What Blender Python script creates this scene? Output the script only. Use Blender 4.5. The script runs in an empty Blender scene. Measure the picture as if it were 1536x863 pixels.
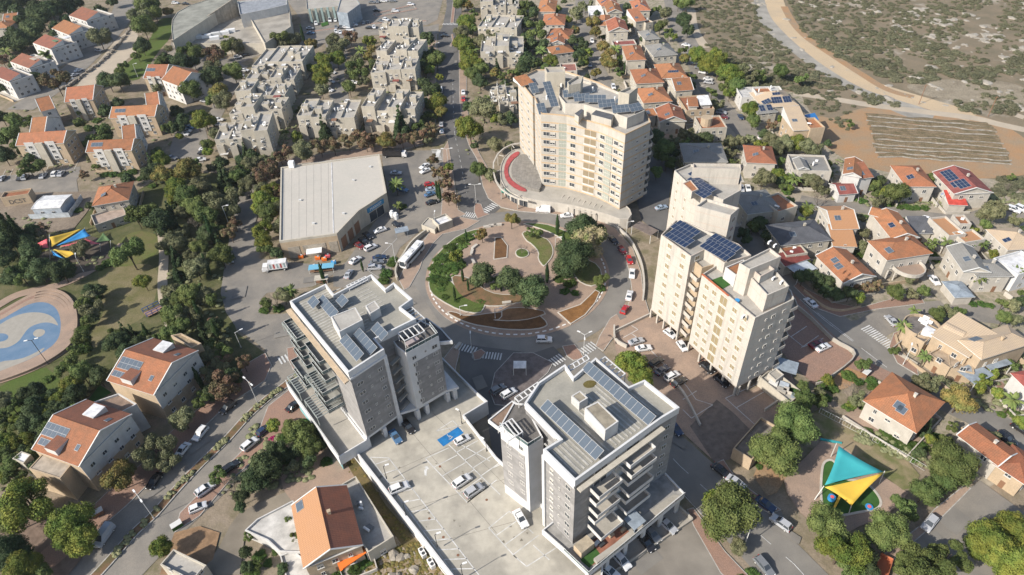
import bpy, bmesh, math, random
from math import radians, sin, cos, pi, atan2, sqrt, tan
from mathutils import Vector, Matrix, noise
# ------------------------------------------------------------------ camera, sky, sun, exposure
S = bpy.context.scene
COL = S.collection
FPX, PPX, PPY, VPX, VPY, HC = 985.0, 768.0, 431.5, 825.0, 1600.0, 130.0   # lens in photo pixels, vertical vanishing point, height
_d = Vector((VPX-PPX, VPY-PPY, FPX)).normalized()
_up = -_d
_f = Vector((0, 0, 1)); _Y = (_f-_up*_f.dot(_up)).normalized(); _X = _Y.cross(_up)
def cam2w(v): return Vector((_X.dot(v), _Y.dot(v), _up.dot(v)))
cam = bpy.data.objects.new("camera", bpy.data.cameras.new("camera")); COL.objects.link(cam)
rx, uy, bk = cam2w(Vector((1, 0, 0))), cam2w(Vector((0, -1, 0))), cam2w(Vector((0, 0, -1)))
cam.matrix_world = Matrix(((rx.x, uy.x, bk.x, 0), (rx.y, uy.y, bk.y, 0), (rx.z, uy.z, bk.z, HC), (0, 0, 0, 1)))
cam.data.sensor_width = 36; cam.data.lens = FPX/1536*36; cam.data.clip_end = 6000; cam.data.clip_start = 1
S.camera = cam
def G(x, y, z=0.0):
    r = cam2w(Vector((x-PPX, y-PPY, FPX))); t = (z-HC)/r.z
    return Vector((r.x*t, r.y*t))
def PX(p):   # world point -> photo pixel, used only to order labels
    q = Vector((p[0], p[1], (p[2] if len(p) > 2 else 0)-HC))
    a, b, c = rx.dot(q), -uy.dot(q), -bk.dot(q)
    return PPX+FPX*a/c, PPY+FPX*b/c
SUNV = Vector((-0.866, -0.5, 0)).normalized(); SUNE = radians(34.5)
w = bpy.data.worlds.new("World"); S.world = w; w.use_nodes = True
nt = w.node_tree; nt.nodes.clear()
sky = nt.nodes.new("ShaderNodeTexSky"); sky.sky_type = 'NISHITA'; sky.sun_disc = False
sky.sun_elevation = SUNE; sky.sun_rotation = atan2(SUNV.x, SUNV.y); sky.air_density = 1.0; sky.dust_density = 1.5
bg = nt.nodes.new("ShaderNodeBackground"); bg.inputs[1].default_value = 0.115
wo = nt.nodes.new("ShaderNodeOutputWorld"); nt.links.new(sky.outputs[0], bg.inputs[0]); nt.links.new(bg.outputs[0], wo.inputs[0])
sl = bpy.data.lights.new("sun", 'SUN'); sl.energy = 4.5; sl.angle = radians(0.6); sl.color = (1, 0.93, 0.83)
so = bpy.data.objects.new("sun", sl); COL.objects.link(so)
sd = Vector((SUNV.x*cos(SUNE), SUNV.y*cos(SUNE), sin(SUNE)))
so.rotation_euler = sd.to_track_quat('Z', 'Y').to_euler(); so.location = sd*300
S.view_settings.view_transform = 'Standard'; S.view_settings.look = 'None'; S.view_settings.gamma = 1
S.view_settings.exposure = 0.58; S.view_settings.use_curve_mapping = False
S.cycles.max_bounces = 4; S.cycles.diffuse_bounces = 2; S.cycles.glossy_bounces = 2; S.cycles.transmission_bounces = 2
S.cycles.transparent_max_bounces = 4; S.cycles.caustics_reflective = False; S.cycles.caustics_refractive = False
S.cycles.use_denoising = True
RND = random.Random(7)

# ------------------------------------------------------------------ materials
MATS = {}
def mat(name, c, rough=0.85, var=0.18, scale=0.6, c2=None, fine=0.12, fscale=6.0, bands=None, rand=0.0, spec=0.3, metal=0.0, coord='pos', planks=None, tiles=None, stain=0.0, thr=None, bump=0.0):
    """procedural material: base colour, large blotches (toward c2), fine grain, optional floor bands / planks / tile rows"""
    if name in MATS: return MATS[name]
    m = bpy.data.materials.new(name); m.use_nodes = True; MATS[name] = m
    n = m.node_tree.nodes; L = m.node_tree.links; b = n["Principled BSDF"]
    b.inputs["Roughness"].default_value = rough; b.inputs["Specular IOR Level"].default_value = spec; b.inputs["Metallic"].default_value = metal
    if coord == 'pos': src = n.new("ShaderNodeNewGeometry").outputs["Position"]
    else: src = n.new("ShaderNodeTexCoord").outputs["Object"]
    def nz(sc, det=3.0, ro=0.6):
        t = n.new("ShaderNodeTexNoise"); t.inputs["Scale"].default_value = sc; t.inputs["Detail"].default_value = det; t.inputs["Roughness"].default_value = ro
        L.new(src, t.inputs["Vector"]); return t.outputs["Fac"]
    def mathn(op, a, bb=None):
        t = n.new("ShaderNodeMath"); t.operation = op
        for i, v in enumerate((a, bb)):
            if v is None: continue
            if isinstance(v, (int, float)): t.inputs[i].default_value = v
            else: L.new(v, t.inputs[i])
        return t.outputs[0]
    def mix(fac, a, bb, blend='MIX'):
        t = n.new("ShaderNodeMix"); t.data_type = 'RGBA'; t.blend_type = blend
        if isinstance(fac, (int, float)): t.inputs[0].default_value = fac
        else: L.new(fac, t.inputs[0])
        for s, v in ((6, a), (7, bb)):
            if isinstance(v, tuple): t.inputs[s].default_value = (*v[:3], 1)
            else: L.new(v, t.inputs[s])
        return t.outputs[2]
    def ramp(f, a, bb):
        t = n.new("ShaderNodeMapRange"); L.new(f, t.inputs[0]); t.inputs[1].default_value = a; t.inputs[2].default_value = bb; return t.outputs[0]
    if c2 is None: c2 = tuple(max(0, x*(1-2*var)) for x in c)
    lo, hi = thr or (0.35, 0.68)
    col = mix(ramp(nz(scale), lo, hi), c, c2)
    if bands:       # (period, offset, thickness, colour): stone course at each floor
        sep = n.new("ShaderNodeSeparateXYZ"); L.new(src, sep.inputs[0])
        z = mathn('FRACT', mathn('DIVIDE', mathn('SUBTRACT', sep.outputs[2], bands[1]), bands[0]))
        col = mix(mathn('LESS_THAN', z, bands[2]/bands[0]), col, bands[3])
    if planks:      # horizontal cladding boards with joints
        sep = n.new("ShaderNodeSeparateXYZ"); L.new(src, sep.inputs[0])
        zz = mathn('FLOOR', mathn('DIVIDE', sep.outputs[2], planks))
        h = mathn('ADD', mathn('MULTIPLY', sep.outputs[0], 0.7), mathn('MULTIPLY', sep.outputs[1], 0.9))
        hh = mathn('FLOOR', mathn('DIVIDE', mathn('ADD', h, mathn('MULTIPLY', zz, 1.37)), 2.3))
        cb = n.new("ShaderNodeCombineXYZ"); L.new(zz, cb.inputs[0]); L.new(hh, cb.inputs[1])
        wn = n.new("ShaderNodeTexWhiteNoise"); L.new(cb.outputs[0], wn.inputs[0])
        col = mix(mathn('MULTIPLY', wn.outputs[0], 0.55), col, tuple(x*0.55 for x in c))
    if tiles:       # rows of roof tiles running down the slope (object space)
        oc = n.new("ShaderNodeTexCoord"); uv = n.new("ShaderNodeSeparateXYZ"); L.new(oc.outputs["UV"], uv.inputs[0])
        f1 = mathn('FRACT', mathn('DIVIDE', uv.outputs[0], tiles))
        col = mix(mathn('MULTIPLY', mathn('LESS_THAN', f1, 0.28), 0.35), col, tuple(x*0.45 for x in c))
        f2 = mathn('FRACT', mathn('DIVIDE', uv.outputs[1], tiles*1.4))
        col = mix(mathn('MULTIPLY', mathn('LESS_THAN', f2, 0.18), 0.22), col, tuple(x*0.5 for x in c))
    if stain > 0:
        mp = n.new("ShaderNodeMapping"); mp.inputs["Scale"].default_value = (1.1, 1.1, 0.12); L.new(src, mp.inputs[0])
        t = n.new("ShaderNodeTexNoise"); t.inputs["Scale"].default_value = 1.0; t.inputs["Detail"].default_value = 4; L.new(mp.outputs[0], t.inputs[0])
        col = mix(mathn('MULTIPLY', ramp(t.outputs[0], 0.5, 0.75), stain), col, tuple(x*0.5 for x in c))
    g = nz(fscale, 2.0)
    gg = ramp(g, 0.25, 0.75)
    dark = mix(1.0, col, (1-fine*1.6,)*3, 'MULTIPLY')
    col = mix(gg, dark, col)
    if rand > 0:
        oi = n.new("ShaderNodeObjectInfo")
        hs = n.new("ShaderNodeHueSaturation"); L.new(col, hs.inputs["Color"])
        L.new(mathn('ADD', mathn('MULTIPLY', mathn('SUBTRACT', oi.outputs["Random"], 0.5), 0.018*rand), 0.5), hs.inputs["Hue"])
        L.new(mathn('ADD', mathn('MULTIPLY', mathn('FRACT', mathn('MULTIPLY', oi.outputs["Random"], 7.31)), 0.5*rand), 1-0.25*rand), hs.inputs["Value"])
        col = hs.outputs[0]
    L.new(col, b.inputs["Base Color"])
    if bump > 0:
        bp = n.new("ShaderNodeBump"); bp.inputs["Strength"].default_value = bump; bp.inputs["Distance"].default_value = 0.1; L.new(g, bp.inputs["Height"]); L.new(bp.outputs[0], b.inputs["Normal"])
    return m
def plain(name, c, rough=0.5, spec=0.5, metal=0.0, coat=0.0):
    if name in MATS: return MATS[name]
    m = mat(name, c, rough=rough, var=0.03, fine=0.03, spec=spec, metal=metal)
    if coat: m.node_tree.nodes["Principled BSDF"].inputs["Coat Weight"].default_value = coat
    return m
def earthmix(name, cols, scale, thr, rough=0.95, extra=None, es=0.3, et=(0.55, 0.65), wild=0.0):
    """ground: three colours blended by two noises, optional fourth in spots"""
    m = bpy.data.materials.new(name); m.use_nodes = True; MATS[name] = m
    n = m.node_tree.nodes; L = m.node_tree.links; b = n["Principled BSDF"]; b.inputs["Roughness"].default_value = rough; b.inputs["Specular IOR Level"].default_value = 0.115
    src = n.new("ShaderNodeNewGeometry").outputs["Position"]
    def nz(sc, det=4, off=0):
        t = n.new("ShaderNodeTexNoise"); t.inputs["Scale"].default_value = sc; t.inputs["Detail"].default_value = det; t.inputs["Roughness"].default_value = 0.65
        mp = n.new("ShaderNodeMapping"); mp.inputs["Location"].default_value = (off, off*2, 0); L.new(src, mp.inputs[0]); L.new(mp.outputs[0], t.inputs[0]); return t.outputs[0]
    def rr(f, a, bb):
        t = n.new("ShaderNodeMapRange"); L.new(f, t.inputs[0]); t.inputs[1].default_value = a; t.inputs[2].default_value = bb; return t.outputs[0]
    def mix(f, a, bb):
        t = n.new("ShaderNodeMix"); t.data_type = 'RGBA'; L.new(f, t.inputs[0])
        for s, v in ((6, a), (7, bb)):
            if isinstance(v, tuple): t.inputs[s].default_value = (*v, 1)
            else: L.new(v, t.inputs[s])
        return t.outputs[2]
    c = mix(rr(nz(scale), *thr), cols[0], cols[1])
    c = mix(rr(nz(scale*5, 5, 31), 0.42, 0.62), c, cols[2])
    if extra: c = mix(rr(nz(es, 6, 77), *et), c, extra)
    c = mix(rr(nz(3.0, 3, 11), 0.3, 0.9), c, tuple(x*0.6 for x in cols[0]))
    L.new(c, b.inputs["Base Color"])
    bp = n.new("ShaderNodeBump"); bp.inputs["Strength"].default_value = 0.5; bp.inputs["Distance"].default_value = 0.3; L.new(nz(0.8, 5), bp.inputs["Height"]); L.new(bp.outputs[0], b.inputs["Normal"])
    return m

asphalt = mat("asphalt", (.18, .17, .155), stain=0, var=.12, scale=.12, c2=(.24, .225, .2), fine=.12, fscale=9, rough=.9)
asphalt_dark = mat("asphalt_dark", (.11, .107, .103), var=.12, scale=.1, c2=(.155, .148, .14), fine=.12, fscale=9, rough=.9)
asphalt_old = mat("asphalt_old", (.27, .245, .21), scale=.15, c2=(.19, .178, .16), fine=.15, fscale=5, rough=.95)
pinkpave = mat("pink_paving", (.39, .285, .215), scale=.25, c2=(.31, .235, .185), fine=.2, fscale=4, rough=.9)
redpave = mat("red_paving", (.34, .215, .16), scale=.3, c2=(.3, .2, .155), fine=.25, fscale=4, rough=.9)
concrete = mat("concrete", (.42, .39, .34), scale=.25, c2=(.33, .31, .27), fine=.1, fscale=3, rough=.9)
deckconc = mat("deck_concrete", (.45, .42, .355), scale=.11, c2=(.33, .31, .265), fine=.1, fscale=.9, rough=.85, thr=(.42, .58))
kerb = mat("kerb_stone", (.5, .48, .44), scale=1, fine=.15)
white_paint = mat("road_paint", (.72, .72, .7), fine=.2, fscale=8)
blue_paint = mat("blue_paint", (.02, .2, .5), fine=.1)
grass = mat("grass", (.14, .17, .055), scale=.18, c2=(.19, .165, .085), fine=.3, fscale=3, rough=1, spec=.05)
grass_green = mat("green_grass", (.1, .15, .04), scale=.2, c2=(.11, .14, .045), fine=.3, fscale=3, rough=1, spec=.05)
turf = mat("artificial_turf", (.06, .14, .04), var=.1, fine=.2, rough=1, spec=.05)
drygrass = mat("dry_grass", (.24, .205, .12), scale=.2, c2=(.16, .155, .07), fine=.3, fscale=3, rough=1, spec=.05)
brownsoil = mat("brown_soil", (.19, .1, .045), scale=.5, fine=.3, fscale=4, rough=1)
orangesoil = mat("orange_soil", (.4, .24, .125), scale=.12, c2=(.33, .25, .165), fine=.25, fscale=3, rough=1)
sand = mat("sand", (.46, .39, .3), scale=.12, c2=(.38, .33, .26), fine=.12, fscale=2.5, rough=1)
tanroad = mat("dirt_road", (.52, .4, .26), scale=.08, c2=(.45, .36, .25), fine=.15, fscale=2, rough=1)
greyroad = mat("gravel_road", (.36, .34, .3), scale=.1, fine=.12, fscale=2, rough=1)
town_soil = earthmix("town_soil", ((.25, .205, .15), (.14, .135, .07), (.31, .255, .195)), .05, (.4, .6))
yard = earthmix("yard_ground", ((.34, .3, .24), (.16, .165, .085), (.4, .34, .27)), .12, (.42, .58))
hill_soil = earthmix("hill_soil", ((.225, .185, .13), (.155, .14, .095), (.25, .2, .14)), .02, (.4, .6), extra=(.42, .38, .32), es=.035, et=(.56, .66))
parkland = earthmix("park_ground", ((.1, .11, .045), (.17, .15, .085), (.085, .095, .04)), .06, (.42, .6))
blue_court = mat("blue_court", (.1, .175, .27), var=.06, scale=.3, c2=(.14, .21, .3), fine=.06)
beige_court = mat("beige_court", (.33, .31, .27), var=.06, fine=.06)
stone_white = mat("white_stone", (.52, .485, .43), scale=.3, c2=(.43, .4, .35), fine=.08, fscale=3, stain=.25)
stone_cream = mat("cream_stone", (.48, .45, .4), scale=.3, c2=(.43, .4, .35), fine=.08, fscale=3, bands=(3.1, .55, .5, (.5, .37, .24)), stain=.3)
stone_pale = mat("pale_stone", (.5, .475, .425), scale=.22, c2=(.5, .455, .4), fine=.08, fscale=3, bands=(3.25, .2, .3, (.5, .43, .37)), stain=.45)
stone_tan = mat("tan_stone", (.5, .39, .27), scale=.4, c2=(.42, .33, .23), fine=.15, fscale=4, stain=.2)
stone_beige = mat("beige_render", (.5, .46, .385), scale=.3, c2=(.42, .385, .32), fine=.1, fscale=3, stain=.35)
plaster_white = mat("white_plaster", (.58, .57, .55), scale=.4, c2=(.48, .47, .45), fine=.06, stain=.2)
clean_white = mat("white_cladding", (.6, .6, .6), scale=.4, c2=(.53, .53, .52), fine=.04, stain=.1)
grey_clad = mat("grey_cladding", (.34, .33, .325), scale=.5, c2=(.25, .245, .24), fine=.12, fscale=2, planks=.6)
roof_conc = mat("roof_membrane", (.42, .4, .36), scale=.2, c2=(.33, .31, .28), fine=.12, fscale=2)
roof_grey = mat("grey_roof", (.27, .265, .25), scale=.4, c2=(.22, .215, .2), fine=.15, tiles=.5)
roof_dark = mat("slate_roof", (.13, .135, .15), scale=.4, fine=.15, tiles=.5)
roof_tan = mat("tan_roof", (.5, .39, .27), scale=.3, c2=(.44, .35, .26), fine=.1, tiles=.5)
terra = mat("terracotta_tiles", (.46, .19, .095), scale=.5, c2=(.33, .16, .09), fine=.26, fscale=5, tiles=.42, rand=.8, stain=.35)
terra_dark = mat("weathered_tiles", (.3, .12, .075), scale=.4, c2=(.22, .1, .07), fine=.2, fscale=5, tiles=.42, rand=.5)
terra_tan = mat("ochre_tiles", (.44, .235, .12), scale=.35, c2=(.44, .24, .13), fine=.12, tiles=.42)
redsheet = mat("red_sheet", (.3, .1, .085), fine=.1, tiles=.5)
bluesheet = mat("pale_sheet", (.5, .55, .6), fine=.08, rough=.5)
whitesheet = mat("white_sheet", (.74, .74, .74), fine=.05, rough=.4)
greysheet = mat("grey_sheet", (.3, .35, .4), fine=.08, rough=.5)
corrug = mat("corrugated_roof", (.3, .28, .25), fine=.15, tiles=.6)
glass = plain("window_glass", (.05, .06, .07), rough=.12, spec=.7)
glass_teal = plain("teal_glass", (.06, .11, .12), rough=.12, spec=.7)
shutter = plain("shutter", (.5, .47, .42), rough=.6)
shutter_tan = plain("tan_shutter", (.3, .24, .14), rough=.6)
frame_m = plain("window_frame", (.6, .58, .54), rough=.5)
loggia_m = plain("brown_louvre", (.25, .2, .13), rough=.7)
panel_m = plain("solar_cell", (.02, .035, .075), rough=.3, spec=.5)
panel_grey = plain("grey_collector", (.085, .11, .14), rough=.35, spec=.4)
panel_pale = plain("pale_glazing", (.34, .36, .31), rough=.3)
panel_fr = plain("panel_frame", (.42, .42, .42), rough=.4, metal=.3)
tank_m = plain("white_tank", (.78, .78, .77), rough=.4)
metal_d = plain("dark_metal", (.06, .065, .07), rough=.5, metal=.3)
metal_w = plain("pale_metal", (.6, .6, .58), rough=.5); metal_g = plain("grey_green_metal", (.33, .36, .34), rough=.5)
teal_cloth = plain("teal_cloth", (.03, .3, .33), rough=.8)
yellow_cloth = plain("yellow_cloth", (.62, .41, .05), rough=.8)
red_cloth = plain("red_cloth", (.7, .12, .14), rough=.8)
blue_cloth = plain("blue_cloth", (.03, .25, .55), rough=.8)
orange_cloth = plain("orange_cloth", (.85, .2, .03), rough=.8)
green_cloth = plain("green_awning", (.04, .35, .25), rough=.8)
wood_m = plain("brown_timber", (.22, .12, .07), rough=.7)
tyre_m = plain("tyre", (.02, .02, .02), rough=.8)
bark = mat("bark", (.13, .1, .075), coord='obj', scale=2, fine=.3, fscale=12)
rock_m = mat("limestone_rock", (.36, .325, .27), scale=.6, c2=(.25, .22, .18), fine=.2, fscale=3, rand=.6)

# ------------------------------------------------------------------ mesh helpers
class MB:
    def __init__(s): s.v = []; s.f = []; s.m = []; s.uv = []
    def face(s, pts, mi=0, uv=None):
        i = len(s.v); s.v += [tuple(p) for p in pts]; s.f.append(tuple(range(i, i+len(pts)))); s.m.append(mi)
        if uv is None:
            p = [Vector(q) for q in pts]; nrm = Vector((0, 0, 0))
            for k in range(len(p)): nrm += p[k].cross(p[(k+1) % len(p)]) if len(p) < 3 else (p[k]-p[0]).cross(p[(k+1) % len(p)]-p[0])
            nrm = nrm.normalized() if nrm.length > 1e-9 else Vector((0, 0, 1))
            h = Vector((-nrm.y, nrm.x, 0)); h = h.normalized() if h.length > 1e-3 else Vector((1, 0, 0)); d = nrm.cross(h)
            uv = [(q.dot(h), q.dot(d)) for q in p]
        s.uv += uv
    def quadbox(s, q, z0, z1, mi=0, top=None, bottom=False):
        """prism over ccw polygon q (2D)"""
        n = len(q)
        for i in range(n):
            a, b = q[i], q[(i+1) % n]
            s.face([(a[0], a[1], z0), (b[0], b[1], z0), (b[0], b[1], z1), (a[0], a[1], z1)], mi)
        s.face([(p[0], p[1], z1) for p in q], mi if top is None else top)
        if bottom: s.face([(p[0], p[1], z0) for p in reversed(q)], mi)
    def box(s, c, u, lx, ly, z0, z1, mi=0, top=None, bottom=True):
        u = Vector(u[:2]).normalized(); v = Vector((-u.y, u.x)); c = Vector(c[:2])
        s.quadbox([c-u*lx/2-v*ly/2, c+u*lx/2-v*ly/2, c+u*lx/2+v*ly/2, c-u*lx/2+v*ly/2], z0, z1, mi, top, bottom)
    def bar(s, a, b, w, mi=0, n=4):
        a, b = Vector(a), Vector(b); d = (b-a)
        if d.length < 1e-6: return
        d.normalize(); u = d.cross(Vector((0, 0, 1)));
        if u.length < 1e-3: u = Vector((1, 0, 0))
        u.normalize(); v = d.cross(u); r = w/2
        A = []; B = []
        for k in range(n):
            t = 2*pi*(k+.5)/n; o = (u*cos(t)+v*sin(t))*r*(1.3 if n == 4 else 1); A.append(a+o); B.append(b+o)
        for k in range(n): s.face([A[k], A[(k+1) % n], B[(k+1) % n], B[k]], mi)
        s.face(B, mi); s.face(list(reversed(A)), mi)
    def build(s, name, mats, parent=None, org=(0, 0, 0), smooth=False):
        me = bpy.data.meshes.new(name); o = Vector(org)
        me.from_pydata([tuple(Vector(p)-o) for p in s.v], [], s.f)
        if not isinstance(mats, (list, tuple)): mats = [mats]
        for m in mats: me.materials.append(m)
        me.polygons.foreach_set("material_index", s.m)
        ul = me.uv_layers.new(name="UVMap"); ul.data.foreach_set("uv", [c for t in s.uv for c in t])
        if smooth: me.polygons.foreach_set("use_smooth", [True]*len(s.f))
        me.update()
        ob = bpy.data.objects.new(name, me); COL.objects.link(ob)
        if parent is not None: ob.parent = parent
        else: ob.location = o
        return ob
THINGS = []
def tag(o, label, cat, group=None, near=True):
    o['label'] = label; o['category'] = cat
    if group: o['group'] = group
    THINGS.append((o, near)); return o
def root(name, loc, label, cat, group=None, near=True, rz=0):
    o = bpy.data.objects.new(name, None); COL.objects.link(o); o.location = (loc[0], loc[1], loc[2] if len(loc) > 2 else 0); o.rotation_euler.z = rz
    o.empty_display_size = .5
    return tag(o, label, cat, group, near)
def struct(name, mb, m, kind='structure'):
    o = mb.build(name, m); o['kind'] = kind; return o
def link_copy(me, name, parent, loc, rz=0, scale=None, rot=None):
    o = bpy.data.objects.new(name, me); COL.objects.link(o)
    if parent is not None: o.parent = parent
    o.location = loc; o.rotation_euler = rot if rot else (0, 0, rz)
    if scale: o.scale = scale if isinstance(scale, (tuple, list)) else (scale,)*3
    return o
def ccw(q):
    a = sum(q[i][0]*q[(i+1) % len(q)][1]-q[(i+1) % len(q)][0]*q[i][1] for i in range(len(q)))
    return list(q) if a > 0 else list(reversed(q))
def pts(s, z=0.0):
    v = [float(x) for x in s.replace(',', ' ').split()]
    return [G(v[i], v[i+1], z) for i in range(0, len(v), 2)]
def inset(q, d):
    n = len(q); r = []
    for i in range(n):
        a, b, c = Vector(q[i-1][:2]), Vector(q[i][:2]), Vector(q[(i+1) % n][:2])
        e1 = (b-a).normalized(); e2 = (c-b).normalized(); n1 = Vector((-e1.y, e1.x)); n2 = Vector((-e2.y, e2.x))
        m = n1+n2
        if m.length < .2: m = n1
        m.normalize(); k = max(.35, m.dot(n1)); r.append(b+m*d/k)
    return r
def smoothpoly(q, it=2):
    for _ in range(it):
        r = []
        for i in range(len(q)):
            a, b = q[i], q[(i+1) % len(q)]; r += [a*.75+b*.25, a*.25+b*.75]
        q = r
    return q
ZL = [0.02]
def sheet(name, poly, m, smooth=0, kind='structure', z=None, zpx=0):
    q = poly if not isinstance(poly, str) else pts(poly, zpx)
    if smooth: q = smoothpoly(q, smooth)
    q = ccw(q); ZL[0] += .002; zz = ZL[0] if z is None else z
    b = MB(); b.face([(p[0], p[1], zz) for p in q]); return struct(name, b, m, kind)
def slabs(name, polys, m, h=.12, smooth=0, edge=None):
    """raised pavement with a kerb edge"""
    b = MB()
    for s_ in polys:
        q = pts(s_) if isinstance(s_, str) else s_
        if smooth: q = smoothpoly(q, smooth)
        q = ccw(q); ZL[0] += .0012
        b.quadbox(q, 0, h+ZL[0], 1, 1); qi = inset(q, .18); b.face([(p[0], p[1], h+ZL[0]+.004) for p in qi], 0)
    return struct(name, b, [m, edge or kerb])
def band(poly, width):
    """ribbon polygon along a polyline (world 2D)"""
    L = []; R = []
    for i, p in enumerate(poly):
        a = poly[max(0, i-1)]; c = poly[min(len(poly)-1, i+1)]; d = (c-a).normalized(); n = Vector((-d.y, d.x))
        wd = width[i] if isinstance(width, (list, tuple)) else width
        L.append(p+n*wd/2); R.append(p-n*wd/2)
    return L+R[::-1]
def catmull(P, k=6):
    r = []
    for i in range(len(P)-1):
        p0, p1, p2, p3 = P[max(0, i-1)], P[i], P[i+1], P[min(len(P)-1, i+2)]
        for j in range(k):
            t = j/k; r.append(.5*((2*p1)+(p2-p0)*t+(2*p0-5*p1+4*p2-p3)*t*t+(3*p1-p0-3*p2+p3)*t**3))
    return r+[P[-1]]
def stripes(name, lines, w=.14, z=None, m=None, dash=None):
    b = MB(); ZL[0] += .002
    for q in lines:
        if isinstance(q, str): q = pts(q)
        for i in range(len(q)-1):
            a, c = q[i], q[i+1]; L = (c-a).length
            if L < .05: continue
            u = (c-a)/L; segs = [(0, L)]
            if dash: segs = [(t, min(L, t+dash[0])) for t in [j*(dash[0]+dash[1]) for j in range(int(L/(dash[0]+dash[1]))+1)] if t < L]
            for s0, s1 in segs:
                p, r = a+u*s0, a+u*s1; n = Vector((-u.y, u.x))*w/2; zz = ZL[0] if z is None else z
                b.face([(*(p-n), zz), (*(r-n), zz), (*(r+n), zz), (*(p+n), zz)])
    return struct(name, b, m or white_paint)
# ------------------------------------------------------------------ the ground: terrain, roads, pavements, markings
CC = Vector((1.82, 161.21))
def circ(r, n=72, a0=0, a1=2*pi): return [CC+Vector((cos(a0+(a1-a0)*i/n), sin(a0+(a1-a0)*i/n)))*r for i in range(n+(0 if a1-a0 > 6.28 else 1))]
b = MB(); b.face([(-2500, -400, 0), (2500, -400, 0), (2500, 4000, 0), (-2500, 4000, 0)]); struct("ground", b, town_soil)
sheet("hillside", "1035 -60 1040 20 1065 80 1100 115 1140 128 1190 140 1205 165 1230 185 1262 235 1300 250 1400 262 1480 268 1520 290 1700 330 1900 200 1800 -60", hill_soil, smooth=1)
sheet("yards", "785 -40 1000 -40 1045 70 1110 130 1200 140 1240 215 1330 255 1500 270 1620 340 1620 760 1440 700 1340 560 1200 440 1100 240 900 160 800 110", yard)
sheet("park", "-60 330 100 330 200 290 250 260 350 260 345 350 336 440 356 500 398 530 380 600 250 520 160 570 0 720 -80 760", parkland)
sheet("lawn", "145 410 185 398 235 395 238 430 225 470 190 492 158 500 140 530 135 500 158 470 150 440", drygrass, smooth=2)
sheet("lawn", "190 345 240 350 240 380 200 400 170 400 150 420 145 408", grass, smooth=2)
sheet("lawn", "0 580 60 545 100 575 60 610 30 640 -40 690 -60 620", grass_green, smooth=1)
sheet("lawn", "240 28 262 26 258 55 235 80 213 118 195 122 180 110 186 98 200 88 208 78 225 60 233 40", grass_green, smooth=1)
sheet("sand_plaza", "198 42 206 50 209 66 202 82 192 88 180 100 168 112 150 122 138 134 112 134 128 112 150 90 172 62", sand)
# field in the orange soil
sheet("bare_field", "1288 160 1400 158 1485 176 1536 205 1570 240 1540 268 1400 268 1300 254 1245 228 1218 196 1222 172 1255 180", orangesoil, smooth=2)
rows_d = mat("crop_rows", (.27, .205, .13), scale=.35, c2=(.15, .125, .07), fine=.4, fscale=2.5, rough=1)
rows_g = mat("mulch_rows", (.34, .32, .28), scale=.4, c2=(.22, .19, .15), fine=.3, fscale=2, rough=1)
fl = [(1300, 174), (1315, 236)]; nr = 27
b = MB(); b2 = MB(); fr = random.Random(3)
for i in range(nr):
    t = i/(nr-1)
    A = G(1299+16*t+fr.uniform(-2, 2), 172+63*t**1.1); Bq = G(1482+36*t**.8+fr.uniform(-3, 3), 187+60*t**1.05)
    mid = [A.lerp(Bq, s/10)+Vector((0, fr.uniform(-.8, .8))) for s in range(11)]
    q = catmull(mid, 3); bb = b2 if i in (2, 5, 8, 13, 16, 19, 21, 24, 26) else b
    wd = (1.0 if bb is b2 else 2.3)*(1.15-.3*t); q1 = band(q, wd); nq = len(q)
    for k in range(nq-1):
        a_, b_, c_, d_ = q1[k], q1[k+1], q1[2*nq-2-k], q1[2*nq-1-k]; zt = .28+(.02 if bb is b2 else 0)
        bb.face([(*d_, .12), (*c_, .12), (*((c_+b_)/2), zt+.15), (*((d_+a_)/2), zt+.15)]); bb.face([(*((d_+a_)/2), zt+.15), (*((c_+b_)/2), zt+.15), (*b_, .12), (*a_, .12)])
struct("crop_rows", b, rows_d, 'stuff'); struct("mulch_rows", b2, rows_g, 'stuff')
# dirt road through the valley
def pl(s, w, k=5): return band(catmull(pts(s), k), w)
sheet("gravel_road", pl("1140 -30 1147 0 1153 25 1170 48 1200 72 1235 98 1275 122 1320 145 1370 168 1400 176", 13), greyroad)
sheet("dirt_road", pl("1156 -30 1161 0 1172 27 1196 53 1228 80 1262 104 1305 128 1350 143 1400 158 1440 170 1460 176", 11), tanroad)
sheet("dirt_bank", pl("1176 10 1190 35 1212 58 1250 84 1290 110 1330 134 1370 146", 4), orangesoil)
sheet("dirt_path", pl("1190 140 1240 147 1300 157 1355 164 1410 171 1464 178 1500 187 1560 200", 5), sand)
sheet("dirt_path", pl("1478 150 1500 162 1540 178 1600 190", 4), sand)
sheet("dirt_path", pl("1037 15 1040 40 1050 60 1060 72", 5), sand)
sheet("rocky_ground", "1350 128 1400 120 1470 118 1540 128 1560 165 1500 160 1440 152 1390 146", mat("pale_ground", (.36, .31, .23), scale=.15, c2=(.25, .21, .15), fine=.3, fscale=1.5, rough=1), smooth=2)
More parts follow.
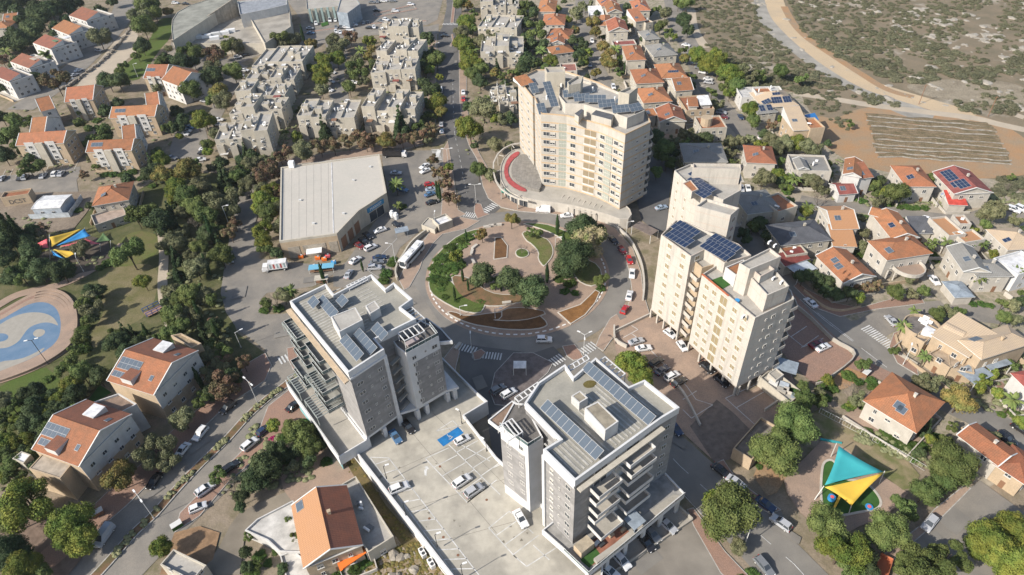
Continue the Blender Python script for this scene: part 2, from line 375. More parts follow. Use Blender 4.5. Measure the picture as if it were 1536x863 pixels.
# ---- roads
sheet("northern_avenue", "668 -40 700 -40 694 0 689 60 688 110 692 150 696 190 704 220 716 241 724 280 732 298 751 312 740 322 700 322 690 316 686 288 680 259 672 210 664 196 657 180 655 144 656 80 658 50 664 40 670 10", asphalt_dark)
sheet("side_street", "658 36 658 50 640 52 560 53 480 66 400 78 350 100 335 100 345 86 400 70 480 56 560 42 640 40", asphalt_old)
sheet("northern_car_park", "430 0 440 -30 660 -30 664 0 656 30 640 38 560 44 500 58 455 64 448 50 452 30", asphalt_old)
sheet("block_court", "488 66 512 58 522 80 516 110 526 160 498 166 492 130 496 100", asphalt_old)
sheet("ring_road", circ(35.4), asphalt)
sheet("bus_bay", "640 330 700 322 722 330 700 350 660 372 640 400 632 430 606 436 598 420 610 395 628 370 640 350", asphalt)
sheet("hall_car_park", "572 232 600 226 662 226 668 240 664 290 668 325 640 338 600 372 590 392 584 420 560 440 500 430 500 412 520 392 550 350 580 310 582 290", asphalt_old)
sheet("west_street", "385 262 384 288 383 350 392 372 388 388 420 392 500 400 520 400 470 430 400 440 391 450 390 466 405 472 440 470 440 500 460 560 410 550 398 525 356 494 339 469 331 440 338 390 350 330 358 290 362 262", asphalt_old)
sheet("west_street", "362 262 385 262 410 250 410 246 385 246", asphalt_old)
bvL = catmull(pts("90 880 150 815 215 745 285 670 340 622 400 580 440 545 470 520"), 6)
sheet("boulevard", band(catmull(pts("60 925 150 826 225 753 300 685 365 630 420 590 470 550 530 500 600 470 640 455"), 6), [19.5]*60), asphalt_old)
sheet("boulevard", band(catmull(pts("90 962 170 872 245 795 320 725 390 658 440 612 470 590"), 6), 9), asphalt_old)
sheet("south_road", "690 515 720 520 800 530 830 520 850 540 830 600 800 640 790 700 740 690 730 620 705 590 690 560", asphalt_dark)
sheet("lower_right_street", "850 516 882 512 905 530 960 590 1024 655 1071 697 1091 714 1140 744 1172 768 1192 812 1237 857 1290 910 1200 960 1144 872 1100 822 1055 775 1000 710 930 640 870 575 846 545", asphalt)
sheet("tower_lane", "985 225 1010 240 1004 290 1000 345 985 350 962 330 955 300 975 270 975 240", asphalt_dark)
sheet("east_road", band(catmull(pts("1110 340 1150 390 1196 436 1236 472 1280 505 1330 545 1380 582 1430 605 1480 630 1540 665 1600 700"), 6), 8.6), asphalt)
sheet("east_street", band(catmull(pts("1300 498 1330 480 1380 470 1430 466 1480 470 1510 474"), 6), [10, 10]+[8.5]*40), asphalt_old)
sheet("villa_street", band(catmull(pts("1200 300 1240 308 1290 312 1340 318 1400 327 1450 330 1500 318 1560 322"), 6), 6.5), asphalt_old)
sheet("narrow_street", band(catmull(pts("872 -40 873 0 876 30 882 60 890 90 900 115 914 140 930 165 960 200"), 6), 8.5), asphalt_old)
sheet("solar_villa_street", band(catmull(pts("1000 -30 1008 0 1015 30 1032 65 1048 100 1062 130 1085 165 1112 190 1130 208 1150 212"), 6), 10), asphalt_old)
sheet("terrace_street", band(catmull(pts("190 0 180 28 160 56 132 84 102 112 70 138 30 165"), 6), 14), asphalt_old)
sheet("parking_street", "-20 268 120 250 122 262 115 270 118 292 60 300 -20 300", asphalt_old)
sheet("block_court", "262 198 308 192 312 210 305 245 258 242 255 225", asphalt_old)
sheet("park_lane", "258 60 350 92 372 100 330 180 312 176 330 130 280 96 250 90", asphalt_old)
# ---- raised pavements
slabs("pavement", ["606 436 598 420 610 394 640 355 652 338 690 326 720 332 700 344 664 352 650 366 634 392 630 404 614 432",
                   "664 226 672 212 680 262 688 316 700 322 660 338 664 290"], pinkpave)
slabs("pavement", ["696 60 700 60 700 150 706 200 720 232 750 285 775 304 830 306 880 320 925 345 950 375 962 410 965 440 975 472 925 500 905 528 893 520 899 505 915 478 940 462 948 440 944 410 935 380 912 352 870 330 830 322 780 318 752 312 732 298 724 280 716 241 703 218 694 190 689 150 688 60"], pinkpave)
slabs("pavement", ["640 52 655 52 654 144 653 200 640 216 575 232 420 250 400 262 395 250 440 238 560 222 630 205 642 190"], pinkpave)
slabs("pavement", ["1105 720 1135 742 1160 757 1172 766 1155 772 1120 750 1094 716 1071 696 1085 690", "1088 828 1130 872 1150 900 1120 900 1080 860 1040 790 1030 765 1040 762"], redpave)
slabs("pavement", ["1190 430 1224 463 1260 476 1313 465 1387 456 1380 444 1340 448 1290 462 1250 455 1210 435 1196 424"], redpave)
slabs("pavement", ["1340 500 1352 496 1346 510 1352 530 1375 550 1378 565 1345 545 1333 520"], redpave)
slabs("pavement", ["1462 540 1500 590 1560 640 1560 620 1510 580 1480 550"], redpave)
slabs("pavement", ["402 610 440 580 468 560 478 596 500 650 440 640 420 660 345 722 300 775 262 800 270 770 330 710 385 655"], redpave)
slabs("pavement", ["108 790 160 740 220 690 255 650 300 612 345 576 372 545 398 530 408 548 398 572 340 610 292 655 235 715 190 760 120 820 85 850 60 863 60 830"], redpave)
slabs("traffic_island", ["430 523 447 520 460 560 440 556 432 540"], redpave)
slabs("traffic_island", ["843 520 862 517 872 530 876 538 860 542 850 535", "709 530 722 524 729 530 720 540 711 541", "712 305 722 307 727 320 735 322 716 329 711 318"], redpave)
slabs("pavement", ["664 540 682 517 690 528 684 552 680 590 700 600 690 612 668 580"], pinkpave)
# south triangle with the bus shelter
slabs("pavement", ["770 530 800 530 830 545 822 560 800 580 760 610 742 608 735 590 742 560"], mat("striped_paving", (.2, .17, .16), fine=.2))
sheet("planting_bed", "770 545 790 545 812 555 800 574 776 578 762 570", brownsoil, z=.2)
# ---- roundabout island: kerb apron, brick plaza, beds
b = MB(); q = circ(28.9); b.quadbox(q, 0, .14, 1, 0); struct("roundabout_island", b, [pinkpave, kerb])
nb = 84
b = MB()
for i in range(nb):
    a0 = 2*pi*i/nb; a1 = 2*pi*(i+.55)/nb; q = [CC+Vector((cos(t), sin(t)))*r for r, t in ((27.55, a0), (27.95, a0), (27.95, a1), (27.55, a1))]
    if sin(a0) < .05 or cos(a0) > .9: b.quadbox(ccw(q), .1, .24)
struct("kerb_blocks", b, plain("white_block", (.7, .69, .66), rough=.8))
b = MB(); q = circ(26.9); b.quadbox(q, 0, .2, 0, 0); struct("plaza", b, [pinkpave])
def bed(s_, m, h=.3, sm=1, wall=None):
    q = smoothpoly(pts(s_), sm); q = ccw(q); b = MB(); ZL[0] += .0012
    b.quadbox(q, 0, h+ZL[0], 1, 1); b.face([(*p, h+ZL[0]+.01) for p in inset(q, .3)], 0); return struct("planting_bed", b, [m, wall or stone_white])
bed("668 470 690 482 711 489 730 492 754 496 790 497 815 494 824 487 805 470 790 466 740 470 700 476 680 468", brownsoil)
bed("836 470 856 488 878 474 893 456 900 440 893 436 870 458", mat("rust_soil", (.3, .15, .055), fine=.3, rough=1), sm=0)
bed("645 440 660 452 690 468 720 473 728 462 728 452 712 444 690 436 674 420 660 400 672 378 700 358 722 348 718 344 690 352 660 376 646 400 642 425", grass_green)
bed("676 414 700 416 712 425 735 440 760 444 800 440 815 430 800 450 770 458 740 462 715 458 690 446 680 430", mat("red_bed", (.26, .15, .085), c2=(.14, .12, .06), scale=.4, fine=.3, rough=1))
bed("742 358 752 357 762 370 761 388 740 391", brownsoil, sm=0); bed("781 349 800 348 815 358 822 360 830 372 830 385 820 398 815 402 806 390 808 380 798 368 788 362", grass, sm=1)
bed("772 378 782 373 793 377 794 385 784 389 774 386", grass_green, sm=2)
bed("780 336 815 336 845 346 880 362 896 380 880 384 850 366 830 352 800 341", grass_green); bed("850 385 890 392 905 410 898 428 884 432 862 420", grass)
bed("735 482 752 480 752 464 790 462 825 470 800 480 770 484", mat("red_bed2", (.3, .17, .09), fine=.3, rough=1))
# ---- brick car park beside the pale tower
sheet("brick_car_park", "918 500 975 472 990 480 1120 590 1185 555 1200 600 1150 650 1110 680 1085 690 1066 688 1024 650 960 585 930 552", pinkpave)
sheet("shaded_car_park", "1180 430 1196 446 1224 478 1247 500 1281 536 1240 570 1222 578 1190 550 1150 500 1140 470", redpave)
sheet("earth_bed", "1240 575 1285 540 1330 556 1345 580 1300 560 1262 590", orangesoil, smooth=1)
sheet("pavement_strip", "1262 548 1285 535 1342 562 1330 574", redpave)
sheet("ramp", "1035 640 1075 600 1100 620 1130 650 1095 690 1071 694", mat("worn_paving", (.2, .165, .14), fine=.15))
stripes("parking_lines", ["947 489 957 495 935 507", "946 500 962 512", "976 526 992 542 1008 560 1030 580", "1030 580 1044 600 1069 608 1037 628 1024 615", "1045 587 1024 600", "1088 598 1135 640", "1088 598 1135 577", "1105 612 1150 586", "1186 506 1210 490", "1202 522 1228 504", "1180 501 1205 521 1235 508"], .16)
# ---- paint on the roads
def zebra(a, c, depth, n, name="crosswalk"):
    A, Cq = G(*a), G(*c); u = (Cq-A).normalized(); L = (Cq-A).length; v = Vector((-u.y, u.x)); b = MB(); ZL[0] += .002
    for i in range(n):
        p = A+u*(i+.25)*L/n; q = [p, p+u*L/n*.5, p+u*L/n*.5+v*depth, p+v*depth]; b.face([(*t, ZL[0]) for t in ccw(q)])
    return struct(name, b, white_paint)
zebra((663, 38), (689, 38), 3, 12); zebra((649, 236), (662, 236), 6, 1)
zebra((694, 325), (712, 328), 3, 6); zebra((730, 321), (748, 309), 3, 6)
zebra((682, 524), (712, 532), 2.6, 7); zebra((722, 538), (752, 541), 2.6, 7)
zebra((832, 551), (850, 540), 3, 5); zebra((878, 535), (899, 521), 3, 6)
zebra((421, 548), (436, 541), 3, 3); zebra((1290, 494), (1342, 532), 3.4, 16)
b = MB(); ZL[0] += .002
for i in range(8):
    p = G(647+i*.6, 226+i*2.1); u = Vector((1, 0)); b.face([(p.x, p.y, ZL[0]), (p.x+3.2, p.y, ZL[0]), (p.x+3.2, p.y+.45, ZL[0]), (p.x, p.y+.45, ZL[0])])
struct("crosswalk", b, white_paint)
stripes("lane_lines", ["679 120 680 160 682 200 690 240 700 290"], .15, dash=(2, 3)); stripes("lane_lines", ["1141 804 1191 847 1230 890", "960 636 1020 700 1070 745"], .15, dash=(2.5, 3.5))
stripes("lane_lines", ["1200 450 1240 484 1280 514 1330 552"], .15); stripes("lane_lines", ["1226 470 1280 512"], .15)
stripes("lane_lines", ["1086 806 1050 770 1000 715"], .12)
stripes("parking_lines", ["-10 275 118 257"]+["%d %d %d %d" % (x, 270-(x*.14), x+7, 256-(x*.14)) for x in range(2, 118, 11)], .12)
stripes("parking_lines", ["560 396 596 358", "548 404 580 425"], .12)
for s_ in ["452 50 560 36 640 32", "560 22 620 8 625 14 566 26 560 22"]:
    slabs("traffic_island", [band(pts(s_), 2.2)], redpave)
slabs("traffic_island", [band(pts("684 -30 682 0 678 35"), 2.0), band(pts("678 52 680 62 676 70"), 1.2)], redpave)
b = MB(); b.face([(*p, .32) for p in ccw(pts("481 36 492 33 493 38 483 41"))]); struct("painted_bay", b, turf)
# ---- boulevard median with soil and kerbs
md = catmull(pts("70 938 150 858 200 802 232 772 262 738 300 698 340 660 372 625 400 600 430 577 452 560"), 6)
b = MB(); bandq = ccw(band(md, 2.3)); b.quadbox(bandq, 0, .3, 1, 1); b.face([(*p, .31) for p in ccw(band(md, 1.8))], 0)
struct("median_strip", b, [mat("median_soil", (.26, .14, .085), scale=.3, c2=(.12, .11, .05), fine=.3, rough=1), kerb])
# ---- park: court with its steps and paths
court = [G(0, 0)]
e = [(92, 480), (91, 502), (84, 515), (72, 525), (50, 538), (20, 550), (-15, 560), (-60, 556), (-90, 535), (-70, 510), (-30, 490), (0, 482), (20, 470), (45, 456), (68, 453), (85, 462)]
cp = smoothpoly([G(*p) for p in e], 2)
ctr = sum(cp, Vector((0, 0)))/len(cp)
for k, (sc, h) in enumerate(((1.42, .9), (1.3, .6), (1.19, .35))):
    q = ccw([ctr+(p-ctr)*sc for p in cp]); b = MB(); b.quadbox(q, 0, .12+.0*k, 0, 0); 
    ZL[0] += .002
    qi = [ctr+(p-ctr)*(sc-.06) for p in q] if 0 else None
    mm = [pinkpave, redpave, pinkpave][k]; b = MB(); b.face([(*p, ZL[0]) for p in q]); struct("court_terrace", b, mm)
for k, sc in enumerate((1.12, 1.2, 1.28, 1.36)):   # stepped benches on the east side of the court
    arc = [ctr+(p-ctr)*sc for p in cp]; arc = [p for p in arc if PX(p)[0] > 30-k*5 and (p-ctr).x > -4 or PX(p)[1] > 530]
    arc.sort(key=lambda p: atan2((p-ctr).y, (p-ctr).x)); b = MB()
    if len(arc) > 3: b.quadbox(ccw(band(arc, .9)), 0, .25+.22*k, 0, 0); struct("court_step", b, pinkpave)
sheet("blue_court", cp, blue_court)
# yin-yang figure painted on the court: laid out in the court's own axes
ax = (G(92, 490)-ctr); ax = ax.normalized(); ay = Vector((-ax.y, ax.x)); RX = (G(92, 490)-ctr).length; RY = abs((G(50, 538)-ctr).dot(ay))*1.02
def cpt(x, y): return ctr+ax*x*RX+ay*y*RY
def sheetpx(s_, m, sm=2): return sheet("court_figure", s_, m, smooth=sm)
sheetpx("0 488 12 480 30 472 48 469 66 470 80 476 87 486 88 490 80 486 68 484 52 488 42 494 35 504 28 514 14 522 0 524 -25 522 -50 515 -50 500 -20 494", beige_court)
sheetpx("49 502 53 496 60 494 68 496 68 501 62 506 54 507", beige_court); sheetpx("-14 505 -4 501 8 501 14 505 11 511 0 514 -10 513", blue_court)
sheetpx("-30 556 0 543 30 540 50 532 70 520 60 532 40 542 15 552 -10 562", beige_court, 1)
sheet("park_path", pl("-20 470 20 446 50 437 90 428 130 410 165 385 185 366", 3.5), pinkpave); sheet("park_path", pl("240 330 246 380 244 430 250 470 262 500", 3), sand)
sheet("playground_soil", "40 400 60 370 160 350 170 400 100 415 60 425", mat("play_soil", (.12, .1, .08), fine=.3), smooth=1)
sheet("building_site", "-20 290 150 288 130 320 110 345 60 352 -20 350", mat("site_soil", (.27, .22, .17), c2=(.2, .16, .12), scale=.1, fine=.25, fscale=1.5, rough=1))
# ---- playground at lower right
sheet("playground_brick", "1180 740 1175 720 1232 662 1262 668 1300 700 1362 740 1348 760 1320 778 1290 790 1250 810 1200 770", pinkpave)
sheet("playground_turf", "1232 705 1236 693 1248 690 1256 700 1262 720 1290 722 1305 730 1318 745 1322 757 1314 766 1295 768 1262 775 1238 772 1230 750", turf, smooth=2)
b = MB(); q = smoothpoly(pts("1232 705 1236 693 1248 690 1256 700 1262 720 1290 722 1305 730 1318 745 1322 757 1314 766 1295 768 1262 775 1238 772 1230 750"), 2)
q.append(q[0]); b.quadbox(ccw(band(q, .5)), 0, .34); struct("playground_kerb", b, stone_white)
sheet("lawn", "1215 620 1238 612 1290 650 1385 705 1362 742 1330 718 1300 700 1262 668 1225 655", mat("worn_lawn", (.15, .16, .06), c2=(.3, .24, .15), scale=.15, fine=.2, thr=(.42, .58)), smooth=1)
sheet("earth_bed", "1140 690 1165 700 1180 715 1165 740 1150 745 1130 715", orangesoil)
sheet("dead_end", "1345 830 1395 780 1450 735 1470 722 1536 770 1560 800 1500 860 1440 900 1340 900", asphalt_old)
slabs("pavement", ["1318 838 1350 812 1378 790 1400 765 1446 728 1456 734 1410 780 1370 815 1330 850"], pinkpave)
# forecourt of the right grey tower, lower middle
sheet("forecourt", "884 880 1030 775 1045 790 1100 850 1150 900 1000 930", mat("forecourt_asphalt", (.27, .245, .21), fine=.08, scale=.1))
sheet("rough_plot", "560 830 595 805 630 800 700 880 640 900 540 880", earthmix("rubble_ground", ((.3, .22, .14), (.17, .14, .07), (.38, .33, .27)), .25, (.4, .6)))
sheet("rough_plot", "466 600 540 700 580 760 640 830 615 835 590 800 530 720 490 655 455 620", mat("weed_ground", (.2, .15, .07), c2=(.11, .1, .04), scale=.3, fine=.35, rough=1))
sheet("drive", "300 863 330 820 345 790 360 770 400 750 440 735 470 722 490 700 520 715 500 735 440 752 400 780 368 800 360 863", mat("driveway", (.27, .235, .185), fine=.1, scale=.1))
sheet("garden_paving", "415 690 430 670 470 640 500 660 545 740 500 730 470 740 440 755 425 735", pinkpave)
b = MB(); fr = random.Random(4)
gA, gU, gV = G(432, 745), (G(468, 738)-G(432, 745)).normalized(), None
gV = Vector((-gU.y, gU.x))
for i in range(6):
    for j in range(6):
        if i+j > 8: continue
        c = G(434, 742)+gU*i*1.35+gV*j*1.5; b.quadbox([c, c+gU*1.0, c+gU*1.0+gV*1.15, c+gV*1.15], .1, .2)
struct("paving_slabs", b, stone_white)
sheet("yard_soil", "262 800 300 790 330 800 320 840 290 863 240 863", mat("dug_soil", (.33, .21, .12), fine=.2))
sheet("courtyard", "-20 775 60 768 118 800 130 830 90 880 -20 900", mat("brown_courtyard", (.22, .16, .125), fine=.12))
sheet("villa_drive", "1372 412 1400 402 1432 420 1445 448 1418 460 1396 438", mat("villa_paving", (.38, .34, .27), fine=.1))
# ------------------------------------------------------------------ building kit
CAMP = Vector((0, 0)); FOOT = []; PATIO = []
def facing(n, c): return n.dot(CAMP-c) > 0
WINM = {}
def winmesh(w, h, kind):
    k = (round(w, 1), round(h, 1), kind)
    if k in WINM: return WINM[k]
    w, h, _ = k; b = MB()     # local: x along the wall, -y outward
    fr = .07; o = -.05
    if kind in ('win', 'dark', 'shut', 'tan'):
        gm = {'win': 1, 'dark': 1, 'shut': 2, 'tan': 3}[kind]
        for x0, x1, z0, z1 in ((-w/2, w/2, 0, fr), (-w/2, w/2, h-fr, h), (-w/2, -w/2+fr, fr, h-fr), (w/2-fr, w/2, fr, h-fr), (-fr/2, fr/2, fr, h-fr)):
            b.box((sum((x0, x1))/2, o/2-.01), (1, 0), x1-x0, .06-o, z0, z1, 0)
        if kind in ('shut',):
            b.face([(-w/2+fr, -.035, h*.45), (w/2-fr, -.035, h*.45), (w/2-fr, -.035, h-fr), (-w/2+fr, -.035, h-fr)], 2)
        b.face([(-w/2+fr, -.02, fr), (w/2-fr, -.02, fr), (w/2-fr, -.02, h-fr), (-w/2+fr, -.02, h-fr)], gm if kind != 'shut' else 1)
        if kind != 'dark': b.box((0, -.1), (1, 0), w+.2, .2, -.09, -.01, 0)
    elif kind == 'louvre':
        b.face([(-w/2, -.02, 0), (w/2, -.02, 0), (w/2, -.02, h), (-w/2, -.02, h)], 6)
        for i in range(3): b.box((-w/2+w*i/2, -.04), (1, 0), .1, .06, 0, h, 0)
        b.box((0, -.12), (1, 0), w+.2, .3, -.45, 0, 0)
    elif kind == 'panel':
        b.face([(-w/2, -.02, 0), (w/2, -.02, 0), (w/2, -.02, h), (-w/2, -.02, h)], 5)
        for i in range(4): b.box((-w/2+w*i/3, -.04), (1, 0), .07, .06, 0, h, 0)
        b.box((0, -.04), (1, 0), w, .06, h*.5, h*.5+.08, 0)
    elif kind == 'glass':
        b.face([(-w/2, -.02, 0), (w/2, -.02, 0), (w/2, -.02, h), (-w/2, -.02, h)], 1)
        for i in range(3): b.box((-w/2+w*i/2, -.04), (1, 0), .08, .06, 0, h, 0)
    elif kind == 'door':
        b.box((0, -.03), (1, 0), w, .08, 0, h, 4)
    me_o = b.build("window", [frame_m, glass, shutter, shutter_tan, wood_m, panel_pale, loggia_m]); me = me_o.data; bpy.data.objects.remove(me_o)
    WINM[k] = me; return me
def add_win(par, org, p, u, z, w, h, kind='win', name=None):
    return link_copy(winmesh(w, h, kind), name or ('door' if kind == 'door' else 'window'), par, (p.x-org[0], p.y-org[1], z-(org[2] if len(org) > 2 else 0)), atan2(u.y, u.x))
def wallwins(par, org, p0, p1, z0, floors, fh=2.9, gap=3.0, w=1.3, h=1.3, kinds=('win', 'win', 'shut'), rnd=RND, door=False, margin=1.0, skip=.12, base=1.0):
    d = p1-p0; L = d.length
    if L < 2.2: return
    u = d/L; n = Vector((u.y, -u.x))
    if not facing(n, (p0+p1)/2): return
    k = max(1, int((L-2*margin+1.2)//gap)); st = (L-2*margin)/k
    for f in range(floors):
        for i in range(k):
            if rnd.random() < skip: continue
            p = p0+u*(margin+st*(i+.5))+n*.012
            if door and f == 0 and i == k//2: add_win(par, org, p, u, z0+.02, 1.0, 2.1, 'door'); continue
            add_win(par, org, p, u, z0+base+f*fh, w if rnd.random() < .7 else w*.6, h, rnd.choice(kinds))
def prism_wall(q, z0, z1, par, org, m, name='wall', parapet=0.0, roofm=None, th=.25, bottom=False, roofname='roof'):
    q = ccw(q); b = MB(); n = len(q)
    for i in range(n):
        a, c = q[i], q[(i+1) % n]; b.face([(*a, z0), (*c, z0), (*c, z1), (*a, z1)])
    if bottom: b.face([(*p, z0) for p in reversed(q)])
    if parapet > 0:
        qi = inset(q, th)
        for i in range(n):
            j = (i+1) % n; b.face([(*q[i], z1), (*q[j], z1), (*qi[j], z1), (*qi[i], z1)]); b.face([(*qi[i], z1-parapet), (*qi[i], z1), (*qi[j], z1), (*qi[j], z1-parapet)])
        o = b.build(name, m, par, org)
        r = MB(); r.face([(*p, z1-parapet) for p in qi]); r.build(roofname, roofm or roof_conc, par, org)
    else:
        if roofm is None: b.face([(*p, z1) for p in q])
        o = b.build(name, m, par, org)
        if roofm is not None: r = MB(); r.quadbox(q, z1, z1+.12, 0, 0); r.build(roofname, roofm, par, org)
    return o
def rect(A, B, C, z):
    a, b_, c = G(*A, z), G(*B, z), G(*C, z); u = (b_-a); L = u.length; u.normalize(); v = Vector((-u.y, u.x)); W = (c-a).dot(v)
    if W < 0: v = -v; W = -W; a, b_ = b_, a; u = -u; v = Vector((-u.y, u.x))
    return a, u, v, L, W
ARRM = {}
def panel_mesh(nx, ny, cw, ch, dark=True):
    k = (nx, ny, cw, ch, dark)
    if k in ARRM: return ARRM[k]
    b = MB(); W, H = nx*cw, ny*ch
    b.box((0, 0), (1, 0), W+.08, H+.08, -.05, 0, 1)
    for i in range(nx):
        for j in range(ny): b.box((-W/2+cw*(i+.5), -H/2+ch*(j+.5)), (1, 0), cw-.09, ch-.09, 0, .025, 0, bottom=False)
    o = b.build("solar_panel", [panel_m if dark else panel_grey, panel_fr]); me = o.data; bpy.data.objects.remove(o); ARRM[k] = me; return me
def solar(par, org, p, ang, nx, ny, cw, ch, z, tilt=0.0, dark=True, name="solar_panel"):
    """p: centre (2D); ang: heading of the panel's long side; tilt raises the far edge"""
    R = Matrix.Rotation(ang, 4, 'Z') @ Matrix.Rotation(tilt, 4, 'X')
    o = link_copy(panel_mesh(nx, ny, cw, ch, dark), name, par, (p.x-org[0], p.y-org[1], z-(org[2] if len(org) > 2 else 0)), rot=R.to_euler())
    return o
_b = MB()
for i in range(8):
    pass
def tankmesh():
    b = MB(); n = 10; L = .75; r = .28
    for k in range(n):
        t0, t1 = 2*pi*k/n, 2*pi*(k+1)/n
        b.face([(-L, cos(t0)*r, .85+sin(t0)*r), (-L, cos(t1)*r, .85+sin(t1)*r), (L, cos(t1)*r, .85+sin(t1)*r), (L, cos(t0)*r, .85+sin(t0)*r)], 0)
    b.face([(L, cos(2*pi*k/n)*r, .85+sin(2*pi*k/n)*r) for k in range(n)], 0); b.face([(-L, cos(-2*pi*k/n)*r, .85+sin(-2*pi*k/n)*r) for k in range(n)], 0)
    for x in (-.5, .5): b.bar((x, 0, 0), (x, 0, .7), .08, 1); b.bar((x, -1.5, 0), (x, 0, .7), .06, 1)
    b.face([(-.75, -1.5, .1), (.75, -1.5, .1), (.75, -.1, .95), (-.75, -.1, .95)], 2); b.face([(-.75, -.1, .93), (.75, -.1, .93), (.75, -1.5, .08), (-.75, -1.5, .08)], 1)
    o = b.build("water_heater", [tank_m, metal_w, panel_grey]); me = o.data; bpy.data.objects.remove(o); return me
def acmesh():
    b = MB(); b.box((0, 0), (1, 0), .95, .4, .1, .85, 0); b.box((0, -.02), (1, 0), 1.0, .3, 0, .1, 1); b.box((.1, -.22), (1, 0), .55, .04, .2, .75, 1)
    o = b.build("ac_unit", [tank_m, metal_d]); me = o.data; bpy.data.objects.remove(o); return me
TANK = tankmesh(); ACU = acmesh()
def drumtank():
    b = MB(); n = 12
    for k in range(n):
        t0, t1 = 2*pi*k/n, 2*pi*(k+1)/n; b.face([(cos(t0)*.3, sin(t0)*.3, .35), (cos(t1)*.3, sin(t1)*.3, .35), (cos(t1)*.3, sin(t1)*.3, 1.75), (cos(t0)*.3, sin(t0)*.3, 1.75)])
    b.face([(cos(2*pi*k/n)*.3, sin(2*pi*k/n)*.3, 1.75) for k in range(n)])
    for k in range(3): t = 2*pi*k/3; b.bar((cos(t)*.3, sin(t)*.3, 0), (cos(t)*.25, sin(t)*.25, .4), .06, 1)
    b.face([(.5, -1, .15), (1.5, -1, .15), (1.5, .5, 1.0), (.5, .5, 1.0)], 2); b.face([(1.5, -1, .13), (.5, -1, .13), (.5, .5, .98), (1.5, .5, .98)], 1); b.bar((1, .45, 0), (1, .45, .97), .06, 1)
    o = b.build("water_heater", [tank_m, metal_w, panel_grey]); me = o.data; bpy.data.objects.remove(o); return me
DRUM = drumtank()
def clutter(par, org, a, u, v, L, W, z, n, rnd=RND):
    for i in range(n):
        x = rnd.uniform(.12, .88)*L; y = rnd.uniform(.15, .85)*W; p = a+u*x+v*y
        r = rnd.random(); me, nm = (TANK, 'water_heater') if r < .3 else ((DRUM, 'water_heater') if r < .8 else (ACU, 'ac_unit'))
        link_copy(me, nm, par, (p.x-org[0], p.y-org[1], z-(org[2] if len(org) > 2 else 0)), rnd.uniform(-.2, .3)+2.6)
def roof_hip(a, u, v, L, W, z, ov, par, org, m, pitch=.45, kind='hip', th=.18, name='roof', wallm=None, fasc=None, m2=None):
    a = a-u*ov-v*ov; L2, W2 = L+2*ov, W+2*ov
    def P(x, y, zz): p = a+u*x+v*y; return (p.x, p.y, zz)
    b = MB(); zr = z+th
    if kind == 'hip':
        if L2 >= W2: h = W2/2*pitch; r1, r2 = (W2/2, W2/2), (L2-W2/2, W2/2)
        else: h = L2/2*pitch; r1, r2 = (L2/2, L2/2), (L2/2, W2-L2/2)
        R1, R2 = P(*r1, zr+h), P(*r2, zr+h); c = [P(0, 0, zr), P(L2, 0, zr), P(L2, W2, zr), P(0, W2, zr)]
        if L2 >= W2: b.face([c[0], c[1], R2, R1]); b.face([c[1], c[2], R2]); b.face([c[2], c[3], R1, R2]); b.face([c[3], c[0], R1])
        else: b.face([c[0], c[1], R1]); b.face([c[1], c[2], R2, R1]); b.face([c[2], c[3], R2]); b.face([c[3], c[0], R1, R2])
        # ridge cappings
        for s_, e_ in ((c[0], R1), (c[1], R1 if L2 < W2 else R2), (c[2], R2), (c[3], R2 if L2 < W2 else R1), (R1, R2)): b.bar(Vector(s_)+Vector((0, 0, .03)), Vector(e_)+Vector((0, 0, .03)), .16, 2, 3)
    else:
        al = kind == 'gx'; h = (W2 if al else L2)/2*pitch
        if kind == 'shed': h = W2*pitch*.6
        if kind == 'gx':
            c = [P(0, 0, zr), P(L2, 0, zr), P(L2, W2, zr), P(0, W2, zr)]; R1, R2 = P(0, W2/2, zr+h), P(L2, W2/2, zr+h)
            b.face([c[0], c[1], R2, R1]); b.face([c[2], c[3], R1, R2], 3)
            g = [[P(ov, ov, z), P(ov, W2-ov, z), P(ov, W2/2, zr+h-.12)], [P(L2-ov, W2-ov, z), P(L2-ov, ov, z), P(L2-ov, W2/2, zr+h-.12)]]
            g[0] = [g[0][1], g[0][0], g[0][2]]; g[1] = [g[1][1], g[1][0], g[1][2]]
            b.bar(Vector(R1), Vector(R2), .22, 2, 3)
        elif kind == 'gy':
            c = [P(0, 0, zr), P(L2, 0, zr), P(L2, W2, zr), P(0, W2, zr)]; R1, R2 = P(L2/2, 0, zr+h), P(L2/2, W2, zr+h)
            b.face([c[1], c[2], R2, R1], 3); b.face([c[3], c[0], R1, R2])
            g = [[P(ov, ov, z), P(L2-ov, ov, z), P(L2/2, ov, zr+h-.12)], [P(L2-ov, W2-ov, z), P(ov, W2-ov, z), P(L2/2, W2-ov, zr+h-.12)]]
            b.bar(Vector(R1), Vector(R2), .22, 2, 3)
        else:   # shed: low at the front, high at the back
            c = [P(0, 0, zr), P(L2, 0, zr), P(L2, W2, zr+h), P(0, W2, zr+h)]; b.face(c)
            g = [[P(ov, W2-ov, z), P(ov, ov, z), P(ov, W2-ov, zr+h-.1)], [P(L2-ov, ov, z), P(L2-ov, W2-ov, z), P(L2-ov, W2-ov, zr+h-.1)],
                 [P(L2-ov, W2-ov, z), P(ov, W2-ov, z), P(ov, W2-ov, zr+h-.1), P(L2-ov, W2-ov, zr+h-.1)]]
        gb = MB()
        for t in g:
            gb = MB(); gb.face(t); gb.build("gable", wallm or stone_white, par, org)
        pass
    # fascia and soffit
    cc = [P(0, 0, z), P(L2, 0, z), P(L2, W2, z), P(0, W2, z)]
    tops = [(p[0], p[1], zr-.004) for p in cc]
    if kind == 'shed': tops[2] = (*tops[2][:2], zr+h-.004); tops[3] = (*tops[3][:2], zr+h-.004)
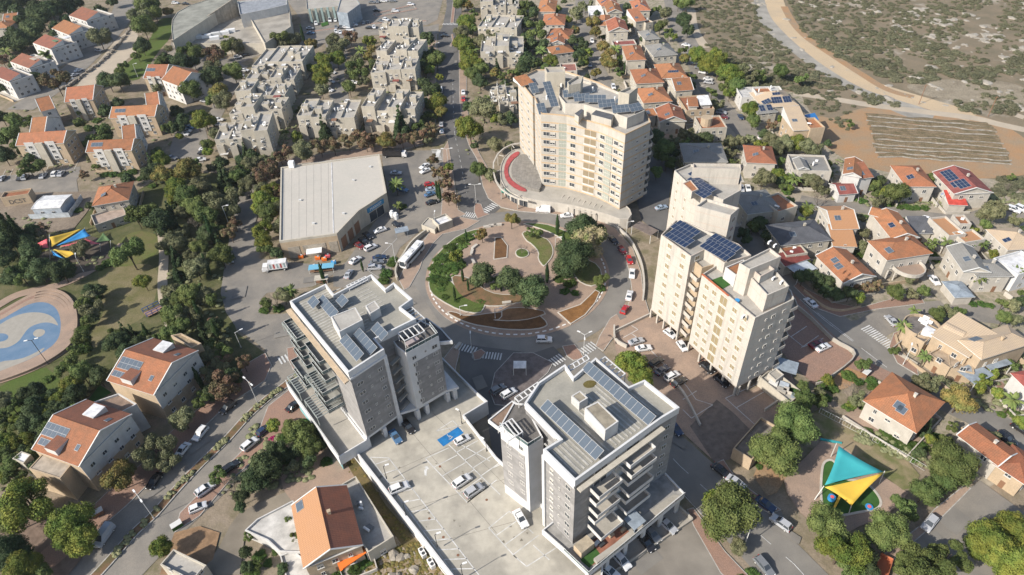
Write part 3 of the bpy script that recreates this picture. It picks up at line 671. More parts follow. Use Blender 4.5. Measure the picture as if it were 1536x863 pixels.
    for i in range(4):
        j = (i+1) % 4; q = [cc[i], cc[j], tops[j], tops[i]]
        b.face(q, 1)
    b.face(list(reversed(cc)), 1)
    # rake boards of gables
    if kind == 'gx':
        for x in (0, L2):
            b.bar(P(x, 0, zr-.02), P(x, W2/2, zr+h-.02), .26, 1); b.bar(P(x, W2, zr-.02), P(x, W2/2, zr+h-.02), .26, 1)
    if kind == 'gy':
        for y in (0, W2):
            b.bar(P(0, y, zr-.02), P(L2/2, y, zr+h-.02), .26, 1); b.bar(P(L2, y, zr-.02), P(L2/2, y, zr+h-.02), .26, 1)
    b.build(name, [m, fasc or metal_w, m, m2 or m], par, org); return zr, h
def roofpt(a, u, v, L, W, z, kind, ov, pitch, x, y):
    """height of the roof surface at x,y (0..1 of the wall rectangle)"""
    X, Y = x*L+ov, y*W+ov; L2, W2 = L+2*ov, W+2*ov
    if kind == 'hip': d = min(X, L2-X, Y, W2-Y)
    elif kind == 'gx': d = min(Y, W2-Y)
    elif kind == 'gy': d = min(X, L2-X)
    elif kind == 'shed': return z+.18+Y*pitch*.6
    else: return z
    return z+.18+d*pitch
def skinpanel(par, org, a, u, v, L, W, z, kind, ov, pitch, x, y, nx, ny, cw, ch, dark=True, name='solar_panel'):
    p = a+u*x*L+v*y*W; zz = roofpt(a, u, v, L, W, z, kind, ov, pitch, x, y); e = .02
    gx = (roofpt(a, u, v, L, W, z, kind, ov, pitch, x+e, y)-roofpt(a, u, v, L, W, z, kind, ov, pitch, x-e, y))/(2*e*L)
    gy = (roofpt(a, u, v, L, W, z, kind, ov, pitch, x, y+e)-roofpt(a, u, v, L, W, z, kind, ov, pitch, x, y-e))/(2*e*W)
    U = Vector((u.x, u.y, gx)).normalized(); N = U.cross(Vector((v.x, v.y, gy))).normalized(); V = N.cross(U)
    M = Matrix((U, V, N)).transposed(); c = Vector((p.x-org[0], p.y-org[1], zz))+N*.1
    o = bpy.data.objects.new(name, panel_mesh(nx, ny, cw, ch, dark)); COL.objects.link(o); o.parent = par; o.location = c; o.rotation_euler = M.to_euler()
def house(label, A, B, C, h, kind='hip', wall=None, roofm=None, floors=2, panels=(), heaters=1, pitch=.42, ov=.45, name='house', cat='house', par=None, org=None, extra=None, gap=3.2, kinds=('win', 'win', 'shut'), door=True, z0=0, chim=True, fh=2.9, base=1.0, near=True, roofm2=None):
    wall = wall or stone_white; roofm = roofm or terra
    a, u, v, L, W = rect(A, B, C, h); q = [a, a+u*L, a+u*L+v*W, a+v*W]
    own = par is None; FOOT.append((a, u, v, L, W))
    if own:
        c0 = a+u*L/2+v*W/2; org = (c0.x, c0.y, 0); par = root(name, org, label, cat, near=near)
        if z0 == 0 and cat == 'house': o_ = [a-u*2.6-v*3.2, a+u*(L+1.6)-v*3.2, a+u*(L+1.6)+v*(W+1.2), a-u*2.6+v*(W+1.2)]; PATIO.append((o_, label))
    if kind == 'flat':
        prism_wall(q, z0, h, par, org, wall, parapet=.7, roofm=roofm); clutter(par, org, a, u, v, L, W, h-.7, heaters)
    elif kind == 'canopy':
        b = MB()
        for p in q: b.bar((p.x, p.y, z0), (p.x, p.y, h), .18, 0); b.build('post', metal_w, par, org); b = MB()
        b = MB(); b.quadbox(q, h, h+.12, 0, 0, bottom=True); b.build('roof', roofm, par, org)
    else:
        prism_wall(q, z0, h, par, org, wall, roofm=None)
        roof_hip(a, u, v, L, W, h, ov, par, org, roofm, pitch, kind, wallm=wall, m2=roofm2)
        if heaters and not panels: skinpanel(par, org, a, u, v, L, W, h, kind, ov, pitch, .3, .28, 2, 1, .95, 1.8, False, name='solar_collector')
        if chim and L > 6:
            p = a+u*L*.62+v*W*.55; zz = roofpt(a, u, v, L, W, h, kind, ov, pitch, .62, .55); b = MB(); b.box(p, u, .6, .6, zz-.4, zz+.9); b.box(p, u, .75, .75, zz+.9, zz+1.0); b.build('chimney', wall, par, org)
    for (x, y, nx, ny, cw, ch, dk) in panels: skinpanel(par, org, a, u, v, L, W, h-.7 if kind == 'flat' else h, kind, ov, pitch, x, y, nx, ny, cw, ch, dk)
    if kind != 'canopy':
        for i in range(4): wallwins(par, org, q[i], q[(i+1) % 4], z0, floors, fh=fh, gap=gap, kinds=kinds, door=door and i == 0, base=base)
    return par, org, (a, u, v, L, W)
T, TD, TT = terra, terra_dark, terra_tan
WS, SB, ST, PW = stone_white, stone_beige, stone_tan, plaster_white
# ---- the hundred or so houses, each from three eave corners measured on the photograph
def hs(*a, **k): return house(*a, **k)
hs("small orange hip roofed house", (807, 18), (832, 18), (830, 2), 5.5)
hs("wide orange hip roofed house", (814, 38), (846, 38), (841, 23), 5.2)
o = hs("orange roofed house with front gable and side wing", (821, 58), (855, 59), (851, 45), 4.6, panels=((.15, .25, 2, 2, 1, 1.6, False),))
hs("orange wing", (826, 66), (846, 66), (840, 50), 4.6, 'gy', par=o[0], org=o[1])
hs("orange tiled house with cream front", (829, 82), (861, 78), (855, 68), 5.5)
hs("flat house with dusty pink roof", (842, 107), (866, 106), (864, 94), 5.5, 'flat', roofm=mat("pink_roof", (.33, .15, .12), fine=.15), heaters=1)
hs("orange hip roofed house at the top edge", (903, 10), (928, 8), (922, -5), 6, panels=((.2, .3, 3, 1, 1, 1.6, True),))
hs("beige house with small front gable", (912, 20), (933, 19), (926, 6), 6, 'gy', wall=SB)
hs("low white metal roofed shed", (885, 23), (905, 22), (905, 15), 3, 'shed', roofm=whitesheet, heaters=0, chim=False, name='shed', cat='shed', floors=1)
hs("plain orange hip roof house", (901, 39), (914, 39), (917, 24), 5)
hs("tall beige house with red gabled roof", (914, 48), (942, 47), (934, 32), 9, 'gy', floors=3, heaters=0, wall=SB, roofm=mat("red_tiles", (.4, .15, .09), fine=.15, tiles=.4))
hs("flat dark red roofed house", (921, 68), (955, 66), (950, 59), 6, 'flat', roofm=redsheet, heaters=1)
hs("tall narrow orange hip roofed house", (941, 91), (968, 90), (952, 70), 7.5, wall=SB)
hs("large orange hip roofed villa with one collector", (955, 126), (995, 124), (984, 104), 6.5, wall=SB)
hs("orange hip roofed villa with white chimney", (966, 155), (1007, 152), (999, 131), 6.2, wall=SB)
o = hs("orange roofed double villa", (993, 118), (1030, 116), (1016, 96), 6.5, wall=SB, panels=((.5, .2, 6, 1, .8, 1.3, True),))
hs("gabled orange roof villa with beige end wall", (1014, 137), (1039, 135), (1033, 117), 6.5, 'gx', wall=SB)
hs("orange roofed house with solar strips at the top edge", (952, 17), (975, 16), (965, 2), 6.5, wall=SB, panels=((.2, .3, 2, 3, .9, 1, True), (.6, .3, 4, 2, .9, 1, True)))
o = hs("narrow beige house with orange front slope", (954, 33), (968, 31), (966, 20), 7, 'shed', wall=SB, heaters=1)
hs("beige wing", (969, 35), (980, 33), (980, 20), 6.3, 'flat', par=o[0], org=o[1], wall=SB)
hs("grey hip roofed house", (968, 60), (989, 58), (979, 46), 5.5, roofm=roof_grey, wall=SB)
hs("large grey hip roofed villa", (981, 85), (1015, 82), (1004, 66), 6, roofm=roof_grey, wall=SB)
o = hs("flat roofed villa with white awnings on its roof", (1030, 166), (1072, 163), (1058, 142), 6, 'flat', wall=ST, heaters=4)
hs("", (1052, 158), (1066, 157), (1060, 149), 7, 'shed', par=o[0], org=o[1], roofm=whitesheet, heaters=0, chim=False, door=False); hs("", (1034, 160), (1046, 160), (1044, 153), 7.2, 'shed', par=o[0], org=o[1], heaters=0, chim=False, door=False)
o = hs("flat tan villa with round rooftop drum", (1052, 193), (1091, 191), (1079, 173), 6.5, 'flat', wall=SB, heaters=2)
p = G(1060, 180, 8); b = MB(); cyl = [p+Vector((cos(t*pi/6), sin(t*pi/6)))*2.3 for t in range(12)]; b.quadbox(cyl, 5.8, 9.2, 0, 0); b.build('roof_drum', ST, o[0], o[1])
hs("orange gabled stone house", (991, 183), (1028, 182), (1012, 163), 5.5, 'gy', wall=SB)
hs("small orange roofed annex", (970, 176), (984, 173), (982, 162), 5, 'gx', floors=1, chim=False)
hs("grey roofed house with curved front", (1028, 243), (1090, 243), (1078, 216), 6, roofm=roof_grey, wall=SB, pitch=.25, panels=((.3, .4, 2, 1, 1, 1.6, False),))
hs("orange hip roofed house with pale porch", (1121, 244), (1163, 246), (1156, 221), 6.5, wall=WS)
o = hs("grey roofed house with white rim", (1190, 255), (1248, 257), (1235, 233), 6.5, 'flat', roofm=roof_grey, wall=WS, heaters=2)
hs("", (1198, 254), (1212, 254), (1208, 240), 7, 'gy', par=o[0], org=o[1], roofm=roof_grey, heaters=0, chim=False, wall=WS)
o = hs("grey hip roofed villa covered with solar panels", (1145, 162), (1196, 158), (1181, 136), 6, roofm=roof_tan, wall=SB, panels=((.15, .2, 3, 2, 1.1, 1.7, True), (.45, .2, 4, 2, 1.1, 1.7, True), (.75, .2, 3, 2, 1.1, 1.7, True), (.5, .42, 3, 1, 1.1, 1.5, True)))
hs("", (1137, 171), (1165, 168), (1155, 155), 5, par=o[0], org=o[1], roofm=roof_grey, wall=SB, chim=False, panels=((.3, .25, 2, 2, 1.1, 1.6, True), (.7, .25, 2, 2, 1.1, 1.6, True)))
o = hs("white flat house with several roof levels", (1113, 146), (1180, 144), (1176, 129), 6, 'flat', wall=PW, roofm=mat("white_roof", (.55, .54, .52), fine=.1), heaters=5)
hs("", (1135, 140), (1160, 139), (1156, 130), 8, 'flat', par=o[0], org=o[1], wall=PW, heaters=1, door=False)
o = hs("tall tan villa with rooftop pool", (1191, 196), (1213, 195), (1207, 172), 8, 'shed', wall=ST, roofm=roof_tan, floors=2, panels=((.3, .4, 2, 1, 1, 1.6, False),))
hs("", (1216, 193), (1238, 191), (1234, 175), 9, 'flat', par=o[0], org=o[1], wall=ST, heaters=1); hs("", (1187, 172), (1207, 170), (1206, 163), 10, 'flat', par=o[0], org=o[1], wall=ST, heaters=0, door=False)
b = MB(); b.quadbox(ccw(pts("1207 173 1222 170 1228 180 1222 184", 6)), 5.6, 6.2); b.build('pool', plain("pool_blue", (.02, .15, .4), rough=.1), o[0], o[1])
o = hs("tall narrow white house with orange slope", (1266, 262), (1290, 266), (1283, 242), 8, 'gy', wall=PW, floors=2)
hs("", (1290, 268), (1308, 266), (1304, 250), 7, 'shed', par=o[0], org=o[1], wall=PW, chim=False); hs("", (1259, 292), (1284, 290), (1280, 274), 3.5, 'gx', par=o[0], org=o[1], wall=PW, chim=False, roofm=redsheet, floors=1)
hs("orange hip roofed villa with stone arches", (1360, 280), (1402, 280), (1386, 250), 6.5, wall=WS, panels=((.25, .3, 2, 2, 1, 1.2, True),))
o = hs("red roofed house with large solar arrays", (1432, 291), (1487, 289), (1469, 257), 6, 'gy', wall=WS, roofm=redsheet, pitch=.35, panels=((.22, .7, 3, 4, 1.1, 1.6, True), (.3, .25, 3, 3, 1.1, 1.6, True), (.12, .3, 1, 2, 1.1, 1.6, True)))
hs("red flat topped carport", (1424, 307), (1449, 308), (1441, 294), 3, 'shed', roofm=mat("bright_red_sheet", (.55, .08, .06), fine=.08), wall=WS, floors=0, heaters=0, chim=False, name='carport', cat='carport', door=False)
o = hs("orange house with lower ochre back roof", (1249, 344), (1286, 343), (1285, 310), 6.5, 'gx', wall=WS, roofm=TT)
hs("", (1251, 369), (1283, 370), (1285, 348), 4.5, 'shed', par=o[0], org=o[1], roofm=TT, wall=WS, chim=False, heaters=0)
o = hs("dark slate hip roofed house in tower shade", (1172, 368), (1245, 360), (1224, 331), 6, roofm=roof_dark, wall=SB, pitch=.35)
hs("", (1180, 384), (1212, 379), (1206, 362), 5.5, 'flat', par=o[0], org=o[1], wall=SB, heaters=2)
o = hs("grey hip roofed villa with parapet wing", (1122, 321), (1172, 315), (1165, 284), 7, roofm=roof_grey, wall=SB, pitch=.3)
hs("", (1168, 318), (1197, 309), (1184, 284), 8, 'flat', par=o[0], org=o[1], wall=SB, heaters=1)
hs("low maroon roofed outbuilding", (1178, 399), (1212, 388), (1196, 378), 4, 'shed', roofm=mat("maroon_sheet", (.22, .06, .05), fine=.1), wall=SB, heaters=0, chim=False, floors=1)
hs("pale blue sheet roofed canopy", (1198, 414), (1226, 403), (1209, 388), 3.6, 'canopy', roofm=bluesheet, name='canopy', cat='canopy', heaters=0)
o = hs("orange gabled house with brown rear slope", (1226, 385), (1266, 424), (1308, 412), 6, 'gx', wall=WS, pitch=.4, panels=((.35, .25, 2, 1, 1, 1.8, False), (.55, .2, 2, 1, 1.1, 1.9, False)))
o = hs("upper orange roofed villa with stepped roofs", (1309, 322), (1338, 358), (1371, 350), 7.5, 'gx', wall=WS, panels=((.6, .25, 2, 1, 1.1, 1.5, True),))
hs("", (1305, 322), (1328, 328), (1334, 318), 8, 'gx', par=o[0], org=o[1], heaters=0, chim=False)
o = hs("large orange villa with round terrace on columns", (1331, 390), (1396, 380), (1372, 353), 7.5, 'hip', wall=WS, panels=((.14, .3, 1, 1, 1.6, 2.4, False),))
cc_ = G(1362, 402, 4); b = MB(); dq = [cc_+Vector((cos(t*pi/12), sin(t*pi/12)))*4.6 for t in range(24)]; b.quadbox(dq, 3.7, 4.0, 0, 1, bottom=True)
qq = dq; qi = inset(ccw(qq), .2)
for i in range(24):
    j = (i+1) % 24; b.face([(*qq[i], 4), (*qq[j], 4), (*qq[j], 4.9), (*qq[i], 4.9)]); b.face([(*qi[j], 4), (*qi[i], 4), (*qi[i], 4.9), (*qi[j], 4.9)]); b.face([(*qq[i], 4.9), (*qq[j], 4.9), (*qi[j], 4.9), (*qi[i], 4.9)])
b.build('round_terrace', [WS, pinkpave], o[0], o[1])
for px in (1333, 1345, 1370, 1388):
    p = G(px, 405 if px < 1380 else 398, 4); b = MB(); b.bar((p.x, p.y, 0), (p.x, p.y, 3.7), .5, 0, 8); b.build('column', WS, o[0], o[1])
hs("low house with charcoal gabled roof", (1371, 350), (1397, 350), (1386, 333), 4, 'shed', roofm=roof_dark, wall=SB, chim=False, heaters=0)
o = hs("white house with orange roof insets", (1424, 354), (1450, 351), (1436, 322), 7, 'flat', wall=WS, roofm=TT, heaters=0)
hs("", (1448, 364), (1479, 359), (1468, 342), 6.5, 'flat', par=o[0], org=o[1], wall=WS, roofm=TT, heaters=1); hs("", (1440, 336), (1458, 336), (1452, 322), 6, 'flat', par=o[0], org=o[1], wall=WS, heaters=1, door=False)
o = hs("pale house with grey gabled roofs", (1422, 372), (1446, 407), (1476, 398), 7, 'gx', roofm=roof_grey, wall=WS, panels=((.62, .3, 2, 1, 1, 1.6, False),))
hs("", (1466, 415), (1516, 414), (1500, 391), 6, roofm=roof_grey, par=o[0], org=o[1], wall=WS)
hs("small hipped blue grey carport", (1433, 446), (1459, 445), (1445, 423), 3, roofm=greysheet, wall=WS, floors=0, heaters=0, chim=False, pitch=.2, name='carport', cat='carport', door=False)
hs("tan hip roofed house cut by the right edge", (1512, 375), (1560, 372), (1545, 342), 6, roofm=roof_tan, wall=WS, panels=((.15, .35, 2, 1, 1, 1.6, True),))
hs("white modern house at the right edge", (1528, 412), (1570, 400), (1545, 372), 6.5, 'flat', wall=clean_white, roofm=whitesheet, kinds=('glass',))
# tan stone mansion
o = hs("tan stone mansion with hipped roofs and a barrel vault", (1440, 512), (1472, 538), (1519, 496), 7.5, 'hip', wall=ST, roofm=roof_tan, pitch=.4, panels=((.2, .2, 1, 2, 1.8, 1.4, False),))
hs("", (1399, 503), (1452, 535), (1470, 500), 6.5, 'shed', par=o[0], org=o[1], wall=ST, roofm=roof_tan, chim=False, heaters=0, pitch=.3); hs("", (1393, 530), (1425, 552), (1445, 530), 4.5, 'flat', par=o[0], org=o[1], wall=ST, roofm=mat("tan_terrace", (.42, .33, .24), fine=.1), heaters=0)
hs("", (1425, 552), (1462, 560), (1470, 535), 4, 'flat', par=o[0], org=o[1], wall=ST, roofm=mat("tan_terrace", (.42, .33, .24)), heaters=0)
a, u, v, L, W = rect((1414, 490), (1444, 505), (1450, 493), 8); b = MB(); n = 8
for i in range(n):
    t0, t1 = pi*i/n, pi*(i+1)/n; f = lambda t, x: (*(a+u*x+v*(W/2-cos(t)*W/2)), 6.5+sin(t)*W*.42)
    b.face([f(t0, 0), f(t0, L), f(t1, L), f(t1, 0)])
b.face([f(pi*i/n, 0) for i in range(n, -1, -1)]); b.face([f(pi*i/n, L) for i in range(n+1)]); b.build('barrel_vault', roof_tan, o[0], o[1])
o2 = house("rounded stone house with dark roof terrace", (1371, 505), (1387, 514), (1407, 493), 5.5, 'flat', wall=ST, roofm=mat("dark_terrace", (.2, .18, .165), fine=.15), heaters=0, door=False)
cc_ = G(1384, 488, 5.5); b = MB(); q = [cc_+Vector((cos(t*pi/10), sin(t*pi/10)))*4.6 for t in range(20)]; prism_wall(q, 0, 5.5, o2[0], o2[1], ST, 'curved_wall', .8, MATS["dark_terrace"])
b = MB(); c = G(1392, 500, 5.5); b.box(c, u, 2.6, 2.0, 4.7, 6.9, 0); b.build('roof_canopy', whitesheet, o2[0], o2[1])
for i, (x, y) in enumerate(((1382, 482), (1388, 479), (1393, 485), (1386, 486))):
    c = G(x, y, 4.8); b = MB(); b.box(c, u, 1.5, .7, 4.75, 5.2, 0); b.box(c+v*.35, u, 1.5, .15, 5.2, 5.6, 0); b.build('lounge_seat', tank_m, o2[0], o2[1])
hs("lower blue grey sheet carport", (1434, 556), (1462, 577), (1486, 559), 3.4, 'canopy', roofm=greysheet, name='carport', cat='carport'); hs("upper blue grey sheet carport", (1473, 545), (1486, 556), (1510, 539), 3.6, 'canopy', roofm=greysheet, name='carport', cat='carport')
hs("big orange pyramid roofed house", (1300, 602), (1372, 646), (1416, 607), 6, 'hip', wall=WS, pitch=.5, ov=.7, panels=((.52, .2, 1, 1, 2.0, 1.9, False), (.6, .16, 1, 1, 2, 1.8, False)), near=False)
o = hs("long orange gabled house at the right edge", (1439, 654), (1496, 697), (1526, 682), 5.5, 'gx', wall=WS, heaters=0, pitch=.35)
hs("", (1493, 697), (1536, 725), (1560, 695), 5, 'hip', par=o[0], org=o[1], wall=ST, heaters=0)
hs("white house with red roof at the right edge", (1519, 562), (1550, 592), (1590, 560), 6, 'hip', wall=PW, roofm=mat("pinkred_tiles", (.38, .11, .09), fine=.12, tiles=.4), near=False)
# left side
hs("orange hip roofed house with grey side roof and terrace", (140, 309), (192, 300), (178, 277), 6, 'hip', wall=SB, pitch=.4)
o = (THINGS[-1][0], tuple(THINGS[-1][0].location)); hs("", (142, 338), (190, 322), (188, 306), 3.4, 'flat', par=o[0], org=o[1], wall=SB, heaters=0, floors=1, roofm=mat("pinkish_terrace", (.42, .33, .27)))
hs("white prefabricated cabin with low sheet roof", (48, 314), (90, 312), (102, 293), 3.6, 'gx', roofm=whitesheet, wall=mat("pale_blue_sheet", (.45, .5, .56)), pitch=.12, ov=.15, floors=1, heaters=0, chim=False, name='cabin', cat='cabin', door=False, kinds=('win',))
b = MB(); q = pts("42 328 104 325 124 297", 0); 
fw = [(pts("42 322 102 319 121 292", 2.2))][0]; bb = band(fw, .12); b.quadbox(ccw(bb), 0, 2.2); tag(b.build("metal_fence", bluesheet), "pale sheet fence round the white prefabricated cabin", "fence", near=False)
o = hs("tan box hut with dark graffiti", (0, 297), (42, 291), (48, 282), 4.2, 'flat', wall=ST, floors=0, heaters=0, door=False, name='hut', cat='hut')
a, u, v, L, W = o[2]; tx = bpy.data.curves.new("graffiti", 'FONT'); tx.body = "DCST"; tx.size = 2.4; tx.extrude = .01
to = bpy.data.objects.new("tmp", tx); COL.objects.link(to); bpy.context.view_layer.update(); me = bpy.data.meshes.new_from_object(to); bpy.data.objects.remove(to); me.materials.clear(); me.materials.append(plain("black_paint", (.06, .06, .06), rough=.8))
gp = a+u*L*.2-v*.04; g_ = bpy.data.objects.new("graffiti", me); COL.objects.link(g_); g_.parent = o[0]; g_.location = (gp.x-o[1][0], gp.y-o[1][1], 1.0); g_.rotation_euler = (pi/2, 0, atan2(u.y, u.x))
# bottom-left community house with ochre roof
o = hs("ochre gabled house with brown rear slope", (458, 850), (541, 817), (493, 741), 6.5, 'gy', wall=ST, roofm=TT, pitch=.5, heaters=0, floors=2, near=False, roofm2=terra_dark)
a, u, v, L, W = o[2]
skinpanel(o[0], o[1], a, u, v, L, W, 6.5, 'gy', .45, .5, .12, .92, 1, 1, 1.7, 2.2, False); skinpanel(o[0], o[1], a, u, v, L, W, 6.5, 'gy', .45, .5, .1, .12, 1, 1, .01, .01, False)
prism_wall(pts("368 797 386 780 440 752 470 800 455 830 420 829 402 812", 3), 0, 3.4, o[0], o[1], PW, 'terrace_wall', .5, mat("white_terrace", (.6, .58, .54), fine=.1, scale=.4), roofname='terrace'); prism_wall(pts("420 834 440 826 470 850 460 880 430 870", 2.6), 0, 2.8, o[0], o[1], PW, 'terrace_wall', .4, MATS["white_terrace"], roofname='terrace')
o = hs("long flat grey roofed hall annex", (497, 735), (552, 829), (592, 807), 4.5, 'flat', wall=stone_beige, roofm=roof_conc, floors=1, heaters=3, door=False, near=False, name='annex', cat='building')
a = [G(x, y, 3.6) for x, y in ((503, 838), (541, 813), (549, 828), (510, 856))]; b = MB(); q = ccw(a)
b.face([(q[0].x, q[0].y, 3.6), (q[1].x, q[1].y, 3.2), (q[2].x, q[2].y, 3.2), (q[3].x, q[3].y, 3.6)]); 
b.quadbox(q, 3.15, 3.22, 0, 0, True)
for p in q: b.bar((p.x, p.y, 0), (p.x, p.y, 3.15), .12, 1)
tag(b.build("awning", [orange_cloth, metal_w]), "bright orange awning beside the ochre gabled house", "awning", near=False)
hs("square beige flat roofed building at the lower edge", (240, 847), (290, 872), (306, 846), 4.5, 'flat', wall=SB, roofm=roof_conc, heaters=0, near=False, name='building', cat='building')
# orange roofs and terraces of the far upper left
hs("orange roofed house in the upper left corner trees", (28, 14), (42, 8), (40, 0), 6, 'gx'); hs("orange roofed house left of the dark trees", (5, 33), (24, 31), (22, 23), 5, 'gx')
hs("orange roofed house at the left edge", (-12, 44), (12, 42), (14, 33), 5, 'hip'); hs("pink roofed house in the trees", (15, 24), (38, 20), (34, 14), 5, 'gx', roofm=TD)
for i, (Wp, Sp, Ep) in enumerate((((103, 24), (130, 33), (147, 14)), ((77, 43), (105, 54), (121, 34)), ((49, 65), (77, 75), (95, 56)), ((15, 93), (45, 104), (63, 85)), ((-14, 112), (15, 124), (33, 106)))):
    dsc = ["northernmost stepped terrace house with terracotta slope", "second stepped terrace house from the top with terracotta slope", "terrace house with green and white roof awnings", "fourth stepped terrace house down with beige awning", "lowest stepped terrace house at the left edge"][i]
    o = house(dsc, Wp, Sp, Ep, 8.5, 'flat', wall=plaster_white, roofm=mat("terrace_floor", (.42, .38, .33), fine=.15), floors=3, heaters=1, near=False, door=False, name='terrace_house', group=None) if 0 else house(dsc, Wp, Sp, Ep, 8.5, 'flat', wall=plaster_white, roofm=mat("terrace_floor", (.42, .38, .33), fine=.15), floors=3, heaters=1, near=False, door=False, name='terrace_house')
    a, u, v, L, W = o[2]
    a2, u2, v2 = a+v*W, -v, u       # terracotta slope on the side away from the street
    roof_hip(a+v*.2+u*.2, u, v, L*.92, W*.55, 8.5, .1, o[0], o[1], terra_dark if i != 1 else T, .5, 'shed', wallm=PW)
    if i == 2:
        b = MB(); b.box(a+u*L*.75+v*W*.5, u, 4, 4.5, 10.6, 10.75, 0); b.build('green_awning', plain("dull_green", (.12, .2, .1)), o[0], o[1]); b = MB(); b.box(a+u*L*.8+v*W*.82, u, 4, 3.5, 10.9, 11.05, 0); b.build('white_awning', whitesheet, o[0], o[1])
    if i == 3: b = MB(); b.box(a+u*L*.7+v*W*.6, u, 5, 5, 10.6, 10.75, 0); b.build('beige_awning', plain("beige_cloth", (.45, .38, .3)), o[0], o[1])
# red roofed apartment houses, each with two gabled wings
def twowing(label, w1, w2, h, panels=((.2, .3, 3, 1, 1.5, 1.9, False),), box=None, w3=None, wall=ST):
    o = house(label, *w1, h, 'gx', wall=wall, floors=3, panels=panels, heaters=0, chim=False, door=True, near=False, name='apartment_house', cat='apartments', pitch=.5, ov=.25)
    house("", *w2, h+.02, 'gx', wall=PW, floors=3, par=o[0], org=o[1], heaters=0, chim=False, pitch=.5, ov=.25)
    if w3: house("", *w3, h-1, 'gx', wall=PW, floors=3, par=o[0], org=o[1], heaters=0, chim=False, pitch=.5, ov=.25)
    a, u, v, L, W = o[2]       # white panel bays and the recessed stair front
    for t in (.28, .72):
        b = MB(); c = a+u*L*t-v*.12; b.box(c, u, L*.2, .24, 2.5, h+1.2); b.build('white_bay', PW, o[0], o[1])
        for f in range(3): add_win(o[0], o[1], c-v*.135, u, 3.0+f*2.5 if f < 2 else 8.0, 1.5, 1.2, 'win')
    b = MB(); c = a+u*L*.5-v*.5; b.box(c, u, L*.16, 1.0, 0, h+.9); b.build('stair_front', SB, o[0], o[1])
    return o
twowing("apartment house with orange roof by the narrow lawn", ((216, 118), (246, 118), (255, 100)), ((243, 120), (270, 130), (284, 103)), 9)
twowing("left front apartment house with orange V shaped roof", ((25, 219), (95, 215), (93, 198)), ((45, 205), (66, 203), (75, 178)), 9.5, panels=())
twowing("front right apartment house with orange V shaped roof", ((130, 229), (197, 226), (186, 210)), ((186, 214), (204, 211), (224, 186)), 9)
twowing("middle apartment house with orange roof and collectors", ((165, 178), (232, 175), (222, 160)), ((222, 166), (240, 163), (250, 140)), 9)
twowing("upper left apartment house with orange roof", ((98, 154), (139, 150), (138, 132)), ((62, 168), (82, 163), (97, 143)), 9, panels=())
# ------------------------------------------------------------------ towers and other large buildings
def wpoly(s, z, m=4): return pts(s, z)
def railing(par, org, p0, p1, z, h=1.0, name='railing'):
    b = MB(); d = p1-p0; L = d.length; u = d/L
    n = max(2, int(L/1.5)); 
    for i in range(n+1): p = p0+d*i/n; b.bar((p.x, p.y, z), (p.x, p.y, z+h), .06, 0)
    b.bar((*p0, z+h), (*p1, z+h), .09, 0)
    b.face([(*p0, z+.05), (*p1, z+.05), (*p1, z+h-.08), (*p0, z+h-.08)], 1)
    return b.build(name, [metal_w, glass_teal], par, org)
def volume(par, org, s, ztop, z0, m, roofm=None, parapet=.8, name='wall', zp=None):
    q = ccw(pts(s, ztop if zp is None else zp)); prism_wall(q, z0, ztop, par, org, m, name, parapet, roofm or roof_conc); return q
def edge(s, z): v = pts(s, z); return v[0], v[1]
def facade(par, org, p0, p1, zs, cols, nudge=.012):
    """windows column by column: cols = (fraction along the wall, width, height, kind, drop below the row line)"""
    d = p1-p0; L = d.length; u = d/L; n = Vector((u.y, -u.x))
    if not facing(n, (p0+p1)/2) and True:
        p0, p1 = p1, p0; u = -u; n = -n; cols = [(1-c[0], *c[1:]) for c in cols]
    for z in zs:
        for (t, w_, h_, k, dz) in cols: add_win(par, org, p0+u*L*t+n*nudge, u, z+dz, w_, h_, k)
def balcony(par, org, p0, p1, out, z, m, h=1.0, th=.22, roof=True):
    """slab between p0 and p1 pushed out by the vector out, with solid upstand on three sides"""
    q = [p0, p1, p1+out, p0+out]; q = ccw(q); b = MB(); b.quadbox(q, z-th, z, 0, 1, bottom=True)
    e_ = [p0, p0+out, p1+out, p1]
    for i in range(3):
        a, c = e_[i], e_[i+1]; b2 = band([a, c], .12); b.quadbox(ccw(b2), z+.002*i, z+h+.003*i, 0, 0)
    return b.build('balcony', [m, concrete], par, org)
# ---- cream curved tower beside the avenue (pixels of its roof line, z = 32)
org = (*G(870, 262), 0); t = root("apartment_tower", org, "tall cream stone tower with concave front and rooftop collectors", "tower", near=False)
ZB = 32.0
RB = "776.7 117.6 799 146 801.5 145 811.7 169.9 830 171 850 173 871 178 899.5 185.2 918 192.5 938.2 201.6 976.5 183 968 165 935 142 900 124 866 112 840 104 805 104"
q = ccw(pts(RB, ZB)); prism_wall(q, 3.6, ZB, t, org, stone_cream, 'wall', .9, roof_conc)
volume(t, org, "838 143 848 155 876 156.5 891 161.5 918 168.5 941 177 967 166 958 152 930 139 900 127 868 119 842 116", 35, ZB-.9, stone_white, name='penthouse_wall')
volume(t, org, "817 101 846 100 844 122 818 124", 39, 32, stone_beige, name='lift_house', zp=39) if 0 else volume(t, org, "817 101 846 100 848 108 820 109", 40, 31.1, stone_beige, name='lift_house')
volume(t, org, "851 123 866 114 875 114 871 125 853 128", 39, 34.2, stone_beige, name='lift_house')
volume(t, org, "928 138 945 130 957 131 944 141", 40, 34.2, stone_beige, name='lift_house')
a, u, v, L, W = rect((782, 127), (801, 122), (781, 116), 33); roof_hip(a, u, v, L, W, 32.2, .1, t, org, terra, .35, 'shed', wallm=stone_cream)
for s_, n_ in (("887 172 897 163 922 171 917 180", 0), ("862 171 872 164 876 166 868 175", 1)): volume(t, org, s_, 34.2, 31.1, stone_cream, roofm=roof_dark, parapet=0, name='roof_room')
zs = [5.2+3.1*i for i in range(8)]
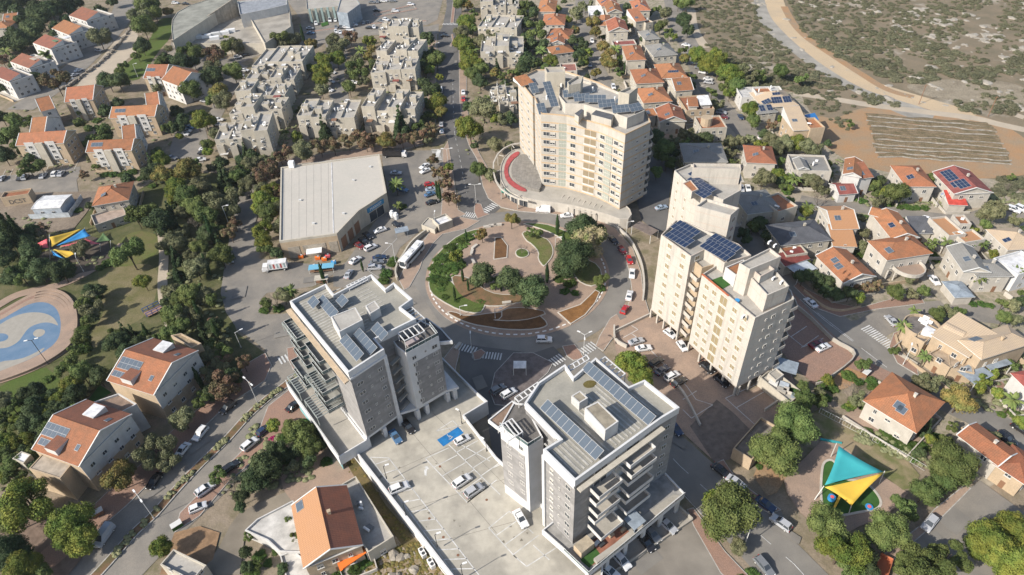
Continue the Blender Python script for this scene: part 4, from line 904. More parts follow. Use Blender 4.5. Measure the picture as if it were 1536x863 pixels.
ed = [G(*p, ZB) for p in ((811.7, 169.9), (850, 173), (883, 181.2), (938.2, 201.6), (976.5, 183), (799, 146), (776.7, 117.6), (801.5, 145), (900, 181.3), (871, 178))]
facade(t, org, ed[0], ed[1], zs, [(.2, 2.1, 1.5, 'win', 0), (.45, 1.8, 1.4, 'shut', 0), (.86, 2.8, 2.5, 'panel', -.6)])
facade(t, org, ed[1], ed[9], zs, [(.5, 2.0, 1.5, 'win', 0)])
lg = band([ed[9].lerp(ed[8], .12), ed[8]], .3); 
facade(t, org, ed[9], G(899.5, 185.2, ZB), zs, [(.55, 4.6, 2.0, 'louvre', -.3)])
facade(t, org, G(899.5, 185.2, ZB), ed[3], zs, [(.14, 1.8, 1.4, 'win', 0), (.4, 2.8, 2.5, 'panel', -.6), (.68, 1.7, 1.4, 'win', 0), (.88, 1.6, 1.4, 'shut', 0)])
facade(t, org, ed[3], ed[4], zs, [(.3, .5, .6, 'dark', .3), (.5, 1.0, 1.1, 'shut', 0), (.82, 1.2, 1.1, 'win', 0)])
facade(t, org, ed[6], ed[5], zs, [(.25, 1.1, 1.1, 'win', 0), (.7, 1.3, 1.2, 'win', 0)]); facade(t, org, ed[7], ed[0], zs, [(.3, .7, 1.1, 'win', 0), (.7, 1.1, 1.1, 'dark', 0)])
uo = (ed[4]-ed[3]).normalized(); out = Vector((uo.x, uo.y))
for k, z in enumerate(zs): balcony(t, org, G(976.5, 183, ZB), G(970, 170, ZB), out*1.9, z-1.0, stone_white)
for (x, y, nx, ny, rz, z) in ((826, 141, 1, 7, .25, 35.9), (812.5, 163, 2, 3, .2, 32.6), (857, 140, 4, 2, .1, 36), (873, 146, 4, 2, .1, 36), (893, 148, 5, 2, -.1, 36), (910, 155, 4, 2, .1, 36), (931, 163, 4, 2, .1, 36), (953, 161, 3, 2, .35, 36), (830, 122, 2, 4, .25, 33.5), (801, 132, 2, 3, .3, 33)):
    p = G(x, y, z); solar(t, org, p, rz, max(2, nx), ny, 1.4, 1.5, z, tilt=.5, dark=False, name='solar_collector')
for i, (x, y) in enumerate(((842, 132), (868, 134), (889, 137), (922, 152), (948, 158), (960, 163), (820, 150))):
    p = G(x, y, 34.4); link_copy(DRUM, 'water_heater', t, (p.x-org[0], p.y-org[1], 34.2), 2.8+i)
# curved arcade podium of the cream tower
ac = G(789, 258, 0); 
pod = smoothpoly(pts("776 222 758 232 749 252 752 276 770 292 800 300 850 306 900 318 940 332 950 318 930 300 860 270 815 240 800 225", 4), 1)
prism_wall(pod, 0, 4, t, org, stone_white, 'podium_wall', .3, concrete, roofname='podium_roof')
rr = smoothpoly(pts("776 226 762 236 755 254 759 272 775 285 790 288 789 283 778 278 765 268 761 255 767 241 781 230", 4), 1); b = MB(); b.face([(*p, 3.95) for p in ccw(rr)]); b.build('red_walkway', mat("red_floor", (.42, .09, .09), fine=.1), t, org)
cr = smoothpoly(pts("784 230 771 241 766 256 770 268 784 279 800 284 812 286 812 262 800 240", 4.6), 1); prism_wall(cr, 3.7, 4.9, t, org, corrug, 'canopy_roof', 0)
for r_, z_ in ((pod, 5.0),):
    qo = ccw(r_)[:]; L_ = [p for p in qo if PX((*p, 4))[0] < 812]
    L_.sort(key=lambda p: atan2((p-ac).y, (p-ac).x) % (2*pi)); b = MB()
    if len(L_) > 3:
        L2 = [p+(p-ac).normalized()*2.8 for p in L_]
        for k_ in range(len(L2)-1): b.quadbox(ccw(band([L2[k_], L2[k_+1]], .5)), z_-.5, z_+.002*(k_ % 3), 0, 0)
        for p in L2[::2]: b.bar((p.x, p.y, 0), (p.x, p.y, z_-.4), .35, 0); 
        for p, p2 in list(zip(L_, L2))[::2]: b.bar((*p, z_-.3), (*p2, z_-.3), .25, 0)
        b.build('arcade_ring', stone_white, t, org)
        for p0_, p1_ in zip(L_, L_[1:]):
            if (p1_-p0_).length > 2.6: add_win(t, org, (p0_+p1_)/2+((p0_+p1_)/2-ac).normalized()*.03, (p1_-p0_).normalized() if facing(Vector(((p1_-p0_).y, -(p1_-p0_).x)), p0_) else (p0_-p1_).normalized(), .2, min(3.4, (p1_-p0_).length-.4), 2.9, 'glass')
for x, y, w_, m in ((760, 287, 4, green_cloth), (772, 291, 5, green_cloth), (786, 294, 5, green_cloth), (813, 290, 3.5, orange_cloth), (758, 272, 3, red_cloth)):
    p = G(x, y, 2.8); b = MB(); b.box(p, (1, -.15), w_, 2.2, 2.7, 2.85, 0); b.build('awning', m, t, org)
pg0, pg1 = G(836, 310, 2), G(893, 326, 2); d = pg1-pg0; u = d.normalized(); v = Vector((-u.y, u.x)); b = MB()
for i in range(8):
    p = pg0+d*i/7; b.bar((*p, 0), (*p, 3.2), .3, 0); b.bar((*(p), 3.2), (*(p+v*5), 3.9), .25, 0)
b.bar((*pg0, 3.2), (*pg1, 3.2), .3, 0); b.build('pergola', stone_white, t, org)
b = MB(); b.quadbox(ccw([pg0+v*.5, pg1+v*.5, pg1+v*4.6, pg0+v*4.6]), 0, .25); b.build('pergola_floor', mat("brown_floor", (.3, .23, .15), fine=.15), t, org)
for i in range(6): 
    p = G(820+i*18, 301+i*4.4, 2); add_win(t, org, p, (G(920, 328)-G(820, 303)).normalized(), .4, 3.0, 2.4, 'glass')
# ---- pale stone tower: two blocks and the rear tower
org = (*G(1075, 520), 0); t = root("apartment_tower", org, "pale stone slab tower with stilts and blue rooftop solar panels", "tower", near=False)
SL = "991.6 352.3 1036.5 384.8 1057 374.5 1087 394.5 1127 383 1108 366 1062 347 1030 333 1014 330"
ql = ccw(pts(SL, 29.5)); prism_wall(ql, 3.4, 29.5, t, org, stone_pale, 'wall', .8, roof_conc, bottom=True)
q2 = ccw(pts("1053 411.5 1132.8 477.1 1191.5 448.7 1187 436 1175 424 1125 386 1090 388", 27.2)); prism_wall(q2, 3.4, 27.2, t, org, stone_pale, 'wall', .9, roof_conc, bottom=True)
qm = ccw(pts("1040 390 1053 402 1090 392 1070 376", 27)); prism_wall(qm, 3.4, 27, t, org, stone_tan, 'recess_wall', .5, roof_conc, bottom=True)
volume(t, org, "1109 395 1125 404 1172 385 1155 372", 34.5, 26, stone_pale, name='lift_house'); volume(t, org, "1127 417 1151 443 1184 429 1163 405", 31.5, 26, stone_pale, name='penthouse_wall')
volume(t, org, "1122 399 1141 415 1162 404 1145 390", 33, 26, stone_pale, name='penthouse_wall')
a, u, v, L, W = rect((1088, 401), (1104, 413), (1116, 390), 30); b = MB(); qq = [a, a+u*L, a+u*L+v*W, a+v*W]; prism_wall(qq, 26, 30, t, org, PW, 'penthouse_wall', .5, terra)
b = MB(); b.face([(*p, 26.45) for p in ccw(pts("1066 421 1083 434 1096 427 1082 415", 26.4))]); b.build('roof_turf', turf, t, org)
b = MB(); e0, e1 = G(1053, 411.5, 27.2), G(1093, 444.3, 27.2); b.quadbox(ccw(band([e0, e1], .5)), 27.2, 27.32); b.build('red_coping', mat("red_coping", (.5, .16, .08), fine=.1), t, org)
zsC = [4.6+3.25*i for i in range(8)]
f0, f1 = G(991.6, 352.3, 29.5), G(1036.5, 384.8, 29.5); facade(t, org, f0, f1, zsC, [(.33, 1.5, 1.4, 'tan', 0), (.78, 1.5, 1.4, 'tan', 0)])
g0, g1 = G(1053, 411.5, 27.2), G(1132.8, 477.1, 27.2); facade(t, org, g0, g1, zsC[:7], [(.13, 1.5, 1.4, 'tan', 0), (.28, 1.5, 1.4, 'tan', .1), (.46, 2.4, 2.7, 'tan', -.6), (.67, 1.5, 1.4, 'tan', 0), (.85, 1.5, 1.4, 'tan', 0)])
h0, h1 = g1, G(1191.5, 448.7, 27.2); facade(t, org, h0, h1, zsC[:7], [(.33, .6, .7, 'dark', .2), (.52, 1.2, 1.1, 'dark', 0), (.8, 1.0, .9, 'dark', .1)])
facade(t, org, f1, G(1057, 374.5, 29.5), zsC, [(.5, 1.6, 1.3, 'tan', 0)])
u = (e1-e0).normalized(); mo = Vector((u.y, -u.x))
for z in zsC[:7]:
    p0, p1 = G(1040, 390, 27), G(1053, 402, 27); balcony(t, org, p0, p1, mo*1.0 if facing(mo, p0) else -mo*1.0, z-1.2, stone_pale, h=1.1)
uo = (h1-h0).normalized()
for z in zsC[:7]: balcony(t, org, h1, G(1187, 436, 27.2), uo*2.2, z-1.0, stone_pale, h=.9)
for p in [G(976+i*10.5, 475+i*9.2) for i in range(0)]: pass
for (Aq, Bq) in ((f0, f1), (g0, g1)):
    for i in range(5):
        p = Aq.lerp(Bq, (i+.02)/4.05); b = MB(); b.box(p+Vector((.2, .3)), u, .5, .5, 0, 3.4); b.build('pillar', stone_white, t, org)
for i in range(4): p = h0.lerp(h1, .1+i*.28); b = MB(); b.box(p, uo, .5, .5, 0, 3.4); b.build('pillar', stone_white, t, org)
b = MB(); cq = ccw([f1+v*0+Vector((2, 3)), g0+Vector((4, 5)), g0.lerp(g1, .55)+Vector((6, 7)), f1+Vector((8, 8))]); b.quadbox(cq, .1, 3.4); b.build('lobby_wall', stone_beige, t, org)
ang = atan2(*reversed(tuple((G(1127, 383, 30)-G(1062, 347, 30)).normalized())))
for (x, y, nx, ny) in ((1028, 344, 6, 2), (1019, 357, 6, 2), (1085, 366, 7, 2), (1076, 375, 7, 2)): solar(t, org, G(x, y, 30.4), ang, nx, ny, 1.15, 1.9, 30.4, tilt=.12)
for x, y in ((1158, 385), (1150, 380), (1120, 455), (1172, 425), (1160, 419)): p = G(x, y, 31); link_copy(ACU, 'ac_unit', t, (p.x-org[0], p.y-org[1], {0: 33.8, 1: 33.8}.get(0 if y < 390 else 2, 30.75 if y < 430 else 26.4)), .6)
p = G(1106, 450, 27); b = MB(); cyl = [p+Vector((cos(k*pi/5), sin(k*pi/5)))*.6 for k in range(10)]; b.quadbox(ccw(cyl), 26.35, 27.0); b.build('blue_pool', blue_cloth, t, org)
org = (*G(1060, 330), 0); t = root("apartment_tower", org, "pale tower with large blank walls behind the solar panelled tower", "tower", near=False)
volume(t, org, "1011.6 256 1040 283 1085 300 1112 285 1112 262 1036 246", 25, 0, stone_pale)
volume(t, org, "1040 252 1112 254 1111 246 1040 245", 29.5, 24, stone_pale, name='penthouse_wall'); volume(t, org, "1044 309 1096 323 1109 312 1060 298", 28, 0, stone_pale, name='penthouse_wall')
volume(t, org, "1024 275 1038 288 1048 284 1036 270", 26.5, 24, stone_pale, roofm=terra, name='penthouse_wall', parapet=.2)
f0, f1 = G(1011.6, 256, 25), G(1040, 283, 25); facade(t, org, f0, f1, [3+3.1*i for i in range(7)], [(.25, .9, 1.1, 'tan', 0), (.7, .9, 1.1, 'tan', 0)])
facade(t, org, G(1096, 323, 28), G(1109, 312, 28), [3+3.1*i for i in range(8)], [(.5, 1.6, 1.4, 'dark', 0)])
for (x, y, nx, ny) in ((1047, 260, 3, 3), (1043, 270, 3, 2), (1057, 280, 5, 2), (1050, 287, 5, 2)): solar(t, org, G(x, y, 26), ang-.1, nx, ny, 1.3, 1.6, 26, tilt=.15)
org_ = (*G(1176, 580), 0); tt = root("terrace_building", org_, "low beige terrace building with clutter behind the pale stone tower", "building", near=False)
prism_wall(ccw(pts("1140 566 1158 552 1204 588 1186 604", 3.4)), 0, 3.4, tt, org_, stone_beige, 'wall', .8, roof_conc); prism_wall(ccw(pts("1152 560 1164 552 1176 562 1164 571", 4.4)), 2.6, 4.4, tt, org_, stone_white, 'roof_room', .3, concrete)
for x, y, c_ in ((1176, 578, bluesheet), (1182, 586, stone_white), (1190, 588, turf), (1160, 574, metal_w), (1172, 586, concrete), (1194, 594, greysheet)): b = MB(); b.box(G(x, y, 3), (1, -.6), 2.2, 1.4, 2.6, 3.5); b.build('roof_clutter', c_, tt, org_)
p_ = G(1178, 548, 3.4); b = MB(); b.box(p_, (1, -.55), 6, 4.5, 3.3, 3.45, 0); [b.bar((*(p_+Vector((sx, sy))), 0), (*(p_+Vector((sx, sy))), 3.3), .12) for sx in (-2, 2) for sy in (-1, 1)]; tag(b.build("canopy", greysheet), "grey blue canopy behind the pale stone tower", "canopy", near=False)
# ---- concrete parking deck joining the two grey towers
ZD = 4.0
org = (*G(660, 720), 0); t = root("parking_deck", org, "raised concrete parking deck with white bays between the grey towers", "parking deck", near=False)
DK = "454 578 563 719 700 895 900 895 905 850 880 830 840 800 800 740 757 700 745 689 697 627 732 606 716 592 700 576 663 539 560 560 470 570"
qd = ccw(pts(DK, ZD)); prism_wall(qd, 0, ZD+1.0, t, org, clean_white, 'deck_wall', 1.0, deckconc, th=.35, roofname='deck_floor')
wl0, wl1 = G(456, 580, ZD), G(690, 882, ZD); facade(t, org, wl0, wl1, [1.2], [(i/17+.03, 2.4, .9, 'dark', 0) for i in range(17)])
zt = ZD+.02
def paint(par, org, lines, z, w=.2, m=None, name='bay_lines'):
    b = MB()
    for s_ in lines:
        q = pts(s_, z)
        for i in range(len(q)-1):
            a, c = q[i], q[i+1]; u_ = (c-a).normalized(); n_ = Vector((-u_.y, u_.x))*w/2; b.face([(*(a-n_), z), (*(c-n_), z), (*(c+n_), z), (*(a+n_), z)])
    return b.build(name, m or white_paint, par, org)
ln = ["555 686 583 687 724 870", "555 686 680 860"]
for i in range(13): f = i/12; xa, ya = 562+(686-562)*f, 697+(868-697)*f; xb, yb = 585+(724-585)*f, 689+(868-689)*f; ln.append("%f %f %f %f" % (xa, ya, xb, yb))
ln += ["638 688 701 754", "679 660 735 692"]+["%f %f %f %f" % (638+12.6*i, 688+13.2*i, 671+12.6*i+2, 669+11*i+3) for i in range(6)]
ln += ["673 667 750 742", "%f %f %f %f" % (701, 754, 745, 720)]+["%f %f %f %f" % (672+12*i, 667+12*i, 706+11*i, 650+11*i) for i in range(1, 5)]
ln += ["654 647 679 631 695 647 662 656", "654 647 692 638", "988 0 988 0"][:2]
ln += ["733 792 764 767 800 800", "733 792 775 838", "745 803 780 778", "758 817 792 792", "770 832 808 803", "770 833 790 850 845 815 830 800", "800 818 824 840", "784 680 740 702"]
paint(t, org, ln, zt)
for i, (x0, y0) in enumerate(((0, 0),)):
    b = MB(); q = ccw(pts("655.5 660 687 640.5 695.5 649.5 665 670", zt)); b.face([(*p, zt+.002) for p in q]); b.build('disabled_bay', blue_paint, t, org)
c = G(674, 656, zt); b = MB(); n = 14; uu = (G(687, 640.5, zt)-G(655.5, 660, zt)).normalized(); vv = Vector((-uu.y, uu.x))
P_ = lambda x, y: (*(c+uu*x+vv*y), zt+.008)
for i in range(10):
    t0, t1 = -2.6+i*.42, -2.6+(i+1)*.42; b.face([P_(cos(t0)*.55, sin(t0)*.55-.1), P_(cos(t1)*.55, sin(t1)*.55-.1), P_(cos(t1)*.4, sin(t1)*.4-.1), P_(cos(t0)*.4, sin(t0)*.4-.1)])
b.face([P_(-.08, -.1), P_(.08, -.1), P_(.08, .7), P_(-.08, .7)]); b.face([P_(.08, -.1), P_(.5, -.1), P_(.5, .05), P_(.08, .05)]); b.face([P_(.42, -.1), P_(.56, -.1), P_(.75, -.6), P_(.6, -.6)])
b.face([P_(cos(k)*.13, .9+sin(k)*.13) for k in [j*pi/4 for j in range(8)]]); b.build('wheelchair_symbol', white_paint, t, org)
b = MB(); q = pts("637 713 636 706 639 702 635 701 641 699 644 704 641 704 640 708 640 714", zt); b.face([(*p, zt+.004) for p in ccw(q)]); b.build('painted_arrow', white_paint, t, org)
sr_ = random.Random(15)
for i in range(22):     # oil spots in the bays and the lanes
    x, y = sr_.choice(((585, 710), (640, 780), (600, 730), (670, 690), (700, 700), (710, 715), (760, 810), (780, 800), (690, 780), (650, 830))); p = G(x+sr_.uniform(-16, 16), y+sr_.uniform(-12, 12), ZD); r_ = sr_.uniform(.12, .36); k_ = sr_.random()*6
    b = MB(); b.face([(p.x+cos(a_*pi/5)*r_*(1+.35*sin(a_*2+k_)), p.y+sin(a_*pi/5)*r_*(1+.3*cos(a_*1.7+k_)), zt-.008+.0002*i) for a_ in range(10)]); b.build('oil_spot', mat("oil_spot", (.27, .245, .2), fine=.2), t, org)
paint(t, org, ["563 719 740 640", "600 768 770 715", "640 818 800 775", "610 640 745 800", "650 620 790 760"], zt-.012, .07, mat("joint_seal", (.2, .19, .17)), 'expansion_joint')
for x, y in ((644, 778), (665, 806), (687, 833), (660, 700), (730, 750)): p = G(x, y, ZD); b = MB(); b.quadbox([p+Vector((cos(k*pi/4), sin(k*pi/4)))*.3 for k in range(8)], ZD, zt+.01); b.build('drain', plain("rust_drain", (.2, .1, .06), rough=.9), t, org)
# ---- left grey tower
ZA = 30.0
org = (*G(560, 560), 0); t = root("apartment_tower", org, "left grey and white tower with roof collectors and stepped side terraces", "tower", near=False)
RA = "435.6 452 489.5 426 501.6 441.6 557 412 578 433 590 424 618 448.5 600.7 460.7 623 478 562.5 507.6 576 523 522.5 558"
q = ccw(pts(RA, ZA)); prism_wall(q, 8, ZA-1.6, t, org, grey_clad, 'wall'); b = MB()
prism_wall([p+(p-sum(q, Vector((0, 0)))/len(q))*.012 for p in q], ZA-1.9, ZA, t, org, clean_white, 'roof_band', 1.0, mat("slat_roof", (.33, .315, .27), scale=.3, c2=(.27, .26, .225), fine=.1, fscale=2), th=.4)
q2 = ccw(pts("595 520 609 530.5 658 504 645 487 622 477 580 498", 26.6)); prism_wall(q2, 8, 26.6, t, org, clean_white, 'wall', .3, mat("dark_terrace2", (.16, .15, .14), fine=.1))
b = MB()     # roof gravel strips
for i in range(13):
    f = i/12; a_, c_ = G(449+f*90, 459+f*92, 29).lerp(G(449, 459, 29), 0), None
ru = (G(522.5, 558, ZA)-G(435.6, 452, ZA)).normalized(); rv = Vector((-ru.y, ru.x)); base = G(435.6, 452, ZA)
if rv.dot(G(557, 412, ZA)-base) < 0: rv = -rv
for par_, nm, rr_, bb_, i_n, L0 in ((t, 'roof_strip', None, base, 22, 21),):
    for i in range(i_n):
        s0 = 1.4+i*.95
        if s0 > 20.5: break
        w0, w1 = 1.2, 9.5+RND.uniform(0, 2.5)
        p0, p1 = base+ru*s0+rv*w0, base+ru*s0+rv*w1; b.quadbox(ccw(band([p0, p1], .34)), ZA-1, ZA-.93, 0, 0)
for i in range(12):
    s0 = 2.5+i*1.2; p0, p1 = base+ru*s0+rv*(13.2+RND.uniform(-1, 1)), base+ru*s0+rv*(17.0); b.quadbox(ccw(band([p0, p1], .22)), ZA-1, ZA-.93, 0, 0)
b.build('roof_strips', mat("light_gravel", (.52, .5, .45), fine=.2, fscale=6), t, org)
volume(t, org, "496 475 509 498 544 480 533 461", ZA+2.2, ZA-1, PW, roofm=roof_conc, parapet=.15, name='lift_house'); volume(t, org, "548 459 555 471 570 462 562 451", ZA+1.4, ZA-1, PW, roofm=roof_conc, parapet=.1, name='vent_house')
ra = atan2(ru.y, ru.x)
for (x, y, n_) in ((470, 453, 2), (491, 460, 5), (513, 451, 2), (527, 521, 5), (547, 512, 5), (569, 497, 3)): solar(t, org, G(x, y, ZA+.4), ra, n_, 1, 1.6, 2.2, ZA+.4, tilt=-.45 if 0 else .5, dark=False, name='solar_collector')
def pergola(par, org, s_, z, n, m=None, name='pergola', zb=None):
    a_, b_, c_ = pts(s_, z); d_ = b_-a_; w_ = c_-b_; b = MB(); wv = Vector((*w_, 0))
    for i in range(n): p = a_+d_*i/(n-1); b.bar((*p, z), (*(p+w_), z), .22, 0)
    b.bar((*a_, z-.02), (*b_, z-.02), .2, 0); b.bar((*(a_+w_), z-.02), (*(b_+w_), z-.02), .2, 0)
    for p in (a_, b_, b_+w_, a_+w_): b.bar((*p, zb if zb is not None else z-2.4), (*p, z), .16, 0)
    b.build(name, m or clean_white, par, org)
pergola(t, org, "597 500 627 486 637 497", 29, 5); pergola(t, org, "617 455 636 474 622 483" if 0 else "617 460 637 478 625 485", 28.5, 6); pergola(t, org, "524 434 552 420 548 415", 29.6, 6)
railing(t, org, *[G(x, y, 26.6) for x, y in ((609, 530), (657, 504))], 26.6); railing(t, org, *[G(x, y, 26.6) for x, y in ((657, 504), (645, 488))], 26.6)
b = MB(); p = G(619, 514, 26.5); b.box(p, ru, 1.2, 3, 26.4, 27.1, 0); b.build('terrace_sofa', plain("cushion", (.35, .3, .3)), t, org)
q3 = ccw(pts("655 515 679 513 662 494 640 478 630 484 650 500", 23.6)); prism_wall(q3, 22.9, 23.9, t, org, clean_white, 'balcony', .3, mat("dark_terrace2", (.16, .15, .14))); 
zA = [9.2+3.05*i for i in range(6)]
f0, f1 = G(522.5, 558, ZA), G(576, 523, ZA); fs = [G(609, 530.5, 26.6), G(658, 504, 26.6)]
facade(t, org, f0, f1, zA, [(.2, 1.5, 1.0, 'dark', 0), (.47, .5, .7, 'dark', .3), (.78, 1.1, 1.0, 'dark', .2)])
facade(t, org, fs[0], fs[1], zA[:5]+[23.6], [(.2, 1.1, 1.1, 'dark', 0), (.55, .5, .7, 'dark', .3), (.83, 1.4, 1.1, 'dark', 0)])
u = (fs[1]-fs[0]).normalized(); b = MB(); nn = Vector((u.y, -u.x)); nn = nn if facing(nn, fs[0]) else -nn
b.quadbox(ccw([fs[0]+u*1.6+nn*.05, fs[1]+nn*.05, fs[1]-nn*.01, fs[0]+u*1.6-nn*.01]), 8.3, 22.6); 
b.build('cladding_panel', grey_clad, t, org)
for (s0, s1, za, zb) in ((f0, f1, 8, 28.2),):
    u_ = (s1-s0).normalized(); n_ = Vector((u_.y, -u_.x)); n_ = n_ if facing(n_, s0) else -n_
    b = MB(); b.quadbox(ccw([s1-u_*.7+n_*.35, s1+u_*.1+n_*.35, s1+u_*.1-n_*.1, s1-u_*.7-n_*.1]), 4.1, zb); b.quadbox(ccw([s0-u_*.2+n_*.36, s1-u_*.7+n_*.36, s1-u_*.7-n_*.1, s0-u_*.2-n_*.1]), zb-.5, zb+.02); b.build('white_frame', clean_white, t, org)
r0, r1 = G(576, 523, 29), G(595, 520, 26.6)
for z in zA: 
    b = MB(); b.quadbox(ccw(band([G(577, 524, 29)+rv*.5, G(594, 522, 26.6)+rv*.5], .9)), z-1.0, z-.7); b.build('stair_slab', concrete, t, org)
# podium of the tower: slab at 8 m with pillars down to the deck
PA = "436 547 452 528 480 520 560 500 640 508 690 572 626 622 600 636 545.4 664 470 640"
PA = [G(454, 566, 8), G(470, 540, 8), G(560, 520, 8), G(640, 520, 8), G(685, 563, 8), G(545.4+78, 618, 8), G(597, 638, 8), G(545.4, 662, 8), G(538, 665, 8)]
# lower balconies and terraces stepping out on the left side
lf0, lf1 = G(436, 453, ZA), G(522.5, 558, ZA); lu = (lf1-lf0).normalized(); ln_ = Vector((lu.y, -lu.x)); ln_ = ln_ if ln_.x < 0 else -ln_
pq = ccw([lf1+ln_*.3-lu*.0, lf0+ln_*.3, lf0+ln_*7.5-lu*0, lf1+ln_*7.5]); prism_wall(pq, 4, 7.2, t, org, clean_white, 'podium_wall', .9, concrete, roofname='podium_terrace')
pod2 = ccw([lf1+ln_*.2, f1+Vector((.2, .2)), G(609, 530.5, 26.6), G(658, 504, 26.6), G(679, 513, 23.6), G(640, 470, 23.6), G(557, 412, ZA), lf0+ln_*.2]); b = MB(); b.quadbox(pod2, 7.3, 8.0, 0, 0, True); b.build('podium_slab', clean_white, t, org)
for p in (lf1+ln_*.0+lu*-.4, f0.lerp(f1, .5), f1, fs[0]+nn*.0, fs[0].lerp(fs[1], .3), fs[1], G(672, 514, 23.6)): b = MB(); b.box(p-nn*.5, u, .9, 1.6, 4, 7.3); b.build('pillar', clean_white, t, org)
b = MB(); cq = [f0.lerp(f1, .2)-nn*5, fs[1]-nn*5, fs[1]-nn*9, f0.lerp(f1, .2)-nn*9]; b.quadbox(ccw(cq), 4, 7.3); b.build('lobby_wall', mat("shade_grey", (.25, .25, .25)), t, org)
for k, z in enumerate([10.2+3.05*i for i in range(6)]):
    for (s0_, s1_, o_, dz_) in ((1.0, 8.5, 3.2+(1.6 if k < 2 else 0), 0), (11.5, 19.0, 2.6+(1.5 if k < 3 else 0), .2)):
        p0_, p1_ = lf0+lu*s0_, lf0+lu*s1_; b = MB(); b.quadbox(ccw([p0_, p1_, p1_+ln_*o_, p0_+ln_*o_]), z+dz_-.25, z+dz_, 0, 0, True); b.build('balcony', mat("balcony_slab", (.36, .36, .33), fine=.1), t, org)
        e_ = [p0_, p0_+ln_*o_, p1_+ln_*o_, p1_]
        for q_ in range(3): railing(t, org, e_[q_], e_[q_+1], z+dz_, .95)
    add_win(t, org, lf0+lu*4.5+ln_*.01, -lu, z+.1, 3.2, 2.2, 'glass'); add_win(t, org, lf0+lu*15.5+ln_*.01, -lu, z+.3, 3.2, 2.2, 'glass')
for (s0, s1, w_, z) in ((.6, 8.8, 3.6, 25.8), (11.5, 18.0, 5, 17.6), (2, 9, 7, 10.6), (12, 19, 7, 10.9)):
    b = MB(); p0, p1 = lf0+lu*s0, lf0+lu*s1
    nn_ = 9
    for i in range(nn_): p = p0.lerp(p1, i/(nn_-1)); b.bar((*(p+ln_*.2), z), (*(p+ln_*w_), z), .16, 0)
    b.bar((*(p0+ln_*w_), z), (*(p1+ln_*w_), z), .2, 0)
    for p in (p0, p1): b.bar((*(p+ln_*w_), z-2.6), (*(p+ln_*w_), z), .16, 0)
    b.build('pergola', metal_g, t, org)
railing(t, org, lf0+ln_*7.4, lf1+ln_*7.4, 7.25, .9)
b = MB(); b.quadbox(ccw([lf0+ln_*.5-lu*.3, lf1+ln_*.5+lu*.3, lf1+ln_*1.6+lu*.6, lf0+ln_*1.6-lu*.3]), 27.7, 28.05, 0, 0, True); b.build('roof_ledge', ST, t, org)
# ---- right grey tower
ZR = 30.0; TZ = 8.0
org = (*G(890, 700), 0); t = root("apartment_tower", org, "right grey and white tower with long rooftop collector rows", "tower", near=False)
RD = "788 604 808 574 848 547 861 565 893.5 537 943 580 966 570 1018 611 991 627 863 720 815.5 673 840.6 658"
q = ccw(pts(RD, ZR)); prism_wall(q, 4, ZR-1.6, t, org, grey_clad, 'wall')
cen = sum(q, Vector((0, 0)))/len(q); prism_wall([p+(p-cen)*.012 for p in q], ZR-1.9, ZR, t, org, clean_white, 'roof_band', 1.0, MATS["slat_roof"], th=.4)
q2 = ccw(pts("750 639 792 670 815 657 788 606 770 604", 27)); prism_wall(q2, 4, 27, t, org, clean_white, 'wall', .3, MATS["dark_terrace2"])
f0, f1, f2 = G(815.5, 673, ZR), G(863, 720, ZR), G(991, 627, ZR); f3 = G(1018, 611, ZR)
fu = (f1-f0).normalized(); gu = (f2-f1).normalized(); fn = Vector((fu.y, -fu.x)); fn = fn if facing(fn, f0) else -fn; gn = Vector((gu.y, -gu.x)); gn = gn if facing(gn, f1) else -gn
LB = (f1-f0).length; GL = (f2-f1).length
b = MB()
for i in range(30):
    s0 = 1.3+i*1.0
    if s0 > GL+2: break
    p0 = f1-fu*1.2+gu*s0; wl = 8+RND.uniform(-1, 1) if s0 < 5 else 12+RND.uniform(-2, 2); b.quadbox(ccw(band([p0, p0-fu*wl], .34)), ZR-1, ZR-.93, 0, 0)
b.build('roof_strips', MATS["light_gravel"], t, org)
volume(t, org, "877 612 908 646 928 632 897 602", ZR+2.4, ZR-1, PW, parapet=.1, roofm=mat("tan_cap", (.33, .29, .22)), name='lift_house'); volume(t, org, "857 594 869 605 882 597 870 586", ZR+1.2, ZR-1, PW, parapet=.1, roofm=MATS["tan_cap"], name='vent_house')
aa = atan2(fu.y, fu.x)
for (x, y, n_) in ((856, 643, 10), (906, 571, 7), (951, 609, 6)): solar(t, org, G(x, y, ZR+.4), aa, n_, 1, 1.55, 2.3, ZR+.4, tilt=.5, dark=False, name='solar_collector')
b = MB(); b.face([(*p, ZR-.9) for p in smoothpoly(ccw(pts("873 576 884 570 896 574 890 582 878 583", ZR-1)), 2)]); b.build('roof_moss', mat("roof_moss", (.16, .13, .04), fine=.3), t, org)
pergola(t, org, "746 645 765 632 784 650" if 0 else "747 641 768 628 784 648", 28.6, 5, zb=26.8); pergola(t, org, "862 562 887 545 893 552" if 0 else "856 556 884 539 880 533", 29, 5); pergola(t, org, "900 541 930 567 938 561", 28.8, 6); pergola(t, org, "778 603 812 580 806 574", 28.5, 6)
railing(t, org, G(750, 639, 27), G(792, 670, 27), 27); railing(t, org, G(792, 670, 27), G(812, 658, 27), 27)
prism_wall(ccw(pts("732 631 750 645 790 612 768 602", 24)), 23.2, 24.2, t, org, clean_white, 'balcony', .3, mat("brown_deck", (.27, .19, .14)))
b = MB(); p = G(805, 650, 27.5)
z6 = [9.4+3.1*i for i in range(6)]
facade(t, org, f0, f1, z6, [(.27, 1.0, 1.3, 'shut', 0), (.52, .45, .8, 'dark', .2), (.8, 1.4, 1.3, 'dark', 0)])
